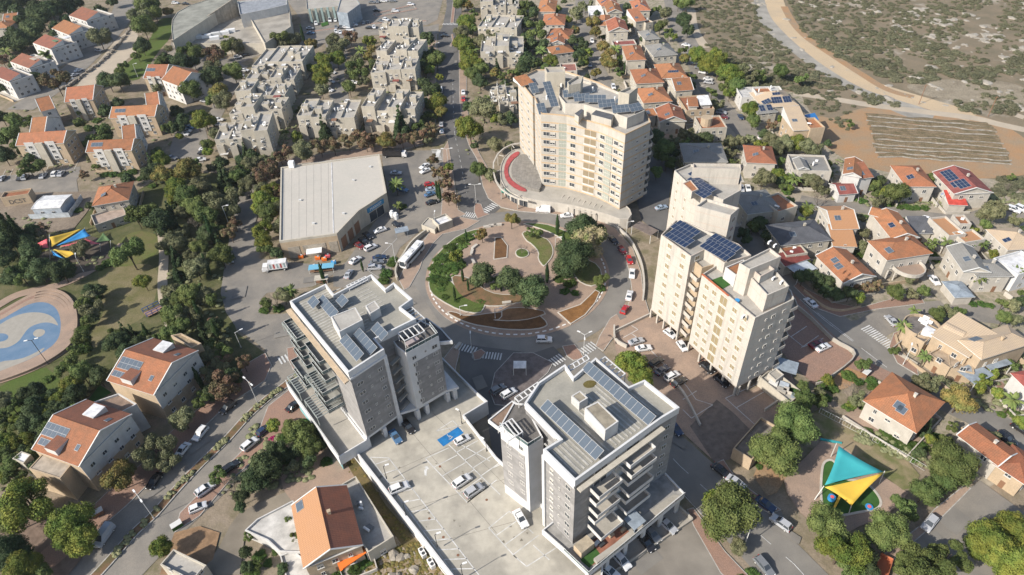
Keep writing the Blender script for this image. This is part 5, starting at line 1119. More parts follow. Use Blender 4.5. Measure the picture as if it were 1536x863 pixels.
w0, w1 = G(750, 639, 27), G(792, 670, 27); facade(t, org, w0, w1, z6[:5], [(.3, 1.3, 1.2, 'dark', 0), (.75, 1.2, 1.2, 'dark', 0)])
facade(t, org, w0, w1, [24.3], [(.75, 1.1, 1.2, 'dark', 0)])
wu = (w1-w0).normalized(); wn_ = Vector((wu.y, -wu.x)); wn_ = wn_ if facing(wn_, w0) else -wn_
b = MB(); b.quadbox(ccw([w0+wn_*.04, w1-wu*.9+wn_*.04, w1-wu*.9-wn_*.02, w0-wn_*.02]), 7.2, 23); b.build('cladding_panel', grey_clad, t, org)
for (s0, u_, n_, L_) in ((f0, fu, fn, LB),):
    b = MB(); b.quadbox(ccw([s0-u_*.15+n_*.4, s0+u_*.55+n_*.4, s0+u_*.55-n_*.1, s0-u_*.15-n_*.1]), 4.1, 28.3); b.quadbox(ccw([s0+u_*.55+n_*.4, s0+u_*(L_+.1)+n_*.4, s0+u_*(L_+.1)-n_*.1, s0+u_*.55-n_*.1]), 27.6, 28.35); b.build('white_frame', clean_white, t, org)
# white middle of the balcony side, with slabs and glazing
b = MB(); b.quadbox(ccw([f1+gu*4.5+gn*.06, f1+gu*(GL-4)+gn*.06, f1+gu*(GL-4)-gn*.02, f1+gu*4.5-gn*.02]), TZ, 28); b.build('render_panel', clean_white, t, org)
for k, z in enumerate([11.2+3.1*i for i in range(6)]):
    o1 = 2.6+(1.4 if k < 2 else 0)
    if k < 5: balcony(t, org, f1+gu*3.6+gn*.08, f1+gu*9.4+gn*.08, gn*(o1 if k % 2 == 0 else 2.0), z-.2, PW, h=.95); 
    if k < 6: balcony(t, org, f1+gu*11.2+gn*.08, f1+gu*17.8+gn*.08, gn*(2.6 if k % 2 else 3.2), z-.1 if k < 5 else z-.6, PW, h=.95)
    for s_, w_ in ((6.2, 3.2), (14.3, 3.4)): add_win(t, org, f1+gu*s_+gn*.07, gu, z-.1 if k < 5 else z-.4, w_, 2.2, 'glass')
    for s_ in (10.2, 19): add_win(t, org, f1+gu*s_+gn*.07, gu, z+.6, .9, 1.2, 'dark')
facade(t, org, f2, f3, z6, [(.5, 1.2, 1.2, 'dark', 0)])
b = MB(); b.quadbox(ccw([f1+gn*.5, f2+gn*.5, f2+gn*1.5, f1+gn*1.5]), 27.7, 28.05, 0, 0, True); b.build('roof_ledge', stone_beige, t, org)
# podium terrace with the roof garden
PQ = "846 826 883 861 1027 742 985 697 950 690 870 760"
pq = ccw([f0+fn*.0-fu*.0, G(846, 826, TZ), G(883, 861, TZ), G(1027, 742, TZ), G(985, 697, TZ), G(985, 660, TZ)])
pq = ccw(pts("813 797 846 826 883 861 1027 742 985 697 930 700 860 760", TZ)); prism_wall(pq, TZ-1.3, TZ+.5, t, org, clean_white, 'podium_wall', .5, mat("podium_floor", (.33, .32, .3), fine=.08), bottom=True, roofname='podium_terrace')
tz = TZ+.05
def patch(s_, m, h=.05, name='patio'): b = MB(); q = ccw(pts(s_, TZ)); b.quadbox(q, TZ, TZ+h, 0, 0); return b.build(name, m, t, org)
patch("864 826 893 808 932 790 948 800 900 842 884 851", pinkpave if 0 else mat("brick_patio", (.34, .15, .1), fine=.15)); patch("868 832 893 822 902 834 884 852 872 842", turf, .07, 'roof_turf'); patch("947 788 990 755 1010 742 1022 744 955 797", concrete, .06)
b = MB(); hq = ccw(band(pts("893 845 925 822 950 801", TZ), 1.1)); b.quadbox(hq, TZ, TZ+1.0); b.build('planter', concrete, t, org)
b = MB(); p = G(876, 821, TZ+1); b.box(p, gu, 3.4, 2.2, TZ, TZ+2.2, 0, 1); b.build('storage_box', [ST, mat("box_lid", (.45, .38, .28))], t, org)
b = MB(); p = G(952, 782, TZ+2); b.box(p, gu, 3.2, 3.0, TZ+2.3, TZ+2.45, 0); [b.bar((*(p+gu*sx*1.4+gn*sy*1.3), TZ), (*(p+gu*sx*1.4+gn*sy*1.3), TZ+2.3), .12, 0) for sx in (-1, 1) for sy in (-1, 1)]; b.build('garden_shelter', greysheet, t, org)
for i, (x, y) in enumerate(((895, 815), (903, 817), (899, 800), (917, 803), (935, 795))): b = MB(); p = G(x, y, TZ+.3); b.box(p, gu, 1.2, .7, TZ+.02, TZ+.6, 0); b.build('patio_table', [tank_m, metal_d, blue_cloth, ST, ST][i], t, org)
railing(t, org, G(883, 861, TZ+.5), G(1027, 742, TZ+.5), TZ+.5, .8); railing(t, org, G(846, 826, TZ+.5), G(883, 861, TZ+.5), TZ+.5, .8)
for i in range(6): p = G(883, 861, TZ-1).lerp(G(1027, 742, TZ-1), .02+i*.19)-gn*.7; b = MB(); b.box(p, gu, .9, .5, 0, TZ-1.3); b.build('pillar', clean_white, t, org)
p0, p1 = G(905, 868, 0), G(1038, 782, 0); b = MB(); b.quadbox(ccw(band([p0-gu*3, p1], .3)), 0, 1.1); b.quadbox(ccw(band([p1, p1-gn*7], .3)), 0, 1.2); tag(b.build("parapet_wall", [concrete]), "low concrete parapet in front of cars under the right grey tower", "wall", near=False)
b = MB(); b.quadbox(ccw([p0-gn*.4-gu*2, p1-gn*.4, p1-gn*8, p0-gn*8-gu*2]), 0, .33); struct("pavement", b, concrete)
# ---- flat roofed commercial hall
ZH = 7.5
org = (*G(500, 330), 0); t = root("commercial_hall", org, "large flat roofed hall with truncated corner and loading bays", "hall", near=False)
q = ccw(pts("421 251 569 231 580 289 538 316 505 350.5 419 362", ZH)); prism_wall(q, 0, ZH, t, org, stone_beige, 'wall', .4, mat("pale_membrane", (.46, .43, .38), scale=.08, c2=(.42, .4, .355), fine=.05, fscale=1), th=.5)
b = MB(); b.quadbox(ccw(band([G(497, 243, ZH), G(500, 350, ZH)], .25)), ZH-.4, ZH-.3); b.build('roof_seam', whitesheet, t, org)
for i in range(7):
    xa = 426+i*11; ya = 251-i*1.4; b = MB(); b.quadbox(ccw(band([G(xa, ya, ZH), G(xa-.5+i*.2, 359-i*2, ZH)], .07)), ZH-.4, ZH-.37); b.build('roof_joint', MATS['roof_membrane'], t, org)
for x, y in ((450, 300), (530, 270), (470, 335), (555, 250), (515, 320)): b = MB(); b.box(G(x, y, ZH), (1, .2), .9, .7, ZH-.4, ZH+.15); b.build('roof_vent', metal_w, t, org)
b = MB(); b.box(G(437, 246, ZH+1), (1, 0), 2, 2, ZH-.3, ZH+2); b.build('roof_vent', tank_m, t, org)
s0, s1 = G(419, 362, ZH), G(505, 350.5, ZH); u = (s1-s0).normalized(); n_ = Vector((u.y, -u.x)); L = (s1-s0).length
b = MB(); b.quadbox(ccw([s0+n_*.05, s1+n_*.05, s1-n_*.02, s0-n_*.02]), .05, ZH-.8); b.build('stone_front', ST, t, org)
for (x0, x1) in ((.1, .3), (.36, .76), (.82, .97)):
    b = MB(); b.box(s0+u*L*(x0+x1)/2+n_*.1, u, L*(x1-x0), .12, .2, 4.6); b.build('loading_door', mat("roller_door", (.42, .37, .3), fine=.05, tiles=.4), t, org)
b = MB(); b.box(s0+u*L*.55+n_*1.5, u, 5, 3, 2.9, 3.1); b.build('door_awning', tank_m, t, org)
e0, e1 = G(505, 350.5, ZH), G(538, 316, ZH); facade(t, org, e0, e1, [.2], [(.2, 3, 4.2, 'door', 0), (.5, 3, 4.2, 'door', 0), (.8, 3, 4.2, 'door', 0)])
e0, e1 = G(538, 316, ZH), G(580, 289, ZH); facade(t, org, e0, e1, [.3], [(.55, 7, 3.6, 'glass', 0)])
u = (e1-e0).normalized(); n_ = Vector((u.y, -u.x)); n_ = n_ if facing(n_, e0) else -n_; L = (e1-e0).length
b = MB(); b.box(e0+u*L*.55+n_*.12, u, 8, .2, 4.4, 6.2); sg = b.build('shop_sign', plain("sign_blue", (.02, .2, .38)), t, org)
tx = bpy.data.curves.new("lettering", 'FONT'); tx.body = "MARKET"; tx.size = 1.5; tx.extrude = .03; tx.align_x = 'CENTER'
SIGN = (tx, e0+u*L*.55+n_*.24, u, t, org)
# ---- fan roofed auditorium at the top left
org = (*G(340, 40), 0); t = root("auditorium", org, "fan shaped auditorium with pale roofs and a raked blade wall", "auditorium", near=False)
fan = pts("259 61 257 45 258 30 266 18 284 8 310 0 340 -8 355 -2", 12); prism_wall(fan, 0, 12, t, org, SB, 'curved_wall', .3, mat("green_grey_roof", (.3, .3, .26), scale=.2, fine=.08))
prism_wall(pts("259 64 356 21 358 14 360 22 376 25 390 47 397 65 278 65", 6), 0, 6, t, org, SB, 'lower_wall', .5, mat("auditorium_roof", (.38, .35, .3), scale=.15, fine=.1))
b = MB(); a0, a1 = G(258, 62, 6), G(354, 2, 14); w_ = Vector((.5, .5)); b.face([(*a0, 5), (*a1, 5), (*a1, 16), (*a0, 6.5)]); a0_, a1_ = a0+Vector((-.6, .8)), a1+Vector((-.6, .8)); b.face([(*a1_, 5), (*a0_, 5), (*a0_, 6.5), (*a1_, 16)]); b.face([(*a0, 6.5), (*a1, 16), (*a1_, 16), (*a0_, 6.5)]); b.build('blade_wall', mat("streaked_concrete", (.38, .34, .28), stain=.8, fine=.12), t, org)
prism_wall(pts("356 2 430 -6 430 7 400 14 360 22", 13), 0, 13, t, org, PW, 'stage_wall', .6, mat("stage_roof", (.3, .32, .35), fine=.06)); prism_wall(pts("374 25 392 22 434 15 436 40 402 62 397 65", 9), 0, 9, t, org, SB, 'wing_wall', .6, MATS["auditorium_roof"])
for x, y in ((300, 56), (310, 55), (324, 52), (337, 50), (346, 47), (322, 58)): b = MB(); p = G(x, y, 6); b.box(p, (1, .3), 5, 2.5, 5.5, 7.2); b.build('roof_plant', [metal_w, tank_m, greysheet][x % 3], t, org)
org = (*G(485, 10), 0); t = root("office_block", org, "grey green block beyond the northern car park", "building", near=False)
prism_wall(pts("460 14 521 8 521 -8 458 -8", 8), 0, 8, t, org, SB, 'wall', .5, roof_conc); prism_wall(pts("505 18 521 20 540 6 530 -8 512 -6", 9), 0, 9, t, org, greysheet, 'wall', .4, roof_conc)
for i in range(5): b = MB(); p = G(464+i*9, 14.5-i*.8, 8); b.box(p, (1, 0), 1.2, .8, 0, 8.3); b.build('buttress', plain("teal_rib", (.25, .33, .32), rough=.6), t, org)
# ---- stepped blocks of flats
def stepblock(label, A, B, C, h, nsx=4, seed=1, wall=None, name='apartment_block'):
    rnd = random.Random(seed); a, u, v, L, W = rect(A, B, C, h); FOOT.append((a, u, v, L, W)); c0 = a+u*L/2+v*W/2; org = (c0.x, c0.y, 0); t = root(name, org, label, "apartment block", near=False)
    wall = wall or stone_beige; x = 0
    for i in range(nsx):
        w_ = L/nsx; dh = rnd.choice((0, -.9, 1.3, -1.6, .6)); f = rnd.uniform(0, 2.4); k = rnd.uniform(0, 1.5); gp = .0
        q = [a+u*(x+gp)+v*f, a+u*(x+w_-.03*i-gp)+v*f, a+u*(x+w_-.03*i-gp)+v*(W-k), a+u*(x+gp)+v*(W-k)]
        prism_wall(q, 0, h+dh, t, org, wall, 'wall', .8, roof_conc)
        wallwins(t, org, q[0], q[1], 0, 3, fh=3.0, gap=2.8, w=1.5, h=1.2, rnd=rnd, margin=.8, skip=.25, base=1.2); wallwins(t, org, q[1], q[2], 0, 3, gap=3.5, rnd=rnd, skip=.4, base=1.2); wallwins(t, org, q[3], q[0], 0, 3, gap=3.5, rnd=rnd, skip=.4, base=1.2)
        clutter(t, org, q[0], u, v, w_, W-k-f, h+dh-.8, rnd.randint(2, 5), rnd)
        if rnd.random() < .75:
            xx = x+rnd.uniform(.1, .5)*w_; yy = f+rnd.uniform(.2, .6)*(W-f); qq = [a+u*xx+v*yy, a+u*(xx+2.8)+v*yy, a+u*(xx+2.8)+v*(yy+3), a+u*xx+v*(yy+3)]; prism_wall(qq, h+dh-.8, h+dh+1.9, t, org, wall, 'stair_house', .2, roof_conc)
        if f > .9:
            qq = [q[0]+u*.3-v*1.4, q[0]+u*w_*.55-v*1.4, q[0]+u*w_*.55-v*.02, q[0]+u*.3-v*.02]; prism_wall(qq, 0, rnd.choice((3.2, 6.2)), t, org, wall, 'terrace_wall', .9, concrete)
        if rnd.random() < .6:
            m_ = rnd.choice((green_cloth, metal_w, PW, redsheet, wood_m, whitesheet)); c_ = q[0]+u*w_*rnd.uniform(.3, .7)-v*1.3; zz_ = rnd.choice((2.6, 5.6, 8.4)); bb = MB(); bb.box(c_, u, rnd.uniform(2, 3.4), 2.4, zz_, zz_+.12); bb.build('awning', m_, t, org)
        for _ in range(2):
            c_ = q[0]+u*w_*rnd.uniform(.1, .9)-v*.22; link_copy(ACU, 'ac_unit', t, (c_.x-org[0], c_.y-org[1], rnd.choice((3.1, 6.1))), atan2(u.y, u.x))
        x += w_
    return t
sb = stepblock
sb("lowest of the western grey stepped blocks, in front of conifers", (318, 208), (402, 200), (396, 172), 10, 4, 11)
sb("western grey stepped block above the lowest one", (341, 167), (420, 164), (416, 142), 10, 4, 12)
sb("western grey stepped block with sawtooth walls", (352, 142), (425, 139), (421, 120), 10, 3, 13)
sb("western grey stepped block beside the pine trees", (367, 120), (438, 117), (432, 98), 9.5, 4, 14)
sb("northernmost western grey stepped block by the auditorium", (377, 96), (452, 94), (446, 68), 9.5, 4, 15)
sb("separate grey block of flats behind the dark conifer", (445, 180), (531, 177), (524, 150), 9, 4, 16)
sb("beige stepped block at the red autumn trees", (541, 163), (620, 164), (617, 134), 11, 4, 17)
sb("beige stepped block second from the south beside the avenue", (555, 107), (622, 105), (622, 84), 10.5, 3, 18)
sb("beige stepped block in the middle of the avenue row", (562, 78), (626, 80), (625, 60), 10, 4, 19)
sb("northernmost beige stepped block by the car park", (567, 44), (627, 43), (626, 30), 9.5, 4, 20)
sb("eastern beige block level with the pines east of the avenue", (720, 76), (785, 74), (781, 50), 9.5, 3, 21)
sb("eastern beige block second from the top edge", (716, 38), (775, 40), (771, 20), 9, 3, 22); sb("eastern beige block at the top edge", (720, 8), (778, 6), (775, -10), 9, 3, 23)
sb("small low flat house beside the avenue trees", (734, 145), (758, 144), (755, 128), 5, 2, 24, name='house')
sb("low grey block left of the cream tower", (750, 158), (776, 156), (776, 128), 5, 2, 25, name='house', wall=stone_beige)
# ---- the two long red roofed apartment buildings at the left
def longblock(label, E1, E2, E3, h, low, ptn, seed):
    """gable roof whose ridge runs from the left eave corner side to the white gable wall"""
    a, u, v, L, W = rect(E1, E2, E3, h); FOOT.append((a, u, v, L, W)); c0 = a+u*L/2+v*W/2; org = (c0.x, c0.y, 0); t = root("apartment_house", org, label, "apartments", near=False)
    q = [a, a+u*L, a+u*L+v*W, a+v*W]; prism_wall(q, 0, h, t, org, ST, 'wall')
    roof_hip(a, u, v, L, W, h, .3, t, org, terra, .42, 'gx', wallm=PW, m2=mat('shaded_slope_tiles', (.34, .14, .085), scale=.5, c2=(.26, .12, .08), fine=.2, tiles=.42, stain=.3))  # far slope: shade painted into a browner, darker tile colour
    w = q[1]+(q[2]-q[1])*0
    n_ = u; b = MB(); p0, p1 = q[1]+u*.1, q[2]+u*.1; b.face([(*p0, h*.45), (*p1, h*.45), (*p1, h), (*p0, h)]); b.face([(*p0, h*.45), (*p0, h), (*(p0-u*.12), h), (*(p0-u*.12), h*.45)]); b.face([(*p1, h), (*p1, h*.45), (*(p1-u*.12), h*.45), (*(p1-u*.12), h)]); b.face([(*p1, h*.45), (*p0, h*.45), (*(p0-u*.12), h*.45), (*(p1-u*.12), h*.45)])
    b.build('white_gable_wall', PW, t, org)
    d = (p1-p0); Wd = d.length; uu = d/Wd
    for z_ in (1.2, 4.2, 7.0, 9.6):
        if z_ > h-1: continue
        for f in (.15, .38, .62, .85): add_win(t, org, p0+uu*Wd*f+n_*.012, uu, z_, 1.2, 1.1, RND.choice(('dark', 'win', 'shut')))
    for (x, y, nx, ny) in ptn: skinpanel(t, org, a, u, v, L, W, h, 'gx', .3, .42, x, y, nx, ny, 1.35, 1.5, False, name='solar_collector')
    # recessed roof terrace
    for (x, y, m_, zz) in ((.42, .14, terra_dark, .9), (.5, .8, whitesheet, 1.0)):
        p = a+u*L*x+v*W*y; zr = roofpt(a, u, v, L, W, h, 'gx', .3, .42, x, y); b = MB(); b.box(p, u, 3.4, 3.6, zr-.8, zr+zz, 1, 0); b.build('dormer', [m_, PW], t, org)
    for x, y in ((.8, .2), (.85, .75)): skinpanel(t, org, a, u, v, L, W, h, 'gx', .3, .42, x, y, 1, 1, 1, 1.4, False, name='skylight')
    return t, org, a, u, v, L, W
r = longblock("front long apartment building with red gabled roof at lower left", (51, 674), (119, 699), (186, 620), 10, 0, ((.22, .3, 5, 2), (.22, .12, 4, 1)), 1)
t, org, a, u, v, L, W = r
prism_wall(ccw(pts("43 703 68 676 113 689 90 718", 8.6)), 0, 8.6, t, org, ST, 'front_wing', .15, mat("beige_roof", (.42, .36, .29), fine=.06)); prism_wall(ccw(pts("18 688 32 677 46 682 35 695", 6)), 0, 6, t, org, SB, 'side_wing', .2, whitesheet)
prism_wall(ccw(pts("140 603 175 622 205 606 178 590", 9)), 0, 9, t, org, PW, 'link_wall', .6, mat("brown_terrace", (.28, .2, .15)))
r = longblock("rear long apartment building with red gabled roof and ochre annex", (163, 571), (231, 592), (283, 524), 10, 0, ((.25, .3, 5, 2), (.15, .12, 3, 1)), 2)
t, org, a, u, v, L, W = r; prism_wall(ccw(pts("256 503 287 522 302 515 272 500", 9.2)), 0, 9.2, t, org, ST, 'annex_wall', .6, mat("ochre_terrace", (.42, .33, .22), fine=.25, tiles=1.0))
sheet("roof_lawn", "118 608 132 602 150 578 168 590 150 600 140 608", turf)
# ---- small structures
o = house("bus stop kiosk with white sheet roof by the roundabout", (658, 338), (679, 330), (672, 319), 3.2, 'flat', wall=SB, roofm=whitesheet, floors=0, heaters=0, door=False, near=False, name='kiosk', cat='kiosk')
prism_wall(ccw(pts("632 337 652 345 660 332 642 326", 2)), 0, 2, o[0], o[1], SB, 'side_wall', .3, concrete)
o = house("flat roofed substation hut by the three round trees", (1100, 672), (1128, 690), (1146, 628), 4, 'flat', wall=ST, roofm=mat("hut_roof", (.25, .22, .19), fine=.15), floors=0, heaters=0, near=False, name='hut', cat='hut')
add_win(o[0], o[1], G(1108, 684, 1), o[2][1], .3, 1.4, 1.4, 'dark')
o = house("brown roofed garden pavilion by the pale tower", (948, 340), (976, 354), (981, 343), 3.2, 'canopy', roofm=mat("brown_sheet", (.22, .18, .16), tiles=.4), near=False, name='pavilion', cat='pavilion')
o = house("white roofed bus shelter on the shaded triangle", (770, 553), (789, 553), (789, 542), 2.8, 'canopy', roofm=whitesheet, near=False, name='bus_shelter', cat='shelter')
for s_, lab, h_, m_, w_ in (("597 422 594 412 598 398 606 386 616 370 630 357 640 350", "curved stone retaining wall beside the parked white bus", 1.6, SB, .5),
    ("895 318 912 332 928 345 945 362 955 380 963 402 966 430 964 452", "curved pale wall along the eastern roundabout pavement", 1.0, stone_white, .5),
    ("921 500 975 474", "white wall at the north edge of the brick car park", 1.1, stone_white, .35), ("921 492 923 512 940 523", "short white wall beside the brick car park entrance", 1.3, stone_white, .4),
    ("1191 460 1215 480 1248 512 1281 536 1240 572 1222 580", "grey wall around the shaded eastern car park", 1.4, concrete, .3),
    ("977 551 1000 566 1018 583 1030 600 1050 640", "low wall between the brick car park and sloping road", 1.0, stone_white, .35), ("1185 588 1172 600 1146 618", "pale wall above the three round trees", 1.2, stone_white, .3),
    ("1205 438 1235 462 1262 468 1290 462", "tan garden wall on the bend of the eastern road", 1.0, ST, .3), ("1342 505 1350 528 1368 548 1400 570 1440 602", "tan wall around the stone mansion garden", 1.0, ST, .3),
    ("1230 660 1262 666", "turquoise bench wall near the three round trees", .5, teal_cloth, .4), ("1380 765 1345 725", "", 0, None, 0)):
    if not h_: continue
    b = MB(); q = catmull(pts(s_), 4); bd = band(q, w_); n = len(q)
    for k in range(n-1): b.quadbox(ccw([bd[k], bd[k+1], bd[2*n-2-k], bd[2*n-1-k]]), 0, h_, 0, 0)
    tag(b.build("stone_wall", m_), lab, "wall", near=False)
b = MB(); q = pts("1228 620 1290 652 1344 682 1386 707"); 
for k in range(len(q)-1):
    nseg = int((q[k+1]-q[k]).length/2.4)
    for j in range(nseg):
        a0, a1 = q[k].lerp(q[k+1], j/nseg), q[k].lerp(q[k+1], (j+1)/nseg); b.bar((*a0, 0), (*a0, 1.9), .08); b.bar((*a0, 1.85), (*a1, 1.85), .06); b.bar((*a0, .25), (*a1, .25), .05)
        for m_ in range(4): p = a0.lerp(a1, m_/4); b.bar((*p, .25), (*p, 2.15), .03, 0, 3)
tag(b.build("metal_fence", metal_w), "pale metal railing fence behind the playground lawn", "fence", near=False)
b = MB(); q = pts("452 617 470 640 500 680 516 705")
for k in range(len(q)-1): b.quadbox(ccw(band([q[k], q[k+1]], .15)), 0, 1.8+.001*k)
tag(b.build("metal_fence", plain("turquoise_sheet", (.2, .45, .48))), "turquoise sheet fence below the left grey tower", "fence", near=False)
rk = random.Random(9); b = MB(); q = catmull(pts("198 40 186 58 170 78 150 96 128 112 104 130 94 134"), 8)
for p in q:
    for j in range(2):
        c = p+Vector((rk.uniform(-.5, .5), rk.uniform(-.8, .8))); b.box(c, (rk.uniform(-1, 1), 1), rk.uniform(1, 2.2), rk.uniform(.7, 1.2), 0, rk.uniform(.7, 1.4))
tag(b.build("boulder_wall", rock_m), "rough boulder wall between the street and sandy plaza", "wall", near=False)
# ------------------------------------------------------------------ vehicles
CARC = {'white': (.72, .72, .72), 'silver': (.42, .43, .45), 'grey': (.18, .19, .2), 'black': (.02, .02, .022), 'dark blue': (.02, .04, .09), 'blue': (.08, .17, .3), 'red': (.42, .02, .02), 'dark red': (.16, .02, .02), 'orange': (.6, .2, .05), 'pale blue': (.35, .42, .5)}
for k, c in CARC.items(): plain("paint_"+k, c, rough=.25, spec=.6, coat=.6)
lampw, lampr = plain("headlight_glass", (.8, .8, .8), rough=.15), plain("rear_light_glass", (.4, .02, .02), rough=.2)
KIND = {'hatchback': (3.95, 1.72, 1.5), 'sedan': (4.6, 1.8, 1.45), 'suv': (4.6, 1.86, 1.68), 'estate': (4.75, 1.82, 1.5), 'van': (5.3, 2.0, 2.3), 'pickup': (5.1, 1.85, 1.75)}
def car_parts(kind):
    L, W, H = KIND[kind]; h = L/2; zb = .24
    if kind == 'van': prof = [(-h, .35), (-h, 1.1), (-h+.05, 1.25), (h-1.0, 1.25), (h-.25, 1.05), (h, .85), (h, .35)]; cab = [(-h+.06, 1.25), (-h+.15, H), (h-1.9, H), (h-.95, 1.25)]
    else:
        bz = .92 if kind != 'suv' else 1.02
        prof = [(-h, .35), (-h, .7), (-h+.08, bz-.05), (-h+.35, bz), (h-1.15, bz), (h-.35, bz-.16), (h-.05, .68), (h, .35)]
        if kind == 'sedan': cab = [(-h+.75, bz), (-h+1.35, H), (h-2.15, H), (h-1.2, bz)]
        elif kind == 'pickup': cab = [(-h+1.9, bz), (-h+2.15, H), (h-2.0, H), (h-1.2, bz)]
        elif kind == 'hatchback': cab = [(-h+.18, bz), (-h+.55, H), (h-1.8, H), (h-.95, bz)]
        else: cab = [(-h+.12, bz), (-h+.5, H), (h-2.05, H), (h-1.2, bz)]
    def loft(b, prof, w0, tuck, mi, top, zfl):
        # body shell with a rounded shoulder: three rings across the width
        n = len(prof)
        P = [(x, z) for x, z in prof]; sides = []
        for s in (-1, 1):
            o = [(x*.985, s*w0*.5, z) for x, z in P]; i_ = [(x*(1-.03), s*(w0*.5-tuck), z+(.05 if z > zfl else 0)) for x, z in P]; sides.append((o, i_))
        (lo, li), (ro, ri) = sides
        for k in range(n-1):
            b.face([lo[k], li[k], li[k+1], lo[k+1]], mi); b.face([ri[k], ro[k], ro[k+1], ri[k+1]], mi); b.face([li[k], ri[k], ri[k+1], li[k+1]], mi)
        b.face([p for p in lo], mi); b.face([p for p in reversed(ro)], mi)
        b.face([lo[0], ro[0], ri[0], li[0]], mi); b.face([ro[-1], lo[-1], li[-1], ri[-1]], mi); b.face([lo[0], lo[-1], ro[-1], ro[0]], mi)
    body = MB(); loft(body, prof, W, .13, 0, 0, .6)
    # roof panel and pillars
    x0, x1 = cab[1][0], cab[2][0]; wr = W*.5-.26; wb = W*.5-.1; zt = H
    body.quadbox([(x0, -wr), (x1, -wr), (x1, wr), (x0, wr)], zt-.05, zt+.02, 0, 0)
    for s in (-1, 1):
        for (a, c) in ((cab[0], cab[1]), (cab[3], cab[2])): body.bar((a[0], s*(wb-.02), a[1]), (c[0], s*(wr-.02), c[1]-.02), .09, 0)
        xm = (x0+x1)/2; body.bar((xm, s*(wb-.01), cab[0][1]), (xm, s*(wr), zt-.02), .08, 0); body.bar((x0, s*wr, zt), (x1, s*wr, zt), .07, 0)
    if kind == 'pickup': body.quadbox([(-h+.15, -W*.42), (-h+1.85, -W*.42), (-h+1.85, W*.42), (-h+.15, W*.42)], .93, .97, 1, 1)
    g = MB(); cb = [(cab[0][0]+.03, cab[0][1]), (cab[3][0]-.03, cab[3][1])]
    lowL = [(cb[0][0], -wb, cb[0][1]), (cb[1][0], -wb, cb[1][1])]; lowR = [(cb[0][0], wb, cb[0][1]), (cb[1][0], wb, cb[1][1])]; tL = [(x0, -wr, zt-.04), (x1, -wr, zt-.04)]; tR = [(x0, wr, zt-.04), (x1, wr, zt-.04)]
    if kind == 'van':
        g.face([lowR[1], lowL[1], tL[1], tR[1]])
        body.face([lowL[0], lowL[1], tL[1], tL[0]]); body.face([lowR[1], lowR[0], tR[0], tR[1]]); body.face([lowL[0], tL[0], tR[0], lowR[0]])
        g.face([(h-2.0, -wb-.0, 1.35), (h-1.1, -wb-.0, 1.35), (h-1.65, -wr-.05, 1.9), (h-2.0, -wr-.05, 1.9)])
    else:
        g.face([lowL[0], lowL[1], tL[1], tL[0]]); g.face([lowR[1], lowR[0], tR[0], tR[1]]); g.face([lowR[1], lowL[1], tL[1], tR[1]]); g.face([lowL[0], lowR[0], tR[0], tL[0]])
    wheels = MB(); r = .33; n = 12
    for k in range(n):
        t0, t1 = 2*pi*k/n, 2*pi*(k+1)/n; wheels.face([(cos(t0)*r, -.11, sin(t0)*r), (cos(t1)*r, -.11, sin(t1)*r), (cos(t1)*r, .11, sin(t1)*r), (cos(t0)*r, .11, sin(t0)*r)], 0)
    for s in (-1, 1):
        ring = [(cos(2*pi*k/n)*r, s*.11, sin(2*pi*k/n)*r) for k in range(n)]; hub = [(cos(2*pi*k/n)*r*.6, s*.115, sin(2*pi*k/n)*r*.6) for k in range(n)]
        wheels.face(ring if s < 0 else ring[::-1], 0); wheels.face(hub if s < 0 else hub[::-1], 1)
    hl = MB(); hl.box((0, 0), (1, 0), .12, .34, -.07, .07, 0); rl = MB(); rl.box((0, 0), (1, 0), .1, .3, -.09, .09, 0)
    hz = .62 if kind != 'van' else .8
    return body, g, wheels, hl, rl, (L, W, H, hz)
CM = {}
def keep(b, name, mats): o = b.build(name, mats); me = o.data; bpy.data.objects.remove(o); return me
def carmesh(kind, color, roofc=None):
    k = (kind, color)
    if k not in CM:
        body, g, wh, hl, rl, dim = car_parts(kind)
        CM[k] = dict(body=keep(body, "body", [MATS["paint_"+color], metal_d]), glass=keep(g, "windows", [glass]), wheel=keep(wh, "wheel", [tyre_m, metal_w]), hl=keep(hl, "headlight", [lampw]), rl=keep(rl, "rear_light", [lampr]), dim=dim)
        one = MB(); one.v = body.v+g.v; n = len(body.v); one.f = body.f+[tuple(i+n for i in f) for f in g.f]; one.m = body.m+[1]*len(g.f); one.uv = body.uv+g.uv
        L, W = dim[0], dim[1]
        for sx in (-1, 1):
            for sy in (-1, 1): one.box((sx*L*.31, sy*W*.46), (1, 0), .62, .2, .0, .6, 2)
            one.box((0+L*.485, sx*W*.34), (1, 0), .1, .3, dim[3]-.06, dim[3]+.08, 3)
        CM[k]['one'] = keep(one, "car", [MATS["paint_"+color], glass, tyre_m, lampw])
    return CM[k]
CN = {'hatchback': 'hatchback', 'sedan': 'saloon car', 'suv': 'sport utility car', 'estate': 'estate car', 'van': 'van', 'pickup': 'pickup'}
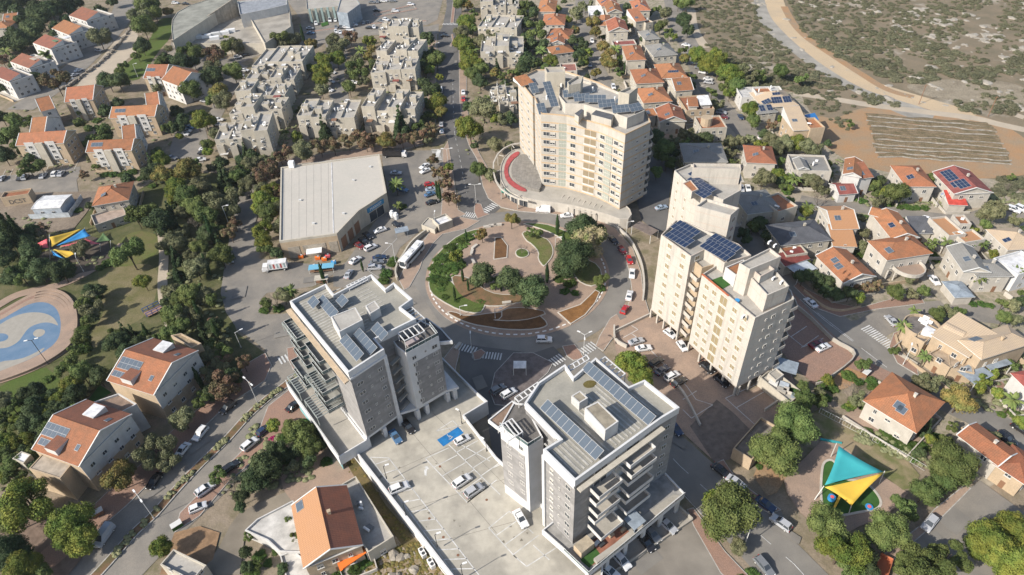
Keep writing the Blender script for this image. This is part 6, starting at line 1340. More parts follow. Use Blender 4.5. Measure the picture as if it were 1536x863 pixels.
def car(x, y, dx, dy, kind, color, z=0.0, group='parked cars', gz=.17):
    p = G(x, y, z+.6); d = G(x+dx, y+dy, z)-G(x, y, z); rz = atan2(d.y, d.x); cm = carmesh(kind, color); L, W, H, hz = cm['dim']; zz = z+gz
    lab = "%s %s" % (color, CN[kind]); nm = 'van' if kind == 'van' else ('pickup' if kind == 'pickup' else 'car')
    if y < 165 or (z == 0 and (y < 300 and x < 350)):
        o = link_copy(cm['one'], nm, None, (p.x, p.y, zz), rz); tag(o, lab, nm, group); return o
    r = root(nm, (p.x, p.y, zz), lab, nm, group, rz=rz)
    link_copy(cm['body'], 'body', r, (0, 0, 0)); link_copy(cm['glass'], 'windows', r, (0, 0, 0))
    for sx in (-1, 1):
        for sy in (-1, 1): link_copy(cm['wheel'], 'wheel', r, (sx*L*.31, sy*(W*.5-.1), .33))
    for s in (-1, 1): link_copy(cm['hl'], 'headlight', r, (L*.487, s*W*.34, hz)); link_copy(cm['rl'], 'rear_light', r, (-L*.487, s*W*.36, hz+.1))
    return r
CARS = """274 676 -10 12 sedan white;301 651 -10 12 suv white;342 612 -12 10 suv black;441 609 12 -10 sedan black;396 646 11 -9 hatchback dark_blue;375 667 12 -10 suv white;345 702 11 -8 estate black;308 735 11 -8 suv white;297 762 14 -6 hatchback white;157 805 -9 13 van silver;232 722 -9 12 sedan black;456 592 6 12 pickup white
747 585 12 -7 suv grey;763 591 12 -7 suv white;1104 724 12 8 sedan silver;1148 757 11 8 sedan dark_blue;1171 785 -14 -10 suv silver;1146 850 12 14 estate grey;1081 706 13 10 sedan black;1013 643 8 10 sedan dark_blue;1394 786 -8 10 suv silver
816 510 15 0 suv white;937 465 7 -12 hatchback red;944 444 3 -12 sedan white;948 411 -1 12 sedan white;944 391 4 10 hatchback red;933 376 8 9 hatchback dark_red;920 361 8 8 sedan black;850 324 -12 1 sedan white;992 312 12 -3 sedan pale_blue
954 513 13 -4 sedan silver;965 523 13 -2 sedan white;984 544 12 -8 suv black;993 556 12 -8 sedan dark_blue;1008 565 13 -7 suv white;1018 574 12 -7 sedan black;1005 501 8 6 hatchback white;1023 520 6 8 hatchback white;1060 552 8 7 sedan black;1082 572 8 7 sedan black;1225 517 13 -5 sedan dark_red;1234 522 13 -6 sedan white;1216 455 -9 -8 sedan white;1337 482 -9 -10 sedan silver;1391 330 8 2 hatchback white;1401 421 9 10 sedan white;1520 315 9 3 suv white;1532 314 9 4 suv white;1508 659 13 9 suv black;1532 645 9 6 sedan black
570 346 -12 4 sedan white;556 372 12 -6 suv white;533 391 10 -7 sedan white;523 412 6 -10 sedan silver;552 354 8 6 sedan black;546 362 8 5 sedan black;539 369 8 5 sedan dark_red;569 387 12 -2 sedan dark_blue;565 394 12 -2 sedan grey;562 402 12 -1 suv silver;645 292 11 -4 sedan blue;648 304 11 -3 sedan black;594 260 12 0 sedan silver;637 250 -10 5 sedan white;638 257 -10 4 sedan white;644 277 11 -2 hatchback red;647 285 11 -2 sedan pale_blue;604 285 10 2 sedan blue;595 338 6 4 hatchback black
663 197 1 -9 hatchback pale_blue;662 187 1 -9 sedan silver;661 168 1 -9 hatchback white;661 156 1 -9 sedan grey;661 146 1 -9 hatchback white;696 180 0 9 sedan red;695 149 0 8 sedan red;697 158 0 8 sedan dark_blue;661 136 0 -8 van white;695 139 0 8 sedan white;667 54 7 0 sedan black
346 389 2 12 sedan silver;558 4 5 0 sedan grey;566 3 1 4 sedan grey;576 2 4 0 sedan white;589 2 4 0 sedan grey;616 7 4 0 suv white;565 16 5 0 sedan black;593 17 5 0 suv white;571 32 4 1 sedan grey;579 30 4 1 suv white;593 28 4 1 sedan black;517 29 1 4 suv grey;524 28 1 4 sedan black;531 38 5 0 suv white;545 35 1 4 sedan grey;552 34 1 4 sedan black;554 42 5 0 sedan black;561 41 1 4 sedan white;518 41 5 0 sedan white;525 45 4 0 suv white;474 36 1 5 suv white;495 31 0 5 van white;503 31 0 5 sedan white;510 31 1 5 sedan white;465 43 6 0 sedan silver;466 50 6 0 sedan blue;504 41 1 4 sedan grey;504 48 1 4 suv white;510 49 1 4 sedan white;511 41 1 4 sedan black;263 5 5 0 suv white;278 6 6 0 sedan black;357 86 6 -1 suv white;368 83 6 -1 sedan black;367 106 6 0 sedan white;366 116 6 0 sedan white;498 109 6 1 sedan white;496 123 6 1 sedan white;494 136 6 1 suv white;307 152 6 1 sedan silver;284 192 7 0 suv blue;280 197 7 0 sedan white;276 202 7 0 sedan white;307 224 7 0 sedan white;305 230 7 0 sedan black;301 240 7 -1 sedan white;258 237 6 1 sedan grey;328 180 7 0 sedan white;327 187 7 0 sedan white;524 154 7 1 suv white;524 160 7 1 sedan silver;531 124 6 1 sedan white;515 87 6 1 sedan dark_blue
148 76 6 1 sedan silver;118 106 8 -3 sedan white;112 113 8 -3 sedan silver;104 120 8 -3 sedan white;103 83 7 -2 suv white;124 62 7 0 sedan silver;3 268 5 -6 sedan silver;31 267 5 -6 sedan black;38 266 5 -7 suv silver;65 264 5 -6 sedan silver;83 261 5 -6 suv white;92 261 5 -6 sedan silver;888 62 2 7 suv white;885 98 1 7 sedan silver;920 131 2 7 suv white;901 90 2 6 sedan white
1029 68 6 1 sedan white;1044 97 6 1 sedan black;1049 102 6 1 sedan grey;1055 109 7 1 suv white;1062 119 7 1 sedan white;1063 124 7 1 sedan silver;1082 169 7 1 suv silver;1084 176 7 1 sedan dark_red;1111 176 5 8 sedan dark_blue;1145 207 8 -1 suv white;1112 283 2 8 sedan silver;1122 283 2 8 sedan white;815 316 0 0 van white"""
for e in CARS.replace('\n', ';').split(';'):
    x, y, dx, dy, k, c = e.split(); x, y, dx, dy = map(float, (x, y, dx, dy))
    if k == 'van' and x == 815: dx, dy = -14, -1
    c = c.replace('_', ' '); car(x, y, dx, dy, k, c, group='cars on the roundabout' if (800 < x < 960 and 320 < y < 520) else 'cars parked in the streets and car parks')
for e in ("599 732 14 -6 suv white", "693 722 12 -8 suv white", "711 736 12 -8 suv silver", "693 660 12 -6 hatchback white", "612 640 10 12 sedan black", "593 655 7 10 sedan blue", "781 778 7 12 sedan white"):
    x, y, dx, dy, k, c = e.split(); car(float(x), float(y), float(dx), float(dy), k, c, z=4.0, group='cars on the parking deck', gz=.02)
for e in ("914 858 10 8 sedan white", "932 842 9 10 suv white", "969 815 9 11 sedan black", "978 802 9 10 sedan grey", "1001 789 10 9 sedan silver"):
    x, y, dx, dy, k, c = e.split(); car(float(x), float(y), float(dx), float(dy), k, c, z=0, group='cars under the right grey tower', gz=.35)
# bus at the bay
def bus():
    p = G(618, 384, 1.2); d = G(600, 404)-G(634, 366); rz = atan2(d.y, d.x); r = root("bus", (p.x, p.y, .15), "long white bus stopped in the bay west of the roundabout", "bus", near=False, rz=rz)
    L, W, H = 12.0, 2.55, 3.2; b = MB(); q = [(-L/2, -W/2), (L/2-.15, -W/2), (L/2, -W/2+.3), (L/2, W/2-.3), (L/2-.15, W/2), (-L/2, W/2)]; b.quadbox(q, .35, H-.12, 0, 0, True); b.quadbox([(x*.985, y*.93) for x, y in q], H-.12, H, 0, 0); b.build('body', [MATS["paint_white"]], r)
    for s in (-1, 1): b = MB(); b.box((-.3, s*(W/2+.01)), (1, 0), L-1.6, .03, 1.45, 2.5); b.build('side_windows', glass, r)
    b = MB(); b.box((L/2+.005, 0), (1, 0), .03, W-.7, 1.1, 2.7); b.build('windscreen', glass, r); b = MB(); b.box((L/2+.02, 0), (1, 0), .04, 1.8, 2.75, 3.0); b.build('destination_box', metal_d, r)
    for x in (-3.6, .2, 3.2): b = MB(); b.box((x, 0), (1, 0), 1.6 if x < 3 else .8, 1.5, H, H+.2); b.build('roof_hatch', [metal_w], r)
    for x in (-3.4, 3.6):
        for s in (-1, 1):
            b = MB(); n = 14
            for k in range(n):
                t0, t1 = 2*pi*k/n, 2*pi*(k+1)/n; b.face([(x+cos(t0)*.48, s*W/2-.3*s, .48+sin(t0)*.48), (x+cos(t1)*.48, s*W/2-.3*s, .48+sin(t1)*.48), (x+cos(t1)*.48, s*(W/2+.02), .48+sin(t1)*.48), (x+cos(t0)*.48, s*(W/2+.02), .48+sin(t0)*.48)])
            b.face([(x+cos(2*pi*k/n)*.48, s*(W/2+.02), .48+sin(2*pi*k/n)*.48) for k in range(n)]); b.build('wheel', tyre_m, r)
    for s in (-1, 1): b = MB(); b.box((L/2+.02, s*.9), (1, 0), .04, .35, .7, .9); b.build('headlight', lampw, r); b = MB(); b.box((L/2+.25, s*1.35), (1, 0), .3, .2, 1.9, 2.5); b.build('mirror', metal_d, r)
bus()
def lorry(x, y, dx, dy, lab, L=8.2, cab=(.72, .72, .72), box=whitesheet, stripe=None, H=3.3, name='lorry'):
    p = G(x, y, 1.4); d = G(x+dx, y+dy)-G(x, y); r = root(name, (p.x, p.y, .15), lab, name, near=False, rz=atan2(d.y, d.x)); W = 2.4
    b = MB(); b.box((-.9, 0), (1, 0), L-2.3, W, .95, H); b.build('cargo_box', box, r); b = MB(); b.box((L/2-.95, 0), (1, 0), 1.9, W-.15, .5, 1.5); b.box((L/2-1.1, 0), (1, 0), 1.5, W-.2, 1.5, 2.4); b.build('cab', MATS["paint_white"], r)
    b = MB(); b.box((L/2-.33, 0), (1, 0), .04, W-.5, 1.5, 2.25); b.build('windscreen', glass, r); b = MB(); b.box((-.5, 0), (1, 0), L-1, 1.0, .55, .95); b.build('chassis', metal_d, r)
    if stripe:
        for i in range(5):
            b = MB(); b.box((-3.2+i*1.1, 0), (1, 0), .5, W+.03, 1.3, H-.3); b.build('stripe', stripe if i % 2 else mat("teal_print", (.3, .4, .42)), r)
    for xx in (-L/2+1.3, L/2-1.4):
        for s in (-1, 1): link_copy(carmesh('suv', 'white')['wheel'], 'wheel', r, (xx, s*W*.45, .42), scale=1.25)
lorry(413, 400, -16, 2, "white box lorry with red stripes beside the hall loading bays", stripe=mat("red_print", (.5, .08, .07)))
lorry(592, 231, 16, 0, "long black coach parked at the north edge of the hall car park", box=MATS["paint_black"], L=10, name='coach'); 
def tractor():
    p = G(1325, 851, .8); r = root("orange_trailer", (p.x, p.y, .1), "orange open trailer on the brick path by the dead end lane", "trailer", near=False, rz=.9); om = plain('orange_paint', (.45, .16, .08), rough=.7)
    b = MB(); b.box((0, 0), (1, 0), 5, 2.2, .6, .75); b.build('bed', om, r)
    for s in (-1, 1): b = MB(); b.box((0, s*1.1), (1, 0), 5, .08, .75, 1.35); b.build('side_board', om, r); b = MB(); b.box((s*2.5, 0), (1, 0), .08, 2.2, .75, 1.35); b.build('end_board', om, r)
    for sx in (-1.2, 1.2):
        for s in (-1, 1): link_copy(carmesh('suv', 'white')['wheel'], 'wheel', r, (sx, s*1.0, .35))
tractor()
# ------------------------------------------------------------------ lamps and poles
def lamp(x, y, h, heads, lab, arm=1.5, m=None, z0=0, near=True):
    p = G(x, y, z0); r = root("street_lamp", (p.x, p.y, z0), lab, "street lamp", "street lamps", near=near); m = m or metal_w
    b = MB(); b.bar((0, 0, 0), (0, 0, h), .16, 0, 6); b.bar((0, 0, 0), (0, 0, .9), .28, 0, 6); b.build('pole', m, r)
    for a in heads:
        b = MB(); e = (cos(a)*arm, sin(a)*arm, h+.25); b.bar((0, 0, h-.05), e, .1); b.build('arm', m, r); b = MB(); b.box((cos(a)*(arm+.3), sin(a)*(arm+.3)), (cos(a), sin(a)), .9, .34, h+.2, h+.36); b.build('lamp_head', tank_m, r)
    return r
for x, y, h, hd in ((232, 779, 9, (2.4, -.8)), (388, 608, 9, (2.4, -.8)), (362, 522, 6, (0.5,)), (344, 338, 8, (0, )), (875.5, 532, 7.5, (.4, 2.5, 4.6)), (709, 538, 8, (1.6,)), (673, 251, 8, (0, 3.1)), (714.5, 306, 8, (0, 3.1)), (1116, 820, 10, (1.0,)), (594, 396, 8, (3.0,)), (654, 344, 6, (1.5,)), (73, 115, 6, (0,)), (124, 68, 6, (0,)), (151, 41, 6, (0,)), (223, 60, 7, (0,)), (207, 116, 7, (0,)), (176, 130, 6, (0,)), (99, 87, 6, (0,)), (833, 372, 4, (0,)), (939, 352, 5, (0,)), (126, 408, 6, (2,)), (691, 475, 4, (0,)), (743, 479, 4, (0,)), (1354, 548, 6, (1,)), (655, 85, 7, (0,)), (330, 118, 6, (0,)), (1462, 707, 5, (1,)), (478, 863, 5, (1,))):
    lamp(x, y, h, hd, "pale street lamp with %s" % ({1: "one arm", 2: "two arms", 3: "three arms"}[len(hd)]))
lamp(73, 547, 9.5, (.3, 3.4), "tall black floodlight mast beside the blue and beige court", 1.0, metal_d)
THINGS[-1] = (THINGS[-1][0], False)
for x, y in ((579, 719), (608, 774), (655, 821), (693, 866)):
    lamp(x+1, y-1, 4.5, (.3,), "slim dark lamp on the parking deck parapet", .5, metal_d, 5.0, False)
lamp(693, 636, 4.5, (2.5,), "slim dark lamp near the blue parking bay", .6, metal_d, 4.0, False); lamp(730, 677, 4.0, (2.5,), "slim dark lamp near the right deck parapet", .6, metal_d, 4.0, False)
for x, y, h in ((1482, 175, 9), (1378, 157, 9), (1536, 265, 8)):
    p = G(x, y); r = root("utility_pole", (p.x, p.y, 0), "wooden utility pole above the striped field", "utility pole", "utility poles"); b = MB(); b.bar((0, 0, 0), (0, 0, h), .28, 0, 6); b.build('pole', wood_m, r); b = MB(); b.bar((-1, 0, h-.6), (1, 0, h-.6), .14); b.build('crossarm', wood_m, r)
p = G(1402, 312); r = root("flag_pole", (p.x, p.y, 0), "thin mast with a small pale flag by the villa street", "flagpole", near=False); b = MB(); b.bar((0, 0, 0), (0, 0, 6), .1, 0, 6); b.build('pole', metal_w, r); b = MB(); b.face([(0, 0, 5), (0, 0, 6), (1.2, .3, 5.9), (1.2, .3, 5.1)]); b.face([(1.2, .31, 5.1), (1.2, .31, 5.9), (0, .01, 6), (0, .01, 5)]); b.build('flag', plain("pale_flag", (.6, .7, .9)), r)
# ------------------------------------------------------------------ shade sails
def sail(par, org, cs, m, sag=.9, n=8, name='sail'):
    """triangular cloth between three 3D corners with curved edges"""
    A, B, C_ = [Vector(c) for c in cs]; cen = (A+B+C_)/3; b = MB(); g = {}
    for i in range(n+1):
        for j in range(n+1-i):
            k = n-i-j; u_, v_, w_ = i/n, j/n, k/n; p = A*u_+B*v_+C_*w_
            e_ = min(u_, v_, w_); pull = 4*max(u_*v_ if w_ < .34 else 0, v_*w_ if u_ < .34 else 0, u_*w_ if v_ < .34 else 0)
            ed_ = (4*u_*v_*(1-w_)**2+4*v_*w_*(1-u_)**2+4*u_*w_*(1-v_)**2); p = p.lerp(cen, .09*min(1, ed_)); p.z -= sag*27*u_*v_*w_*.6; g[i, j] = p
    ks = list(g); ix = {k_: q_ for q_, k_ in enumerate(ks)}; fc = []
    for i in range(n):
        for j in range(n-i):
            fc.append((ix[i, j], ix[i+1, j], ix[i, j+1]))
            if j < n-i-1: fc.append((ix[i+1, j], ix[i+1, j+1], ix[i, j+1]))
    me = bpy.data.meshes.new(name); me.from_pydata([tuple(g[k_]-Vector(org)) for k_ in ks], [], fc); me.materials.append(m); me.polygons.foreach_set("use_smooth", [True]*len(fc)); o = bpy.data.objects.new(name, me); COL.objects.link(o); o.parent = par; md = o.modifiers.new("thick", 'SOLIDIFY'); md.thickness = .04; return o
def sails(lab, corners_list, org, posts):
    t = root("shade_sail", org, lab, "shade sail", near=False)
    for cs, m in corners_list: sail(t, org, cs, m)
    for (b0, b1) in posts: b = MB(); b.bar(b0, b1, .2, 0, 6); b.build('mast', metal_w, t, org)
def w3(x, y, z): p = G(x, y, z); return (p.x, p.y, z)
org = (*G(1275, 740), 0)
t_, y_ = [(w3(1258, 669, 6), w3(1325, 708, 4.2), w3(1237, 728, 3.2)), (w3(1326, 709, 5), w3(1277, 759, 3.0), w3(1237, 731, 4.5))]
sails("turquoise triangular shade sail over the playground", [(t_, teal_cloth)], org, [(w3(1246, 686, 0), w3(1255, 665, 6)), (w3(1221, 751, 0), w3(1236, 729, 3.3))])
sails("yellow triangular shade sail over the playground", [(y_, yellow_cloth)], org, [(w3(1318, 727, 0), w3(1327, 707, 5)), (w3(1273, 771, 0), w3(1277, 759, 3))])
for i, (x, y, m, lab) in enumerate(((1303, 762, blue_cloth, "round blue play disc on the green turf"), (1246, 750, blue_cloth, "small blue play post on the green turf"), (1252, 717, orange_cloth, "orange play ring on the green turf"))):
    p = G(x, y); b = MB(); cyl = [p+Vector((cos(k*pi/6), sin(k*pi/6)))*.8 for k in range(12)]; b.quadbox(cyl, .3, .5 if i != 1 else 1.2); cyl = [p+Vector((cos(k*pi/6), sin(k*pi/6)))*.4 for k in range(12)]; b.quadbox(cyl, .5, .6 if i != 1 else 1.3, 1, 1); tag(b.build("play_disc", [m, red_cloth]), lab, "play equipment", near=False)
b = MB(); q = [G(1252, 765), G(1262, 745), G(1259, 742), G(1249, 762)]; b.face([(*q[0], .35), (*q[1], 2.0), (*q[2], 2.0), (*q[3], .35)]); b.face([(*q[3], .32), (*q[2], 1.97), (*q[1], 1.97), (*q[0], .32)]); [b.bar((*p, 0), (*p, 2.0), .15) for p in q[1:3]]
tag(b.build("slide", yellow_cloth), "yellow slide under the yellow shade sail", "slide", near=False)
org = (*G(95, 375), 0)
c0 = w3(75, 372, 6)
sails("red, yellow and blue shade sails over the park playground", [((w3(38, 373, 4.5), w3(71, 358, 6.5), w3(73, 372, 5)), red_cloth), ((w3(74, 356, 6.5), w3(126, 342, 4.5), w3(77, 371, 5)), yellow_cloth), ((w3(38, 375, 4.4), w3(72, 374, 5), w3(52, 386, 3.5)), yellow_cloth), ((w3(127, 343, 4.5), w3(136, 354, 4), w3(85, 369, 5)), blue_cloth), ((w3(76, 375, 5), w3(97, 389, 3.5), w3(80, 383, 4)), blue_cloth), ((w3(131, 358, 4), w3(150, 366, 4), w3(90, 370, 5)), red_cloth), ((w3(80, 374, 5), w3(118, 378, 3.6), w3(100, 388, 3.2)), yellow_cloth), ((w3(143, 364, 4), w3(155, 349, 4), w3(166, 361, 3.6)), plain("olive_cloth", (.1, .17, .06)))],
      org, [(w3(75, 390, 0), w3(74, 352, 7)), (w3(40, 385, 0), w3(38, 374, 4.6)), (w3(128, 358, 0), w3(127, 342, 4.7)), (w3(151, 378, 0), w3(150, 366, 4.1)), (w3(166, 372, 0), w3(166, 361, 3.7))])
# footbridge with blue railings in the park
t = root("footbridge", (*G(232, 470), 0), "small footbridge with blue railings in the park", "footbridge", near=False); org = tuple(t.location)
p0, p1 = G(219, 474), G(243, 462); b = MB(); b.quadbox(ccw(band([p0, p1], 3)), .3, .5, 0, 0); b.build('deck', redpave, t, org)
u = (p1-p0).normalized(); v = Vector((-u.y, u.x))
for s in (-1.5, 1.5):
    b = MB()
    for i in range(4): p = p0.lerp(p1, i/3)+v*s; b.bar((*p, .4), (*p, 1.9), .16)
    for z in (1.0, 1.9): b.bar((*(p0+v*s), z), (*(p1+v*s), z), .16)
    b.build('railing', plain("blue_rail", (.03, .08, .28)), t, org)
# people near the hall, benches on the plaza, market clutter
def person(x, y, shirt, trou, lab, rz=0):
    p = G(x, y); me = bpy.data.meshes.new("body"); J = [(0, 0, .95), (0, 0, 1.25), (0, 0, 1.48), (0, .01, 1.6), (.09, .05, .5), (.1, .1, .08), (-.09, -.03, .5), (-.1, -.12, .08), (.2, 0, 1.4), (.26, .04, 1.1), (.27, .12, .88), (-.2, 0, 1.4), (-.26, -.02, 1.12), (-.27, .05, .88), (0, .02, 1.72)]
    E_ = [(0, 1), (1, 2), (2, 3), (3, 14), (0, 4), (4, 5), (0, 6), (6, 7), (2, 8), (8, 9), (9, 10), (2, 11), (11, 12), (12, 13)]; R_ = [.15, .15, .12, .06, .08, .05, .08, .05, .07, .045, .035, .07, .045, .035, .1]
    me.from_pydata(J, E_, []); o = bpy.data.objects.new("person", me); COL.objects.link(o); s = o.modifiers.new("s", 'SKIN'); me_s = me.skin_vertices[0].data if me.skin_vertices else None
    if me_s is None:
        bpy.context.view_layer.objects.active = o; bm = bmesh.new(); bm.from_mesh(me); bm.verts.layers.skin.verify(); bm.to_mesh(me); bm.free(); me_s = me.skin_vertices[0].data
    for i, r_ in enumerate(R_): me_s[i].radius = (r_, r_*.75)
    me_s[0].use_root = True; o.modifiers.new("d", 'SUBSURF').levels = 1; dg = bpy.context.evaluated_depsgraph_get(); m2 = bpy.data.meshes.new_from_object(o.evaluated_get(dg)); bpy.data.objects.remove(o)
    m2.materials.clear(); [m2.materials.append(plain(n_, c_, rough=.8)) for n_, c_ in (("shirt_"+shirt[0], shirt[1]), ("trousers_"+trou[0], trou[1]), ("skin", (.4, .25, .17)), ("hair", (.03, .02, .015)))]
    for f in m2.polygons: z = f.center.z; f.material_index = 3 if z > 1.72 else (2 if z > 1.5 else (0 if z > .95 else 1)); f.use_smooth = True
    o = bpy.data.objects.new("person", m2); COL.objects.link(o); o.location = (p.x, p.y, .17); o.rotation_euler.z = rz; tag(o, lab, "person", near=False)
person(590, 331, ("white", (.7, .7, .7)), ("dark", (.03, .03, .04)), "person in white top walking across the hall car park", 1)
person(459, 386, ("red", (.5, .06, .05)), ("dark", (.03, .03, .04)), "person in red top by the hall loading bay", 2)
person(923, 512, ("black", (.03, .03, .03)), ("dark", (.03, .03, .04)), "person in black by the brick car park entrance", 0)
rk = random.Random(5)
for i, (x, y, c, lab) in enumerate(((452, 387, orange_cloth, "orange goods crate at the left of the loading bay"), (484, 380, red_cloth, "red goods bundle right of the hall awning"), (492, 386, red_cloth, "red goods crate near the cypress by the hall"), (477, 389, orange_cloth, "orange topped display in front of the hall"), (471, 402, blue_cloth, "blue plastic tank left of the blue covered stall"), (497, 377, metal_d, "black skip at the hall corner"), (487, 391, orange_cloth, "orange crate below the hall corner"), (501, 396, blue_cloth, "small blue bin at the hall corner"))):
    p = G(x, y); b = MB(); b.box(p, (1, .2), 1.5, 1.1, .13, .9, 0); b.box(p, (1, .2), 1.65, 1.25, .9, 1.0, 0); b.box(p+Vector((.2, .1)), (1, .5), .6, .6, 1.0, 1.3, 1); tag(b.build("crate", [c, metal_w]), lab, "crate", near=False)
for x, y, lab in ((474, 405, "left blue tarpaulin covered stall below the hall"), (492, 403, "right blue tarpaulin covered stall below the hall"), (483, 421, "pale stall table with goods near the small cypress")):
    p = G(x, y, 1); r = root("market_stall", (p.x, p.y, .13), lab, "market stall", near=False); b = MB(); b.box((0, 0), (1, .1), 4.2, 2.6, 2.0, 2.12, 0); b.build('canopy', plain("tarp_blue", (.15, .4, .55)) if y < 410 else SB, r); b = MB(); b.box((0, 0), (1, .1), 3.6, 1.6, .6, .8); b.build('table', wood_m, r)
    for sx in (-1, 1):
        for sy in (-1, 1): b = MB(); b.bar((sx*1.9, sy*1.1, 0), (sx*1.9, sy*1.1, 2), .1); b.build('leg', metal_w, r)
p = G(603, 348, 1.5); b = MB(); b.box(p, (1, .3), 4.5, 3, 2.3, 2.45, 0); [b.bar((*(p+Vector((sx, sy))), 0), (*(p+Vector((sx, sy))), 2.3), .1) for sx in (-2, 2) for sy in (-1.2, 1.2)]; tag(b.build("canopy", greysheet), "grey blue canopy above the stone wall by the bus", "canopy", near=False)
for x, y, a in ((712, 372, .9), (708, 380, 1.4), (710, 394, 1.9), (731, 342, .1), (739, 340, .1), (747, 339, 0), (760, 456, .1), (687, 521, 1)):
    p = G(x, y); b = MB(); b.box(p, (cos(a), sin(a)), 2.6, .8, .15, .75, 0); b.box(p, (cos(a), sin(a)), 2.7, .9, .75, .83, 0); tag(b.build("stone_bench", stone_white), "pale stone bench on the roundabout plaza", "bench", "stone benches on the plaza")
for x, y, lab in ((594, 325, "white covered sculpture or water tank by the palm"), (588, 322, "smaller white covered object by the palm")):
    p = G(x, y, 1); b = MB(); q = [p+Vector((cos(k*pi/5), sin(k*pi/5)))*.9 for k in range(10)]; b.quadbox(q, .12, 2.0); b.quadbox([p+(v_-p)*.6 for v_ in q], 2.0, 2.6); tag(b.build("water_tank", tank_m), lab, "tank", near=False)
for x, y, lab in ((62, 786, "olive green bin"), (267, 791, "green recycling cage by the boulevard"), (149, 772, "brown skip by the boulevard trees"), (1298, 563, "small sand coloured bin with orange lid by the eastern road")):
    p = G(x, y); b = MB(); b.box(p, (1, .8), 2.2, 1.3, .1, 1.3, 0); b.box(p, (1, .8), 2.3, 1.4, 1.3, 1.42, 1); tag(b.build("waste_bin", [turf if 'green' in lab else wood_m, metal_w]), lab, "bin", near=False) if x != 62 else None
for x, y, lab in ((634, 830, "upper pair of roof fans outside the white deck wall"), (647, 846, "lower pair of fans outside the white deck wall")):
    p = G(x, y, .8); r = root("fan_unit", (p.x, p.y, 0), lab, "fan unit", near=False); b = MB(); b.box((0, 0), (.6, -1), 2.0, 1.0, .3, 1.6); b.build('casing', tank_m, r)
    for s in (-.5, .5): b = MB(); c = Vector((.6, -1)).normalized()*s; b.quadbox([c+Vector((cos(k*pi/6), sin(k*pi/6)))*.38 for k in range(12)], 1.6, 1.66); b.build('fan', metal_d, r)
# garden rocks on the rough plot
for i in range(16):
    x, y = rk.uniform(575, 650), rk.uniform(825, 868)
    if x > 612+(y-820)*.9: continue
    p = G(x, y); s = rk.uniform(.4, 1.3); bm = bmesh.new(); bmesh.ops.create_icosphere(bm, subdivisions=2, radius=1)
    for v_ in bm.verts: v_.co *= 1+.5*noise.noise(v_.co*1.3+Vector((i*3, 0, 0)))
    me = bpy.data.meshes.new("boulder"); bm.to_mesh(me); bm.free(); me.materials.append(rock_m); o = bpy.data.objects.new("boulder", me); COL.objects.link(o); o.location = (p.x, p.y, s*.25); o.scale = (s, s*.8, s*.6); o.rotation_euler.z = rk.uniform(0, 6); tag(o, "pale limestone boulder on the rough plot", "boulder", "boulders on the rough plot")
tx, sp, su, st, sorg = SIGN; to = bpy.data.objects.new("tmp", tx); COL.objects.link(to); bpy.context.view_layer.update(); me = bpy.data.meshes.new_from_object(to); bpy.data.objects.remove(to); me.materials.clear(); me.materials.append(tank_m)
g_ = bpy.data.objects.new("sign_lettering", me); COL.objects.link(g_); g_.parent = st; g_.location = (sp.x-sorg[0], sp.y-sorg[1], 4.8); g_.rotation_euler = (pi/2, 0, atan2(su.y, su.x))
# ------------------------------------------------------------------ trees and shrubs
def leafmat(name, c, c2, rand=1.0):
    m = bpy.data.materials.new(name); m.use_nodes = True; MATS[name] = m; n = m.node_tree.nodes; L = m.node_tree.links; b = n["Principled BSDF"]
    b.inputs["Roughness"].default_value = .75; b.inputs["Specular IOR Level"].default_value = .15
    tc = n.new("ShaderNodeTexCoord"); t = n.new("ShaderNodeTexNoise"); t.inputs["Scale"].default_value = 2.2; t.inputs["Detail"].default_value = 5; L.new(tc.outputs["Object"], t.inputs[0])
    r = n.new("ShaderNodeMapRange"); L.new(t.outputs[0], r.inputs[0]); r.inputs[1].default_value = .38; r.inputs[2].default_value = .64
    mx = n.new("ShaderNodeMix"); mx.data_type = 'RGBA'; L.new(r.outputs[0], mx.inputs[0]); mx.inputs[6].default_value = (*c, 1); mx.inputs[7].default_value = (*c2, 1)
    oi = n.new("ShaderNodeObjectInfo"); hs = n.new("ShaderNodeHueSaturation"); L.new(mx.outputs[2], hs.inputs["Color"])
    a = n.new("ShaderNodeMath"); a.operation = 'MULTIPLY_ADD'; L.new(oi.outputs["Random"], a.inputs[0]); a.inputs[1].default_value = .035*rand; a.inputs[2].default_value = .5-.0175*rand; L.new(a.outputs[0], hs.inputs["Hue"])
    f = n.new("ShaderNodeMath"); f.operation = 'MULTIPLY'; L.new(oi.outputs["Random"], f.inputs[0]); f.inputs[1].default_value = 13.7
    fr_ = n.new("ShaderNodeMath"); fr_.operation = 'FRACT'; L.new(f.outputs[0], fr_.inputs[0]); g = n.new("ShaderNodeMath"); g.operation = 'MULTIPLY_ADD'; L.new(fr_.outputs[0], g.inputs[0]); g.inputs[1].default_value = .5*rand; g.inputs[2].default_value = 1-.25*rand; L.new(g.outputs[0], hs.inputs["Value"])
    L.new(hs.outputs[0], b.inputs["Base Color"]); return m
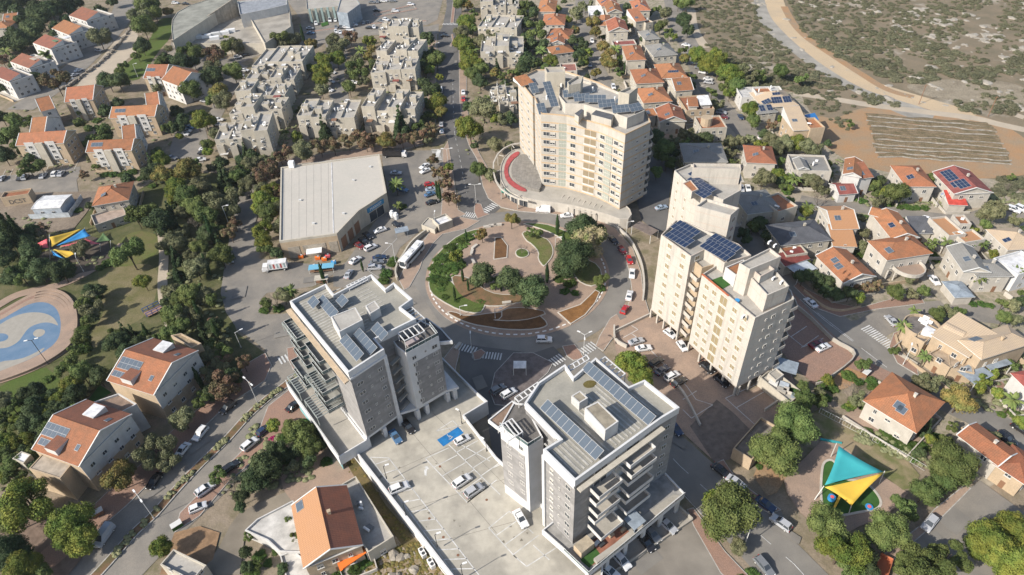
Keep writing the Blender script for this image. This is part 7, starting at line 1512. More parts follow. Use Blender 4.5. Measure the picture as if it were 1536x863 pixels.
LEAF = {'B': leafmat("leaf_green", (.078, .112, .034), (.13, .16, .052)), 'D': leafmat("leaf_dark", (.046, .07, .03), (.08, .105, .045)), 'Y': leafmat("leaf_bright", (.1, .145, .03), (.19, .2, .04)), 'O': leafmat("leaf_olive", (.12, .13, .065), (.185, .185, .1)),
        'G': leafmat("leaf_gold", (.2, .15, .05), (.13, .14, .045)), 'R': leafmat("leaf_rust", (.2, .125, .08), (.135, .13, .065)), 'C': leafmat("leaf_cypress", (.03, .06, .022), (.05, .085, .028)), 'P': leafmat("leaf_pine", (.035, .06, .025), (.06, .085, .04)),
        'M': leafmat("leaf_palm", (.1, .14, .04), (.15, .18, .06)), 'N': leafmat("leaf_bare", (.2, .17, .14), (.15, .13, .11)), 'K': leafmat("leaf_hedge", (.045, .085, .02), (.08, .12, .03)), 'S': leafmat("leaf_scrub", (.095, .1, .058), (.155, .15, .095)), 'F': leafmat("flower_magenta", (.5, .03, .2), (.3, .05, .12)), 'Z': leafmat("leaf_cream", (.3, .26, .15), (.09, .12, .04))}
def crownmesh(mat_, seed, n_leaf, size, shape, gaps=0.0):
    rnd = random.Random(seed); V = []; Fc = []
    def leafquad(p, s, nrm):
        nrm = (nrm+Vector((rnd.gauss(0, .6), rnd.gauss(0, .6), rnd.gauss(0, .6)))).normalized(); a = nrm.orthogonal().normalized(); a.rotate(Matrix.Rotation(rnd.uniform(0, 6.28), 3, nrm)); b_ = nrm.cross(a); i = len(V)
        V.extend([p-a*s, p-b_*s*.6, p+a*s, p+b_*s*.6]); Fc.append((i, i+1, i+2, i+3))
    lobes = []
    if shape == 'round':
        lobes = [(Vector((0, 0, .05)), .55)]
        for k in range(9):
            a = k*2.4+rnd.uniform(-.4, .4); z = rnd.uniform(-.32, .38); r_ = rnd.uniform(.45, .62)*sqrt(max(.1, 1-z*z*1.2)); lobes.append((Vector((cos(a)*r_, sin(a)*r_, z)), rnd.uniform(.3, .42)))
        lobes.append((Vector((rnd.uniform(-.2, .2), rnd.uniform(-.2, .2), .45)), .38))
    elif shape == 'open':
        for k in range(11):
            a = k*2.4+rnd.uniform(-.5, .5); z = rnd.uniform(-.35, .5); r_ = rnd.uniform(.3, .75)*sqrt(max(.1, 1-z*z)); lobes.append((Vector((cos(a)*r_, sin(a)*r_, z)), rnd.uniform(.2, .34)))
    elif shape == 'bush':
        for k in range(8):
            a = k*2.4; r_ = rnd.uniform(.2, .65); lobes.append((Vector((cos(a)*r_, sin(a)*r_, rnd.uniform(.1, .35))), rnd.uniform(.3, .42)))
    elif shape == 'column':
        for k in range(12): z = -1+k*2/11; lobes.append((Vector((rnd.uniform(-.02, .02), rnd.uniform(-.02, .02), z)), .16*(1-abs(z-.0)**3*.6)*(1.15 if z < .3 else .9)))
    elif shape == 'cone':
        for k in range(9):
            z = -.8+k*1.7/8; r0 = .62*(1-(k/8.6))
            for j in range(max(1, int(5*r0/.3))): a = rnd.uniform(0, 6.28); lobes.append((Vector((cos(a)*r0*.6, sin(a)*r0*.6, z)), max(.1, r0*.42)))
    tot = sum(l[1]**2 for l in lobes)
    for (c, r) in lobes:
        # solid heart of each clump
        bm = bmesh.new(); bmesh.ops.create_icosphere(bm, subdivisions=2 if shape in ('round', 'cone') else 1, radius=r*(.8 if shape != 'open' else .62)); off = len(V)
        if shape != 'sparse':
            for v in bm.verts: V.append(v.co*(1+.45*noise.noise(v.co*4/r*.4+c*7))+c)
            Fc.extend([tuple(off+v.index for v in f.verts) for f in bm.faces]) if shape != 'open' or rnd.random() > gaps else None
        bm.free()
        for _ in range(int(n_leaf*r*r/tot)):
            d = Vector((rnd.gauss(0, 1), rnd.gauss(0, 1), rnd.gauss(0, 1))).normalized()
            if d.z < -.6 and rnd.random() < .6: continue
            k = rnd.uniform(.78, 1.12); leafquad(c+d*r*k*(1+.25*noise.noise(d*2+c*5)), size*rnd.uniform(.6, 1.3), d)
    if shape == 'column':
        for v in V: pass
    me = bpy.data.meshes.new("crown"); me.from_pydata([tuple(v) for v in V], [], Fc); me.materials.append(mat_); me.update(); return me
def twigmesh(mat_, seed):
    rnd = random.Random(seed); b = MB()
    def grow(p, d, L, w, k):
        e = p+d*L; b.bar(p, e, w, 0, 3)
        if k == 0: return
        for _ in range(3):
            nd = (d+Vector((rnd.gauss(0, .5), rnd.gauss(0, .5), rnd.gauss(.15, .3)))).normalized(); grow(e, nd, L*.72, w*.6, k-1)
    for _ in range(3): grow(Vector((0, 0, -.9)), Vector((rnd.gauss(0, .5), rnd.gauss(0, .5), 1)).normalized(), .5, .06, 4)
    return keep(b, "branches", [mat_])
def trunkmesh(h=1.0, tilt=0):
    b = MB(); b.bar((0, 0, 0), (tilt, 0, h*.6), .34, 0, 6); 
    for a in range(4): b.bar((tilt, 0, h*.5), (tilt+cos(a*1.6)*.5, sin(a*1.6)*.5, h*1.1), .16, 0, 4)
    return keep(b, "trunk", [bark])
TRUNK = trunkmesh()
def palmmesh(seed):
    rnd = random.Random(seed); b = MB()
    for k in range(26):
        a = k*2.4; el = rnd.uniform(-.5, 1.0); L = rnd.uniform(.85, 1.1); prev = Vector((0, 0, 0)); d = Vector((cos(a)*cos(el), sin(a)*cos(el), sin(el))); n = 6
        side = Vector((-sin(a), cos(a), 0))
        for i in range(n):
            d2 = d+Vector((0, 0, -.26*i*.55)); nx = prev+d2.normalized()*L/n; w0, w1 = .17*sin(pi*(i+.4)/(n+.6)), .17*sin(pi*(i+1.4)/(n+.6)); dn = Vector((0, 0, -.07))
            for s in (-1, 1): b.face([prev, nx, nx+side*s*w1+dn, prev+side*s*w0+dn] if s > 0 else [nx, prev, prev+side*s*w0+dn, nx+side*s*w1+dn])
            prev = nx
    return b
SH = {'B': ('round', 'open'), 'D': ('round', 'round'), 'Y': ('round', 'open'), 'O': ('open', 'round'), 'G': ('open', 'round'), 'R': ('open', 'open'), 'K': ('bush', 'bush'), 'S': ('bush', 'bush'), 'F': ('bush', 'bush'), 'Z': ('open', 'round'), 'C': ('column', 'column'), 'P': ('cone', 'cone')}
CMX = {}
def crown(ty, var, big):
    k = (ty, var, big)
    if k in CMX: return CMX[k]
    if ty == 'N': me = twigmesh(LEAF['N'], var)
    elif ty == 'M': me = keep(palmmesh(var), "fronds", [LEAF['M']])
    else:
        nl, sz = ((15000, .034) if big == 2 else (6000, .052)) if big else (2000, .09)
        if ty in 'C': sz *= .5
        if ty in 'SKF': nl = int(nl*.6)
        me = crownmesh(LEAF[ty], hash((ord(ty), var, 5)) % 10000, nl, sz, SH[ty][var % 2], .35)
    CMX[k] = me; return me
TL = {'B': ("green leafy tree", "tree", "leafy_tree"), 'D': ("dark green dense tree", "tree", "dense_tree"), 'Y': ("bright yellow green tree", "tree", "leafy_tree"), 'O': ("grey olive green tree", "tree", "olive_tree"), 'G': ("golden leaved tree", "tree", "autumn_tree"), 'R': ("rust coloured autumn tree", "tree", "autumn_tree"), 'K': ("low green shrub", "shrub", "shrub"), 'S': ("grey green scrub bush", "shrub", "scrub_bush"), 'F': ("magenta flowering shrub", "shrub", "flowering_shrub"), 'Z': ("cream tufted open tree", "tree", "leafy_tree"), 'C': ("narrow dark cypress", "cypress", "cypress_tree"), 'P': ("dark conical conifer", "conifer", "conifer_tree"), 'M': ("palm with arching fronds", "palm", "palm_tree"), 'N': ("bare grey branched tree", "bare tree", "bare_tree")}
TG = {'leafy_tree': "leafy trees of the streets and park", 'dense_tree': "dark dense trees", 'olive_tree': "olive green trees", 'autumn_tree': "autumn coloured trees", 'shrub': "garden shrubs", 'scrub_bush': "hillside scrub bushes", 'flowering_shrub': "flowering shrubs", 'cypress_tree': "cypresses", 'conifer_tree': "conifers", 'palm_tree': "palms", 'bare_tree': "bare trees"}
rt = random.Random(21)
def tree(ty, x, y, r, z0=0.0):
    lab, cat, nm = TL[ty]; sc = (G(x+1, y)-G(x, y)).length
    if ty == 'C':      # x, base y, height in pixels
        p = G(x, y); R = r*sc*.92; h = R/ .83; R2 = h*.5; rr = R2*.95
        o = root(nm, (p.x, p.y, z0), lab, cat, TG[nm], rz=rt.uniform(0, 6)); link_copy(crown('C', rt.randint(0, 1), 1 if r > 20 else 0), 'crown', o, (0, 0, R2+.3), scale=(max(.9, R2*.82), max(.9, R2*.82), R2)); link_copy(TRUNK, 'trunk', o, (0, 0, 0), scale=(.5, .5, .8)); return o
    R = r*sc*1.36
    for _ in range(2):
        hz = {'K': .2*R, 'S': .2*R, 'F': .3*R, 'M': 5.0 if r > 6 else 3.5, 'P': .9*R+.4}.get(ty, .85*R+1.3); p = G(x, y, hz+z0); sc = (G(x+1, y, hz)-G(x, y, hz)).length; R = r*sc*1.36
    big = 2 if r >= 22 else (1 if r >= 10 else 0); me = crown(ty, rt.randint(0, 1), big)
    if ty == 'M':
        o = root(nm, (p.x, p.y, z0), lab, cat, TG[nm], rz=rt.uniform(0, 6)); link_copy(me, 'fronds', o, (0, 0, hz), scale=R*1.05); b = MB()
        t_ = link_copy(TRUNK, 'trunk', o, (0, 0, 0), scale=(.8, .8, hz/1.05)); return o
    sz_ = (R, R, R*(.62 if ty in 'KSF' else (.95 if ty != 'P' else 1.15)))
    if ty in 'KSF' or (r < 8 and ty != 'N'):
        o = link_copy(me, nm, None, (p.x, p.y, z0+(hz if ty not in 'KSF' else 0)), rt.uniform(0, 6), sz_); tag(o, lab, cat, TG[nm])
        return o
    size = "large " if r >= 20 else ("small " if r < 9 else "")
    o = root(nm, (p.x, p.y, z0), size+lab, cat, TG[nm], rz=rt.uniform(0, 6)); link_copy(me, 'crown' if ty != 'N' else 'branches', o, (0, 0, hz), scale=sz_)
    link_copy(TRUNK, 'trunk', o, (0, 0, 0), scale=(R*.16+.25, R*.16+.25, hz/1.05 if ty != 'N' else .5)); return o
TREES = """D 8 8 14;D 30 5 12;D 60 25 14;D 50 45 14;D 35 60 13;D 22 52 10;D 75 15 12;D 92 8 12;D 110 5 10;M 72 20 8;R 3 90 8;D 148 18 9;D 140 32 7;O 148 56 13;R 83 122 16;D 162 121 12;D 178 122 12;O 210 20 14;B 222 10 14;B 215 40 14;B 232 20 10;D 212 68 10;B 205 80 8;B 185 98 7;B 180 108 6;M 70 82 9;C 94 88 18;D 100 65 6;D 55 118 9;M 8 78 7;G 252 18 6;D 250 87 8;O 248 100 6;D 15 62 9;D 62 62 8;D 85 40 8;D 100 30 7
B 278 75 12;B 294 80 10;D 290 92 8;D 272 94 12;D 258 91 8;R 322 84 15;O 318 100 12;B 350 108 12;D 316 117 15;B 285 135 13;B 300 128 8;B 345 70 10;O 353 68 10;B 425 57 14;O 440 60 10;C 457 66 24;G 466 70 11;O 505 70 12;Y 485 90 11;Y 505 88 10;Y 487 105 13;Y 480 118 10;O 482 135 9;B 464 103 6;G 330 140 13;O 500 60 9;R 525 56 10;O 515 66 8;Y 555 62 8;G 556 76 8;G 552 88 8;M 541 76 7;O 535 92 9;B 563 98 8;B 535 104 15;B 524 132 9
B 692 5 10;G 700 8 8;B 710 20 6;Y 698 35 12;O 692 50 11;B 708 45 8;Y 690 62 10;Y 700 70 11;Y 703 85 10;M 710 78 8;Y 700 95 11;Y 715 95 10;B 722 105 10;B 708 112 10;D 720 122 10;O 725 64 11;O 741 54 10;G 742 110 7;R 765 115 6;P 745 98 7;B 655 90 12;Y 645 105 7;D 640 58 9;D 635 125 8;Y 645 131 6;D 640 85 8;D 633 98 8;Y 660 116 5;D 632 70 6;D 640 140 7
Y 655 153 13;G 662 168 8;O 725 163 17;Y 705 194 18;O 755 175 11;D 766 178 9;O 743 217 10;O 765 218 6;P 601 184 18;B 627 188 9;R 645 190 7;R 522 212 11;R 535 204 9;R 548 212 12;R 560 208 8;G 580 212 12;R 603 210 10;R 620 208 10;R 635 203 10;R 647 200 8;Y 673 251 7;R 650 240 8;R 657 258 9;R 668 262 8;R 672 276 8;R 662 276 8;C 657 298 26;C 661 302 28;R 672 296 9;R 684 300 8;B 718 256 12;O 735 262 9;M 594 277 10;M 597 308 6;K 603 310 6
B 803 45 15;D 815 68 8;M 812 76 7;B 805 95 7;Y 828 92 10;D 785 102 10;O 865 20 9;O 878 8 9;G 888 34 11;G 893 48 8;D 875 68 7;Y 880 80 8;D 868 82 8;Y 878 95 5;G 905 70 8;G 912 82 10;G 915 95 10;D 928 95 7;M 923 74 7;G 893 110 8;B 928 108 7;C 936 114 20;D 945 28 8;D 941 12 7;D 860 60 7;D 800 20 8;D 795 65 9;D 790 35 9;D 788 80 8;D 798 10 7;O 998 20 9;B 990 40 8;B 1003 50 8;B 985 14 7;B 1018 5 8;D 940 42 6;D 863 45 6;D 895 20 5;K 905 55 5
Y 1050 85 14;Y 1062 95 14;Y 1078 100 14;Y 1075 84 12;Y 1090 110 14;Y 1100 120 13;B 1088 125 12;B 1105 130 12;O 1120 115 12;Y 1095 140 8;B 1068 138 8;B 1040 115 6;B 1025 75 7;B 1028 88 6;B 1140 113 9;B 1171 108 11;B 1203 118 9;D 1026 30 10;D 1032 45 8;B 1030 5 10;O 1130 128 9;O 1115 104 9
O 1075 155 9;Y 1125 165 12;B 1130 182 9;D 1145 200 7;R 1158 188 8;Y 1175 180 7;O 1030 200 11;D 1060 208 9;O 1045 205 9;O 1095 214 10;O 1110 212 9;O 1125 210 8;O 1155 210 11;O 1165 222 11;O 1180 215 12;Y 1195 215 12;O 1210 220 12;O 1222 225 11;Y 1140 218 8;O 1145 268 14;Y 1165 262 9;Y 1180 268 8;M 1192 268 9;M 1205 253 8;O 1215 270 10;O 1225 275 10;O 1235 285 8;B 1240 247 7;B 1275 185 6;D 985 205 10;B 995 225 15;B 1000 240 13;B 985 258 8;D 1010 228 9
D 873 338 20;Z 885 364 21;D 858 390 27;D 900 345 8;B 903 419 11;C 836 354 33;C 845 376 30;C 821 425 33;C 793 428 16;C 752 438 22;C 695 424 24;C 703 438 20;C 683 452 24;C 700 364 20;D 723 414 17;D 766 422 19;D 800 438 21;B 742 424 9;G 723 352 9;G 767 329 11;N 782 372 8;K 668 447 7;K 685 452 6;K 722 453 6;Y 685 384 9;K 676 372 10;K 690 362 9;K 702 353 7;K 662 388 11;K 655 402 11;K 666 405 11;K 652 418 10;K 665 422 11;K 680 402 11;K 692 396 9;K 675 388 10;K 662 435 7;B 795 348 7;B 808 350 6;K 838 420 7;K 848 412 9;K 856 425 9;K 848 437 7;K 862 440 6;K 902 432 7
B 1130 340 8;D 1140 335 10;D 1120 360 7;Y 1210 318 9;M 1212 312 9;D 1205 415 12;D 1225 420 12;D 1240 424 10;D 1262 415 9;N 1230 297 12;O 1238 332 8;D 1150 355 9;D 1115 350 8;B 1345 290 16;O 1315 305 6;K 1335 306 7;K 1350 310 6;K 1362 311 7;K 1375 312 7;K 1387 312 6;O 1485 320 15;O 1497 309 11;B 1478 338 8;O 1525 330 9;O 1295 350 8;O 1298 370 10;M 1400 363 7;M 1420 362 7;M 1455 364 7;M 1475 366 7;K 1404 390 6;Y 1490 382 7;M 1470 416 9;M 1525 408 9;B 1312 278 8;Y 1330 288 10;B 1400 268 8;Y 1425 284 7;K 1300 325 5
Y 1290 448 8;B 1343 438 11;O 1368 440 8;B 1385 437 8;B 1505 455 9;O 1520 458 9;B 1505 477 10;O 1525 480 8;M 1355 488 9;M 1372 466 7;B 1405 472 10;O 1420 466 11;B 1440 467 9;K 1460 456 6;K 1472 456 6;K 1484 458 6;K 1425 553 8;M 1388 534 8;O 1385 572 14;Y 1475 570 9;Y 1490 562 8;B 1520 548 8;D 1255 440 11;D 1275 440 10;D 1262 426 9;D 1240 437 9;R 1300 432 9;R 1315 428 8;R 1283 430 8
B 1206 601 15;B 1192 638 29;B 1160 680 30;B 1175 660 20;N 1278 585 13;O 1288 600 12;K 1310 580 8;K 1345 655 12;K 1365 668 11;K 1330 650 9;K 1325 640 8;P 1391 640 13;G 1440 600 20;O 1396 572 14;B 1425 697 30;D 1378 680 8;Y 1397 660 8;M 1520 600 12;Y 1470 582 9;Y 1495 590 8;B 1358 762 18;B 1387 738 18;B 1415 718 20;B 1440 706 18;B 1330 800 28;Y 1480 812 28;Y 1515 795 26;Y 1512 845 30;B 1392 848 34;B 1425 835 24;B 1360 858 22;D 1290 830 20;B 1095 768 37;Y 1080 755 20;B 1240 790 28;Y 1262 825 30;B 1275 850 20;O 1108 820 11;Y 948 545 21;Y 960 568 16;D 1300 855 15;K 1290 815 12;N 1450 668 14;K 1140 700 6;K 1130 860 9;K 1115 868 8
R 335 578 20;O 275 628 15;O 232 672 23;G 178 715 20;O 250 690 14;R 335 540 11;R 365 545 11;R 322 485 9;D 350 565 12;D 320 590 10;Y 409 638 9;B 455 655 20;B 435 642 11;B 468 672 14;D 415 676 13;D 400 700 20;D 385 718 18;N 350 728 17;D 362 745 10;K 430 690 9;B 326 712 12;F 409 657 5;O 440 700 8;Y 40 755 34;B 15 775 24;Y 105 790 28;Y 120 810 20;D 10 830 24;Y 35 855 22;B 62 862 14;Y 240 822 13;K 390 832 10;K 375 856 12;K 400 845 7;D 60 700 12;K 560 830 10;K 548 842 10;K 530 855 10;K 505 862 8
C 35 380 68;C 42 372 52;D 10 355 18;D 5 385 15;D 58 405 16;D 92 406 15;B 30 410 15;O 122 372 11;B 192 378 24;B 220 318 20;D 240 335 18;B 205 328 12;Y 215 422 11;K 180 332 8;K 160 395 8;K 150 402 7;N 70 352 12;R 62 345 9;K 118 315 6;D 135 310 6;B 15 198 18;B 32 220 12;D 5 232 12;B 40 182 8;B 145 202 16;D 156 165 8;D 175 155 8;B 60 248 8;B 42 250 10;B 35 257 8;R 125 262 6;K 158 262 7;K 170 261 7;K 182 262 7;K 196 258 8;D 228 260 13;P 228 246 12;Y 240 240 11;G 245 262 13;B 252 190 9
Y 307 181 14;Y 296 186 8;D 272 180 9;O 335 150 12;B 318 150 8;G 280 256 17;Y 262 280 13;O 300 280 13;P 335 262 18;D 330 245 10;P 368 226 9;D 378 232 8;D 360 241 7;O 375 246 11;O 402 238 10;R 420 235 9;R 430 226 8;O 455 225 13;R 480 220 12;R 500 218 11;R 395 265 16;Y 408 285 11;P 485 192 14;M 508 160 7;Y 445 205 8;Y 270 205 5;B 262 165 6
Y 395 300 13;B 400 320 13;Y 395 345 13;N 405 360 10;B 400 374 11;D 415 381 9;B 415 340 8;Y 410 305 9;Y 262 295 12;O 330 300 20;O 345 312 13;N 290 335 12;N 312 350 12;R 352 335 9;R 345 350 10;N 412 448 13;B 400 456 8;O 425 442 11;M 435 436 9;K 395 465 8;K 418 462 8;C 487 426 34;C 545 408 20;K 580 410 9;K 575 420 9;K 588 396 7;K 590 388 6;D 640 495 6;C 900 360 12"""
for e in TREES.replace('\n', ';').split(';'):
    ty, x, y, r = e.split(); tree(ty, float(x), float(y), float(r))
def inpoly(x, y, P):
    c = False; n = len(P)
    for i in range(n):
        (x1, y1), (x2, y2) = P[i], P[i-1]
        if (y1 > y) != (y2 > y) and x < (x2-x1)*(y-y1)/(y2-y1)+x1: c = not c
    return c
def fill(poly, n, types, r0, r1, sep=.75):
    P = [float(t) for t in poly.split()]; P = list(zip(P[::2], P[1::2])); xs = [p[0] for p in P]; ys = [p[1] for p in P]; got = []
    for _ in range(n*40):
        if len(got) >= n: break
        x, y = rt.uniform(min(xs), max(xs)), rt.uniform(min(ys), max(ys)); r = rt.uniform(r0, r1)
        if not inpoly(x, y, P) or any((x-a)**2+((y-b)*1.3)**2 < ((r+c)*sep)**2 for a, b, c in got): continue
        got.append((x, y, r)); ty = rt.choice(types); tree(ty, x, y+(12 if ty == 'C' else 0), r if ty != 'C' else rt.uniform(34, 46))
fill("245 300 275 285 335 330 335 380 325 440 315 480 340 505 345 530 320 560 290 545 262 500 248 470 250 430 245 380", 46, "ODOBPOCPB", 8, 16, .62)
fill("165 500 190 490 260 500 262 530 300 560 320 590 300 600 300 545 255 505 215 515 190 530 165 525", 20, "DBDOCP", 8, 13, .6)
fill("125 430 155 425 145 470 120 530 90 560 50 590 20 610 0 640 -5 600 60 575 100 545 120 500", 28, "DBKKBO", 7, 13, .6)
fill("0 650 30 620 80 590 140 545 160 555 140 585 110 620 70 650 40 700 10 730 0 740", 34, "DBYD", 9, 15, .6)
fill("0 0 60 0 100 0 60 50 30 80 0 90", 8, "D", 7, 11, .6)
fill("20 330 60 320 50 400 0 420 0 380", 5, "D", 10, 15, .6)
fill("355 275 375 280 350 300 340 290", 3, "BO", 6, 9, .6); fill("340 250 400 250 420 240 400 275 350 275", 6, "ORB", 8, 12, .6)
fill("790 20 800 100 782 100 780 20", 5, "D", 6, 9, .6); fill("865 60 880 60 885 130 868 130", 4, "DB", 5, 8, .6); fill("1025 255 1110 250 1120 235 1050 215 1010 225", 6, "DO", 5, 7, .6)
fill("630 60 650 60 650 215 628 215", 8, "DDB", 5, 8, .6)
fill("1230 560 1290 548 1300 600 1290 640 1255 620 1235 590", 6, "KKS", 5, 9, .7)
fill("1300 640 1390 690 1380 700 1290 650", 7, "K", 6, 9, .6)
# patios and drives round the houses, lying under the level of the roads, and garden planting between them
pr_ = random.Random(12); pm_ = [concrete, pinkpave, MATS["villa_paving"], MATS["driveway"], stone_white]
for i, (q, hl_) in enumerate(PATIO):
    b = MB(); b.face([(*p, .008+.0005*(i % 9)) for p in ccw(q)]); struct("patio", b, pm_[i % 5])
ROADP = [[(v.co.x, v.co.y) for v in o.data.vertices] for o in bpy.data.objects if o.get('kind') == 'structure' and o.type == 'MESH' and any(k in o.name for k in ('street', 'road', 'avenue', 'boulevard', 'car_park', 'court', 'lane', 'dead_end', 'bus_bay', 'path', 'plaza', 'drive')) and 'terrace' not in o.name.replace('terrace_street', '')]
def clearpt(x, y, mr):
    p = G(x, y)
    for a, u, v, L, W in FOOT:
        d = p-a; s_, t_ = d.dot(u), d.dot(v)
        if -mr < s_ < L+mr and -mr < t_ < W+mr: return False
    return not any(inpoly(p.x, p.y, P) for P in ROADP)
def scatter(poly, n, types, r0, r1, sep=.8):
    P = [float(t) for t in poly.split()]; P = list(zip(P[::2], P[1::2])); xs = [p[0] for p in P]; ys = [p[1] for p in P]; got = []
    for _ in range(n*60):
        if len(got) >= n: break
        x, y = rt.uniform(min(xs), max(xs)), rt.uniform(min(ys), max(ys)); r = rt.uniform(r0, r1)
        if not inpoly(x, y, P) or any((x-a)**2+((y-b)*1.3)**2 < ((r+c)*sep)**2 for a, b, c in got): continue
        if not clearpt(x, y, r*.17): continue
        got.append((x, y, r)); tree(rt.choice(types), x, y, r)
scatter("0 150 240 150 250 285 200 280 110 250 0 250", 22, "BDOKB", 6, 10)
scatter("240 60 460 60 440 230 260 260 250 180 220 110", 24, "BDOYK", 5, 9); scatter("440 130 640 60 650 215 450 215", 20, "BDOKR", 5, 8)
scatter("640 60 660 60 652 215 632 215", 7, "DBK", 5, 8); scatter("700 0 790 0 790 140 700 240", 20, "BDOY", 5, 9)
scatter("790 0 1010 0 1060 140 1020 200 960 180 900 150 800 110", 40, "BDOYGD", 4, 7); scatter("1010 200 1250 210 1260 260 1290 300 1120 310 1010 260", 26, "BDOK", 5, 8)
scatter("1200 270 1536 260 1536 460 1400 450 1250 450 1200 400 1120 340", 48, "BDOYKKN", 5, 9); scatter("1230 540 1536 480 1536 760 1440 700 1290 640 1200 590", 26, "BOKKY", 6, 11)
scatter("0 60 60 60 110 0 180 0 60 110 0 140", 14, "D", 6, 9); scatter("400 610 470 640 520 700 430 690 340 740", 12, "BDK", 7, 11); scatter("350 760 560 780 500 863 370 863", 12, "KDB", 6, 9)
scatter("1160 580 1250 560 1220 620 1180 640", 6, "BKO", 6, 10); scatter("385 280 425 250 425 365 388 365", 10, "YBOR", 7, 11)
gw = random.Random(31); COLW = [(stone_white, "pale"), (ST, "tan"), (concrete, "grey")]
for i, (q, hl_) in enumerate(PATIO):
    q = ccw(q); segs = []; off = gw.randint(0, 3); cen = sum(q, Vector((0, 0)))/4
    for k in range(4):
        if k == off: continue
        a, c = q[k], q[(k+1) % 4]; n = max(1, int((c-a).length/2.5))
        for j in range(n):
            p0, p1 = a.lerp(c, j/n), a.lerp(c, (j+1)/n); m_ = (p0+p1)/2; x, y = PX((m_.x, m_.y, 0))
            if clearpt(x, y, .6): segs.append((p0, p1))
    if len(segs) < 3: continue
    b = MB(); hh = gw.uniform(.8, 1.5)
    for p0, p1 in segs: b.quadbox(ccw(band([p0, p1], .25)), 0, hh, 0, 0)
    m_, w_ = gw.choice(COLW); t_ = " ".join(hl_.split()[:9]); tag(b.build("garden_wall", m_), "low %s garden wall round the %s" % (w_, t_), "wall", near=False)
# worn patches and manhole covers on the asphalt
for (x, y, sx, sy, a) in ((300, 668, 6, 2.4, .8), (230, 740, 5, 2, .8), (430, 500, 7, 3, .2), (360, 440, 4, 6, .1), (380, 330, 2.4, 7, .1), (610, 460, 6, 2, .6), (720, 575, 3, 5, .3), (930, 470, 2.2, 6, .2), (1010, 660, 7, 2, -.8), (1180, 800, 6, 2, -.8), (675, 150, 1.6, 9, 0), (684, 95, 1.6, 7, 0), (560, 300, 5, 3, .4), (600, 290, 6, 4, .1), (1290, 520, 6, 1.6, -.6), (1360, 480, 5, 2, .1), (1430, 780, 6, 5, .5), (1400, 810, 4, 3, .2), (970, 840, 6, 4, .5), (700, 15, 2, 5, 0), (600, 12, 6, 3, .2), (470, 420, 6, 3, .1), (640, 250, 3, 5, 0)):
    p = G(x, y); u_ = Vector((cos(a), sin(a))); v_ = Vector((-u_.y, u_.x)); sheet("asphalt_patch", [p-u_*sx/2-v_*sy/2, p+u_*sx/2-v_*sy/2*.8, p+u_*sx/2*.9+v_*sy/2, p-u_*sx/2+v_*sy/2*.9], asphalt_dark if (int(x) % 2) else asphalt)
# scrub on the valley side: the 240 that show largest are things, the rest one mass
sc_ = random.Random(77)
HP = [(1035, -5), (1130, 0), (1140, 20), (1160, 55), (1205, 90), (1250, 118), (1300, 140), (1360, 158), (1300, 158), (1200, 140), (1130, 128), (1095, 100), (1060, 70)]
HQ = [(1178, -5), (1540, -5), (1540, 110), (1460, 125), (1350, 125), (1300, 105), (1250, 82), (1205, 50)]
HR = [(1195, 145), (1290, 150), (1280, 200), (1230, 175)]; HS = [(1380, 120), (1540, 130), (1540, 180), (1440, 165)]; HT = [(1480, 270), (1540, 262), (1540, 320), (1500, 300)]
allp = []
for P_, n_, r0, r1 in ((HP, 800, 2.6, 6), (HQ, 2100, 2.4, 6.5), (HR, 50, 3, 5), (HS, 80, 3, 6), (HT, 30, 4, 8)):
    xs = [p[0] for p in P_]; ys = [p[1] for p in P_]; c_ = 0
    while c_ < n_:
        x, y = sc_.uniform(min(xs), max(xs)), sc_.uniform(min(ys), max(ys))
        if not inpoly(x, y, P_): continue
        c_ += 1
        dens = noise.noise(Vector((x*.02, y*.04, 3)))+.35+(.3 if x < 1350 else 0)-(.25 if x > 1420 and 30 < y < 100 else 0)
        if sc_.random() > dens*2.3: continue
        allp.append((sc_.uniform(r0, r1)*(.75+y/500), x, y))
allp.sort(reverse=True)
for r, x, y in allp[:240]: tree('S', x, y, r*1.1)
b = MB(); me0 = crown('S', 0, 0); vs = [v.co.copy() for v in me0.vertices]; fs_ = [tuple(p.vertices) for p in me0.polygons]; sel = fs_[::3]
V = []; F = []
for r, x, y in allp[240:]:
    p = G(x, y); R = r*1.15*(G(x+1, y)-p).length; a = sc_.uniform(0, 6); ca, sa = cos(a), sin(a); o = len(V)
    V += [(p.x+(v.x*ca-v.y*sa)*R, p.y+(v.x*sa+v.y*ca)*R, v.z*R*.85) for v in vs]; F += [tuple(i+o for i in f) for f in (fs_[:8*20]+sel)]
me = bpy.data.meshes.new("scrub"); me.from_pydata(V, [], F); me.materials.append(LEAF['S']); o = bpy.data.objects.new("hillside_scrub", me); COL.objects.link(o); o['kind'] = 'stuff'
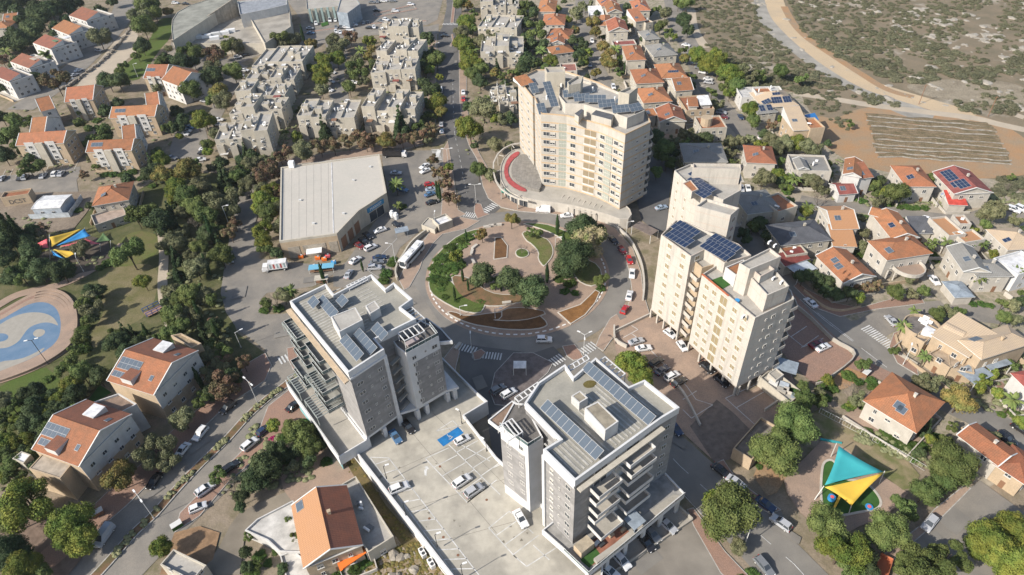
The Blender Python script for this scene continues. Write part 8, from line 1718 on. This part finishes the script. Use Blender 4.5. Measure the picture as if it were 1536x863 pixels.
# limestone outcrops, one mass
V = []; F = []; bm = bmesh.new(); bmesh.ops.create_icosphere(bm, subdivisions=1, radius=1); rv_ = [v.co.copy() for v in bm.verts]; rf_ = [tuple(v.index for v in f.verts) for f in bm.faces]; bm.free()
for _ in range(1500):
    x = sc_.uniform(1045, 1540); y = sc_.uniform(-5, 165) if sc_.random() < .45 else sc_.gauss(35+(x-1350)*.18, 14)
    if y > 250 or (x < 1300 and y > 140) or abs(y-(x-1160)*.62) < 14 and x < 1400: continue
    if x < 1330 and sc_.random() < .4: continue
    if noise.noise(Vector((x*.03, y*.08, 9)))+.12*(x > 1340) < .12: continue
    p = G(x, y); s = sc_.uniform(.4, 2.6)*sc_.random()+.3; a = sc_.uniform(0, 6); o = len(V); k = sc_.random()*9
    V += [(p.x+(v.x*cos(a)*1.6-v.y*sin(a))*s*(1+.4*noise.noise(v*2+Vector((k, 0, 0)))), p.y+(v.x*sin(a)*1.6+v.y*cos(a))*s, v.z*s*.35) for v in rv_]; F += [tuple(i+o for i in f) for f in rf_]
me = bpy.data.meshes.new("outcrops"); me.from_pydata(V, [], F); me.materials.append(mat("outcrop_stone", (.42, .385, .33), c2=(.3, .27, .22), scale=.3, fine=.2)); o = bpy.data.objects.new("limestone_outcrops", me); COL.objects.link(o); o['kind'] = 'stuff'
# ground cover tufts: garden undergrowth, verges and the weedy strip, one mass each
def cover(name, polys, n, mat_, r0, r1, seed):
    rnd = random.Random(seed); V = []; F = []
    for s_ in polys:
        P = [float(t) for t in s_.split()]; P = list(zip(P[::2], P[1::2])); xs = [p[0] for p in P]; ys = [p[1] for p in P]
        for _ in range(n):
            x, y = rnd.uniform(min(xs), max(xs)), rnd.uniform(min(ys), max(ys))
            if not inpoly(x, y, P): continue
            p = G(x, y); R = rnd.uniform(r0, r1); a = rnd.uniform(0, 6); o = len(V)
            V += [(p.x+(v.x*cos(a)-v.y*sin(a))*R, p.y+(v.x*sin(a)+v.y*cos(a))*R, .1+abs(v.z)*R*.7) for v in rv_]; F += [tuple(i+o for i in f) for f in rf_]
    me = bpy.data.meshes.new(name); me.from_pydata(V, [], F); me.materials.append(mat_); o = bpy.data.objects.new(name, me); COL.objects.link(o); o['kind'] = 'stuff'
cover("undergrowth", ["700 0 790 0 790 140 700 240", "440 130 640 60 650 215 450 215", "250 300 330 300 345 520 300 560 255 500", "0 330 60 320 170 395 60 420 0 430", "420 150 445 150 445 215 400 215", "528 165 545 165 545 205 520 205", "780 20 860 20 870 130 785 130", "960 60 980 60 1005 130 990 130", "1010 205 1110 210 1110 250 1015 245", "1130 240 1270 240 1300 300 1250 300", "1290 300 1540 290 1540 310 1300 310", "0 640 140 550 160 570 40 700 0 740", "375 640 470 640 470 720 330 750", "1380 560 1540 520 1540 640 1440 600", "1290 640 1400 690 1400 710 1280 660", "628 60 652 60 652 215 630 215", "20 160 260 150 260 290 0 260", "385 90 440 60 452 140 420 240 385 260"], 260, LEAF['O'], .35, 1.1, 3)
cover("weeds", ["466 600 540 700 580 760 640 830 615 835 590 800 530 720 490 655 455 620", "560 830 640 810 700 880 540 880"], 700, LEAF['G'], .2, .55, 4)
cover("hedge_growth", ["650 395 672 378 700 356 722 346 718 350 700 372 690 380 694 400 660 440 650 440 645 420"], 900, LEAF['K'], .5, 1.0, 5)
cover("median_plants", ["90 880 150 815 215 745 285 670 300 662 230 745 170 812 110 880", "380 626 440 577 448 560 452 565 444 584 390 628"], 500, LEAF['O'], .2, .5, 6) if 0 else None
mrnd = random.Random(8); V = []; F = []
for k in range(620):
    t = mrnd.random()*(len(md)-1.01); i = int(t); 
    if noise.noise(Vector((t*.25, 1, 0))) < .02: continue
    p = md[i].lerp(md[i+1], t-i)+Vector((mrnd.uniform(-.7, .7), mrnd.uniform(-.7, .7))); R = mrnd.uniform(.3, .7); o = len(V); V += [(p.x+v.x*R, p.y+v.y*R, .3+abs(v.z)*R) for v in rv_]; F += [tuple(j+o for j in f) for f in rf_]
me = bpy.data.meshes.new("median_shrubs"); me.from_pydata(V, [], F); me.materials.append(LEAF['O']); o = bpy.data.objects.new("median_shrubs", me); COL.objects.link(o); o['kind'] = 'stuff'
# ------------------------------------------------------------------ labels: place each thing by its neighbour, then by rank among its look-alikes
LMK = [(560, 480, "near the left grey tower"), (890, 620, "near the right grey tower"), (870, 230, "near the curved cream tower"), (1080, 450, "near the pale stone tower"), (490, 300, "near the flat roofed hall"), (770, 420, "on the roundabout garden"), (1270, 720, "by the turquoise sail playground"), (50, 510, "by the blue court"), (95, 370, "by the coloured shade sails"), (120, 650, "by the long red roofed buildings"), (330, 660, "along the divided boulevard"), (470, 790, "by the orange awning house"), (410, 680, "in the patterned paving garden"), (650, 720, "on the parking deck"), (1000, 545, "in the brick car park"), (1140, 780, "on the lower right street"), (1370, 610, "by the big pyramid roof house"), (1450, 520, "by the tan stone mansion"), (1365, 380, "by the round terrace villa"), (1400, 215, "by the striped field"), (1220, 90, "by the curving dirt road"), (1160, 160, "by the solar panelled villas"), (980, 110, "among the orange roofed villas"), (1060, 110, "on the street below the hillside"), (895, 90, "on the narrow northern street"), (830, 60, "by the small orange roofed houses"), (665, 80, "on the upper northern avenue"), (670, 180, "on the lower northern avenue"), (590, 120, "by the beige stepped flats"), (385, 150, "by the grey stepped flats"), (490, 200, "by the separate grey flats"), (340, 40, "by the auditorium"), (560, 25, "in the northern car park"), (740, 60, "by the eastern beige flats"), (230, 70, "by the narrow green lawn"), (140, 90, "along the sandy plaza"), (50, 60, "behind the stepped terrace houses"), (110, 210, "by the orange roofed apartments"), (290, 210, "in the court west of the flats"), (60, 270, "in the brick parking bays"), (190, 430, "on the park lawn"), (300, 400, "in the dense park wood"), (390, 340, "in the belt left of the hall"), (600, 300, "in the hall car park"), (860, 370, "in the eastern roundabout trees"), (930, 400, "on the eastern roundabout road"), (1230, 500, "in the shaded eastern car park"), (1270, 430, "above the eastern road bend"), (1480, 340, "by the far right houses"), (1490, 800, "by the dead end lane"), (1400, 730, "in the hedge right of the playground"), (60, 790, "in the lower left corner"), (1180, 650, "beside the flat roofed hut"), (1180, 230, "in the tree row above the pale houses"), (1320, 30, "high on the valley side"), (1480, 50, "on the rocky slope at upper right"), (1090, 60, "on the slope left of the dirt road"), (30, 660, "in the hedge at the left edge"), (120, 520, "on the bank beside the court"), (215, 515, "behind the rear long building"), (370, 560, "at the top of the boulevard"), (770, 570, "on the shaded triangle"), (550, 380, "in the row before the hall"), (640, 30, "at the top of the avenue")]
ORD = ["first", "second", "third", "fourth", "fifth", "sixth", "seventh", "eighth", "ninth", "tenth", "eleventh", "twelfth", "thirteenth", "fourteenth", "fifteenth", "sixteenth", "seventeenth", "eighteenth", "nineteenth", "twentieth"]
def numw(n):
    if n <= 20: return ORD[n-1]
    return {2: "twenty", 3: "thirty", 4: "forty"}.get(n//10, "")+("-"+ORD[n % 10-1] if n % 10 else "th")
PXY = {}
for o, near in THINGS:
    x, y = PX((o.location.x, o.location.y, o.location.z)); PXY[o.name] = (x, y)
    if near:
        s = min(LMK, key=lambda l: (l[0]-x)**2+((l[1]-y)*1.3)**2)[2]; o['label'] = o['label']+", "+s
by = {}
for o, near in THINGS: by.setdefault(o['label'], []).append(o)
for lab, os_ in by.items():
    if len(os_) < 2: continue
    if os_[0].name.startswith("scrub_bush"):
        continue
    os_.sort(key=lambda q: PXY[q.name][0])
    N = len(os_)
    for i, q in enumerate(os_):
        nm = lab.replace(",", "")
        q['label'] = ("leftmost " if i == 0 else ("rightmost " if i == N-1 else numw(i+1)+" from left ")) + nm if i in (0, N-1) else nm+", "+numw(i+1)+" from the left"
        if i == 0 or i == N-1: pass

# ------------------------------------------------------------------ thin air over the valley
b = MB(); b.quadbox([(-700, -60), (700, -60), (700, 1500), (-700, 1500)], -1, HC+8, 0, 0, True)
hz_ = bpy.data.materials.new("haze_air"); hz_.use_nodes = True; hz_.node_tree.nodes.clear(); vo = hz_.node_tree.nodes.new("ShaderNodeVolumePrincipled"); vo.inputs["Color"].default_value = (.86, .91, 1, 1); vo.inputs["Density"].default_value = .00007; vo.inputs["Anisotropy"].default_value = .3
mo_ = hz_.node_tree.nodes.new("ShaderNodeOutputMaterial"); hz_.node_tree.links.new(vo.outputs[0], mo_.inputs["Volume"]); ho = b.build("haze", hz_); ho['kind'] = 'stuff'
for o, near in THINGS:
    if len(o['label'].split()) > 16: print("LONG", o['label'])
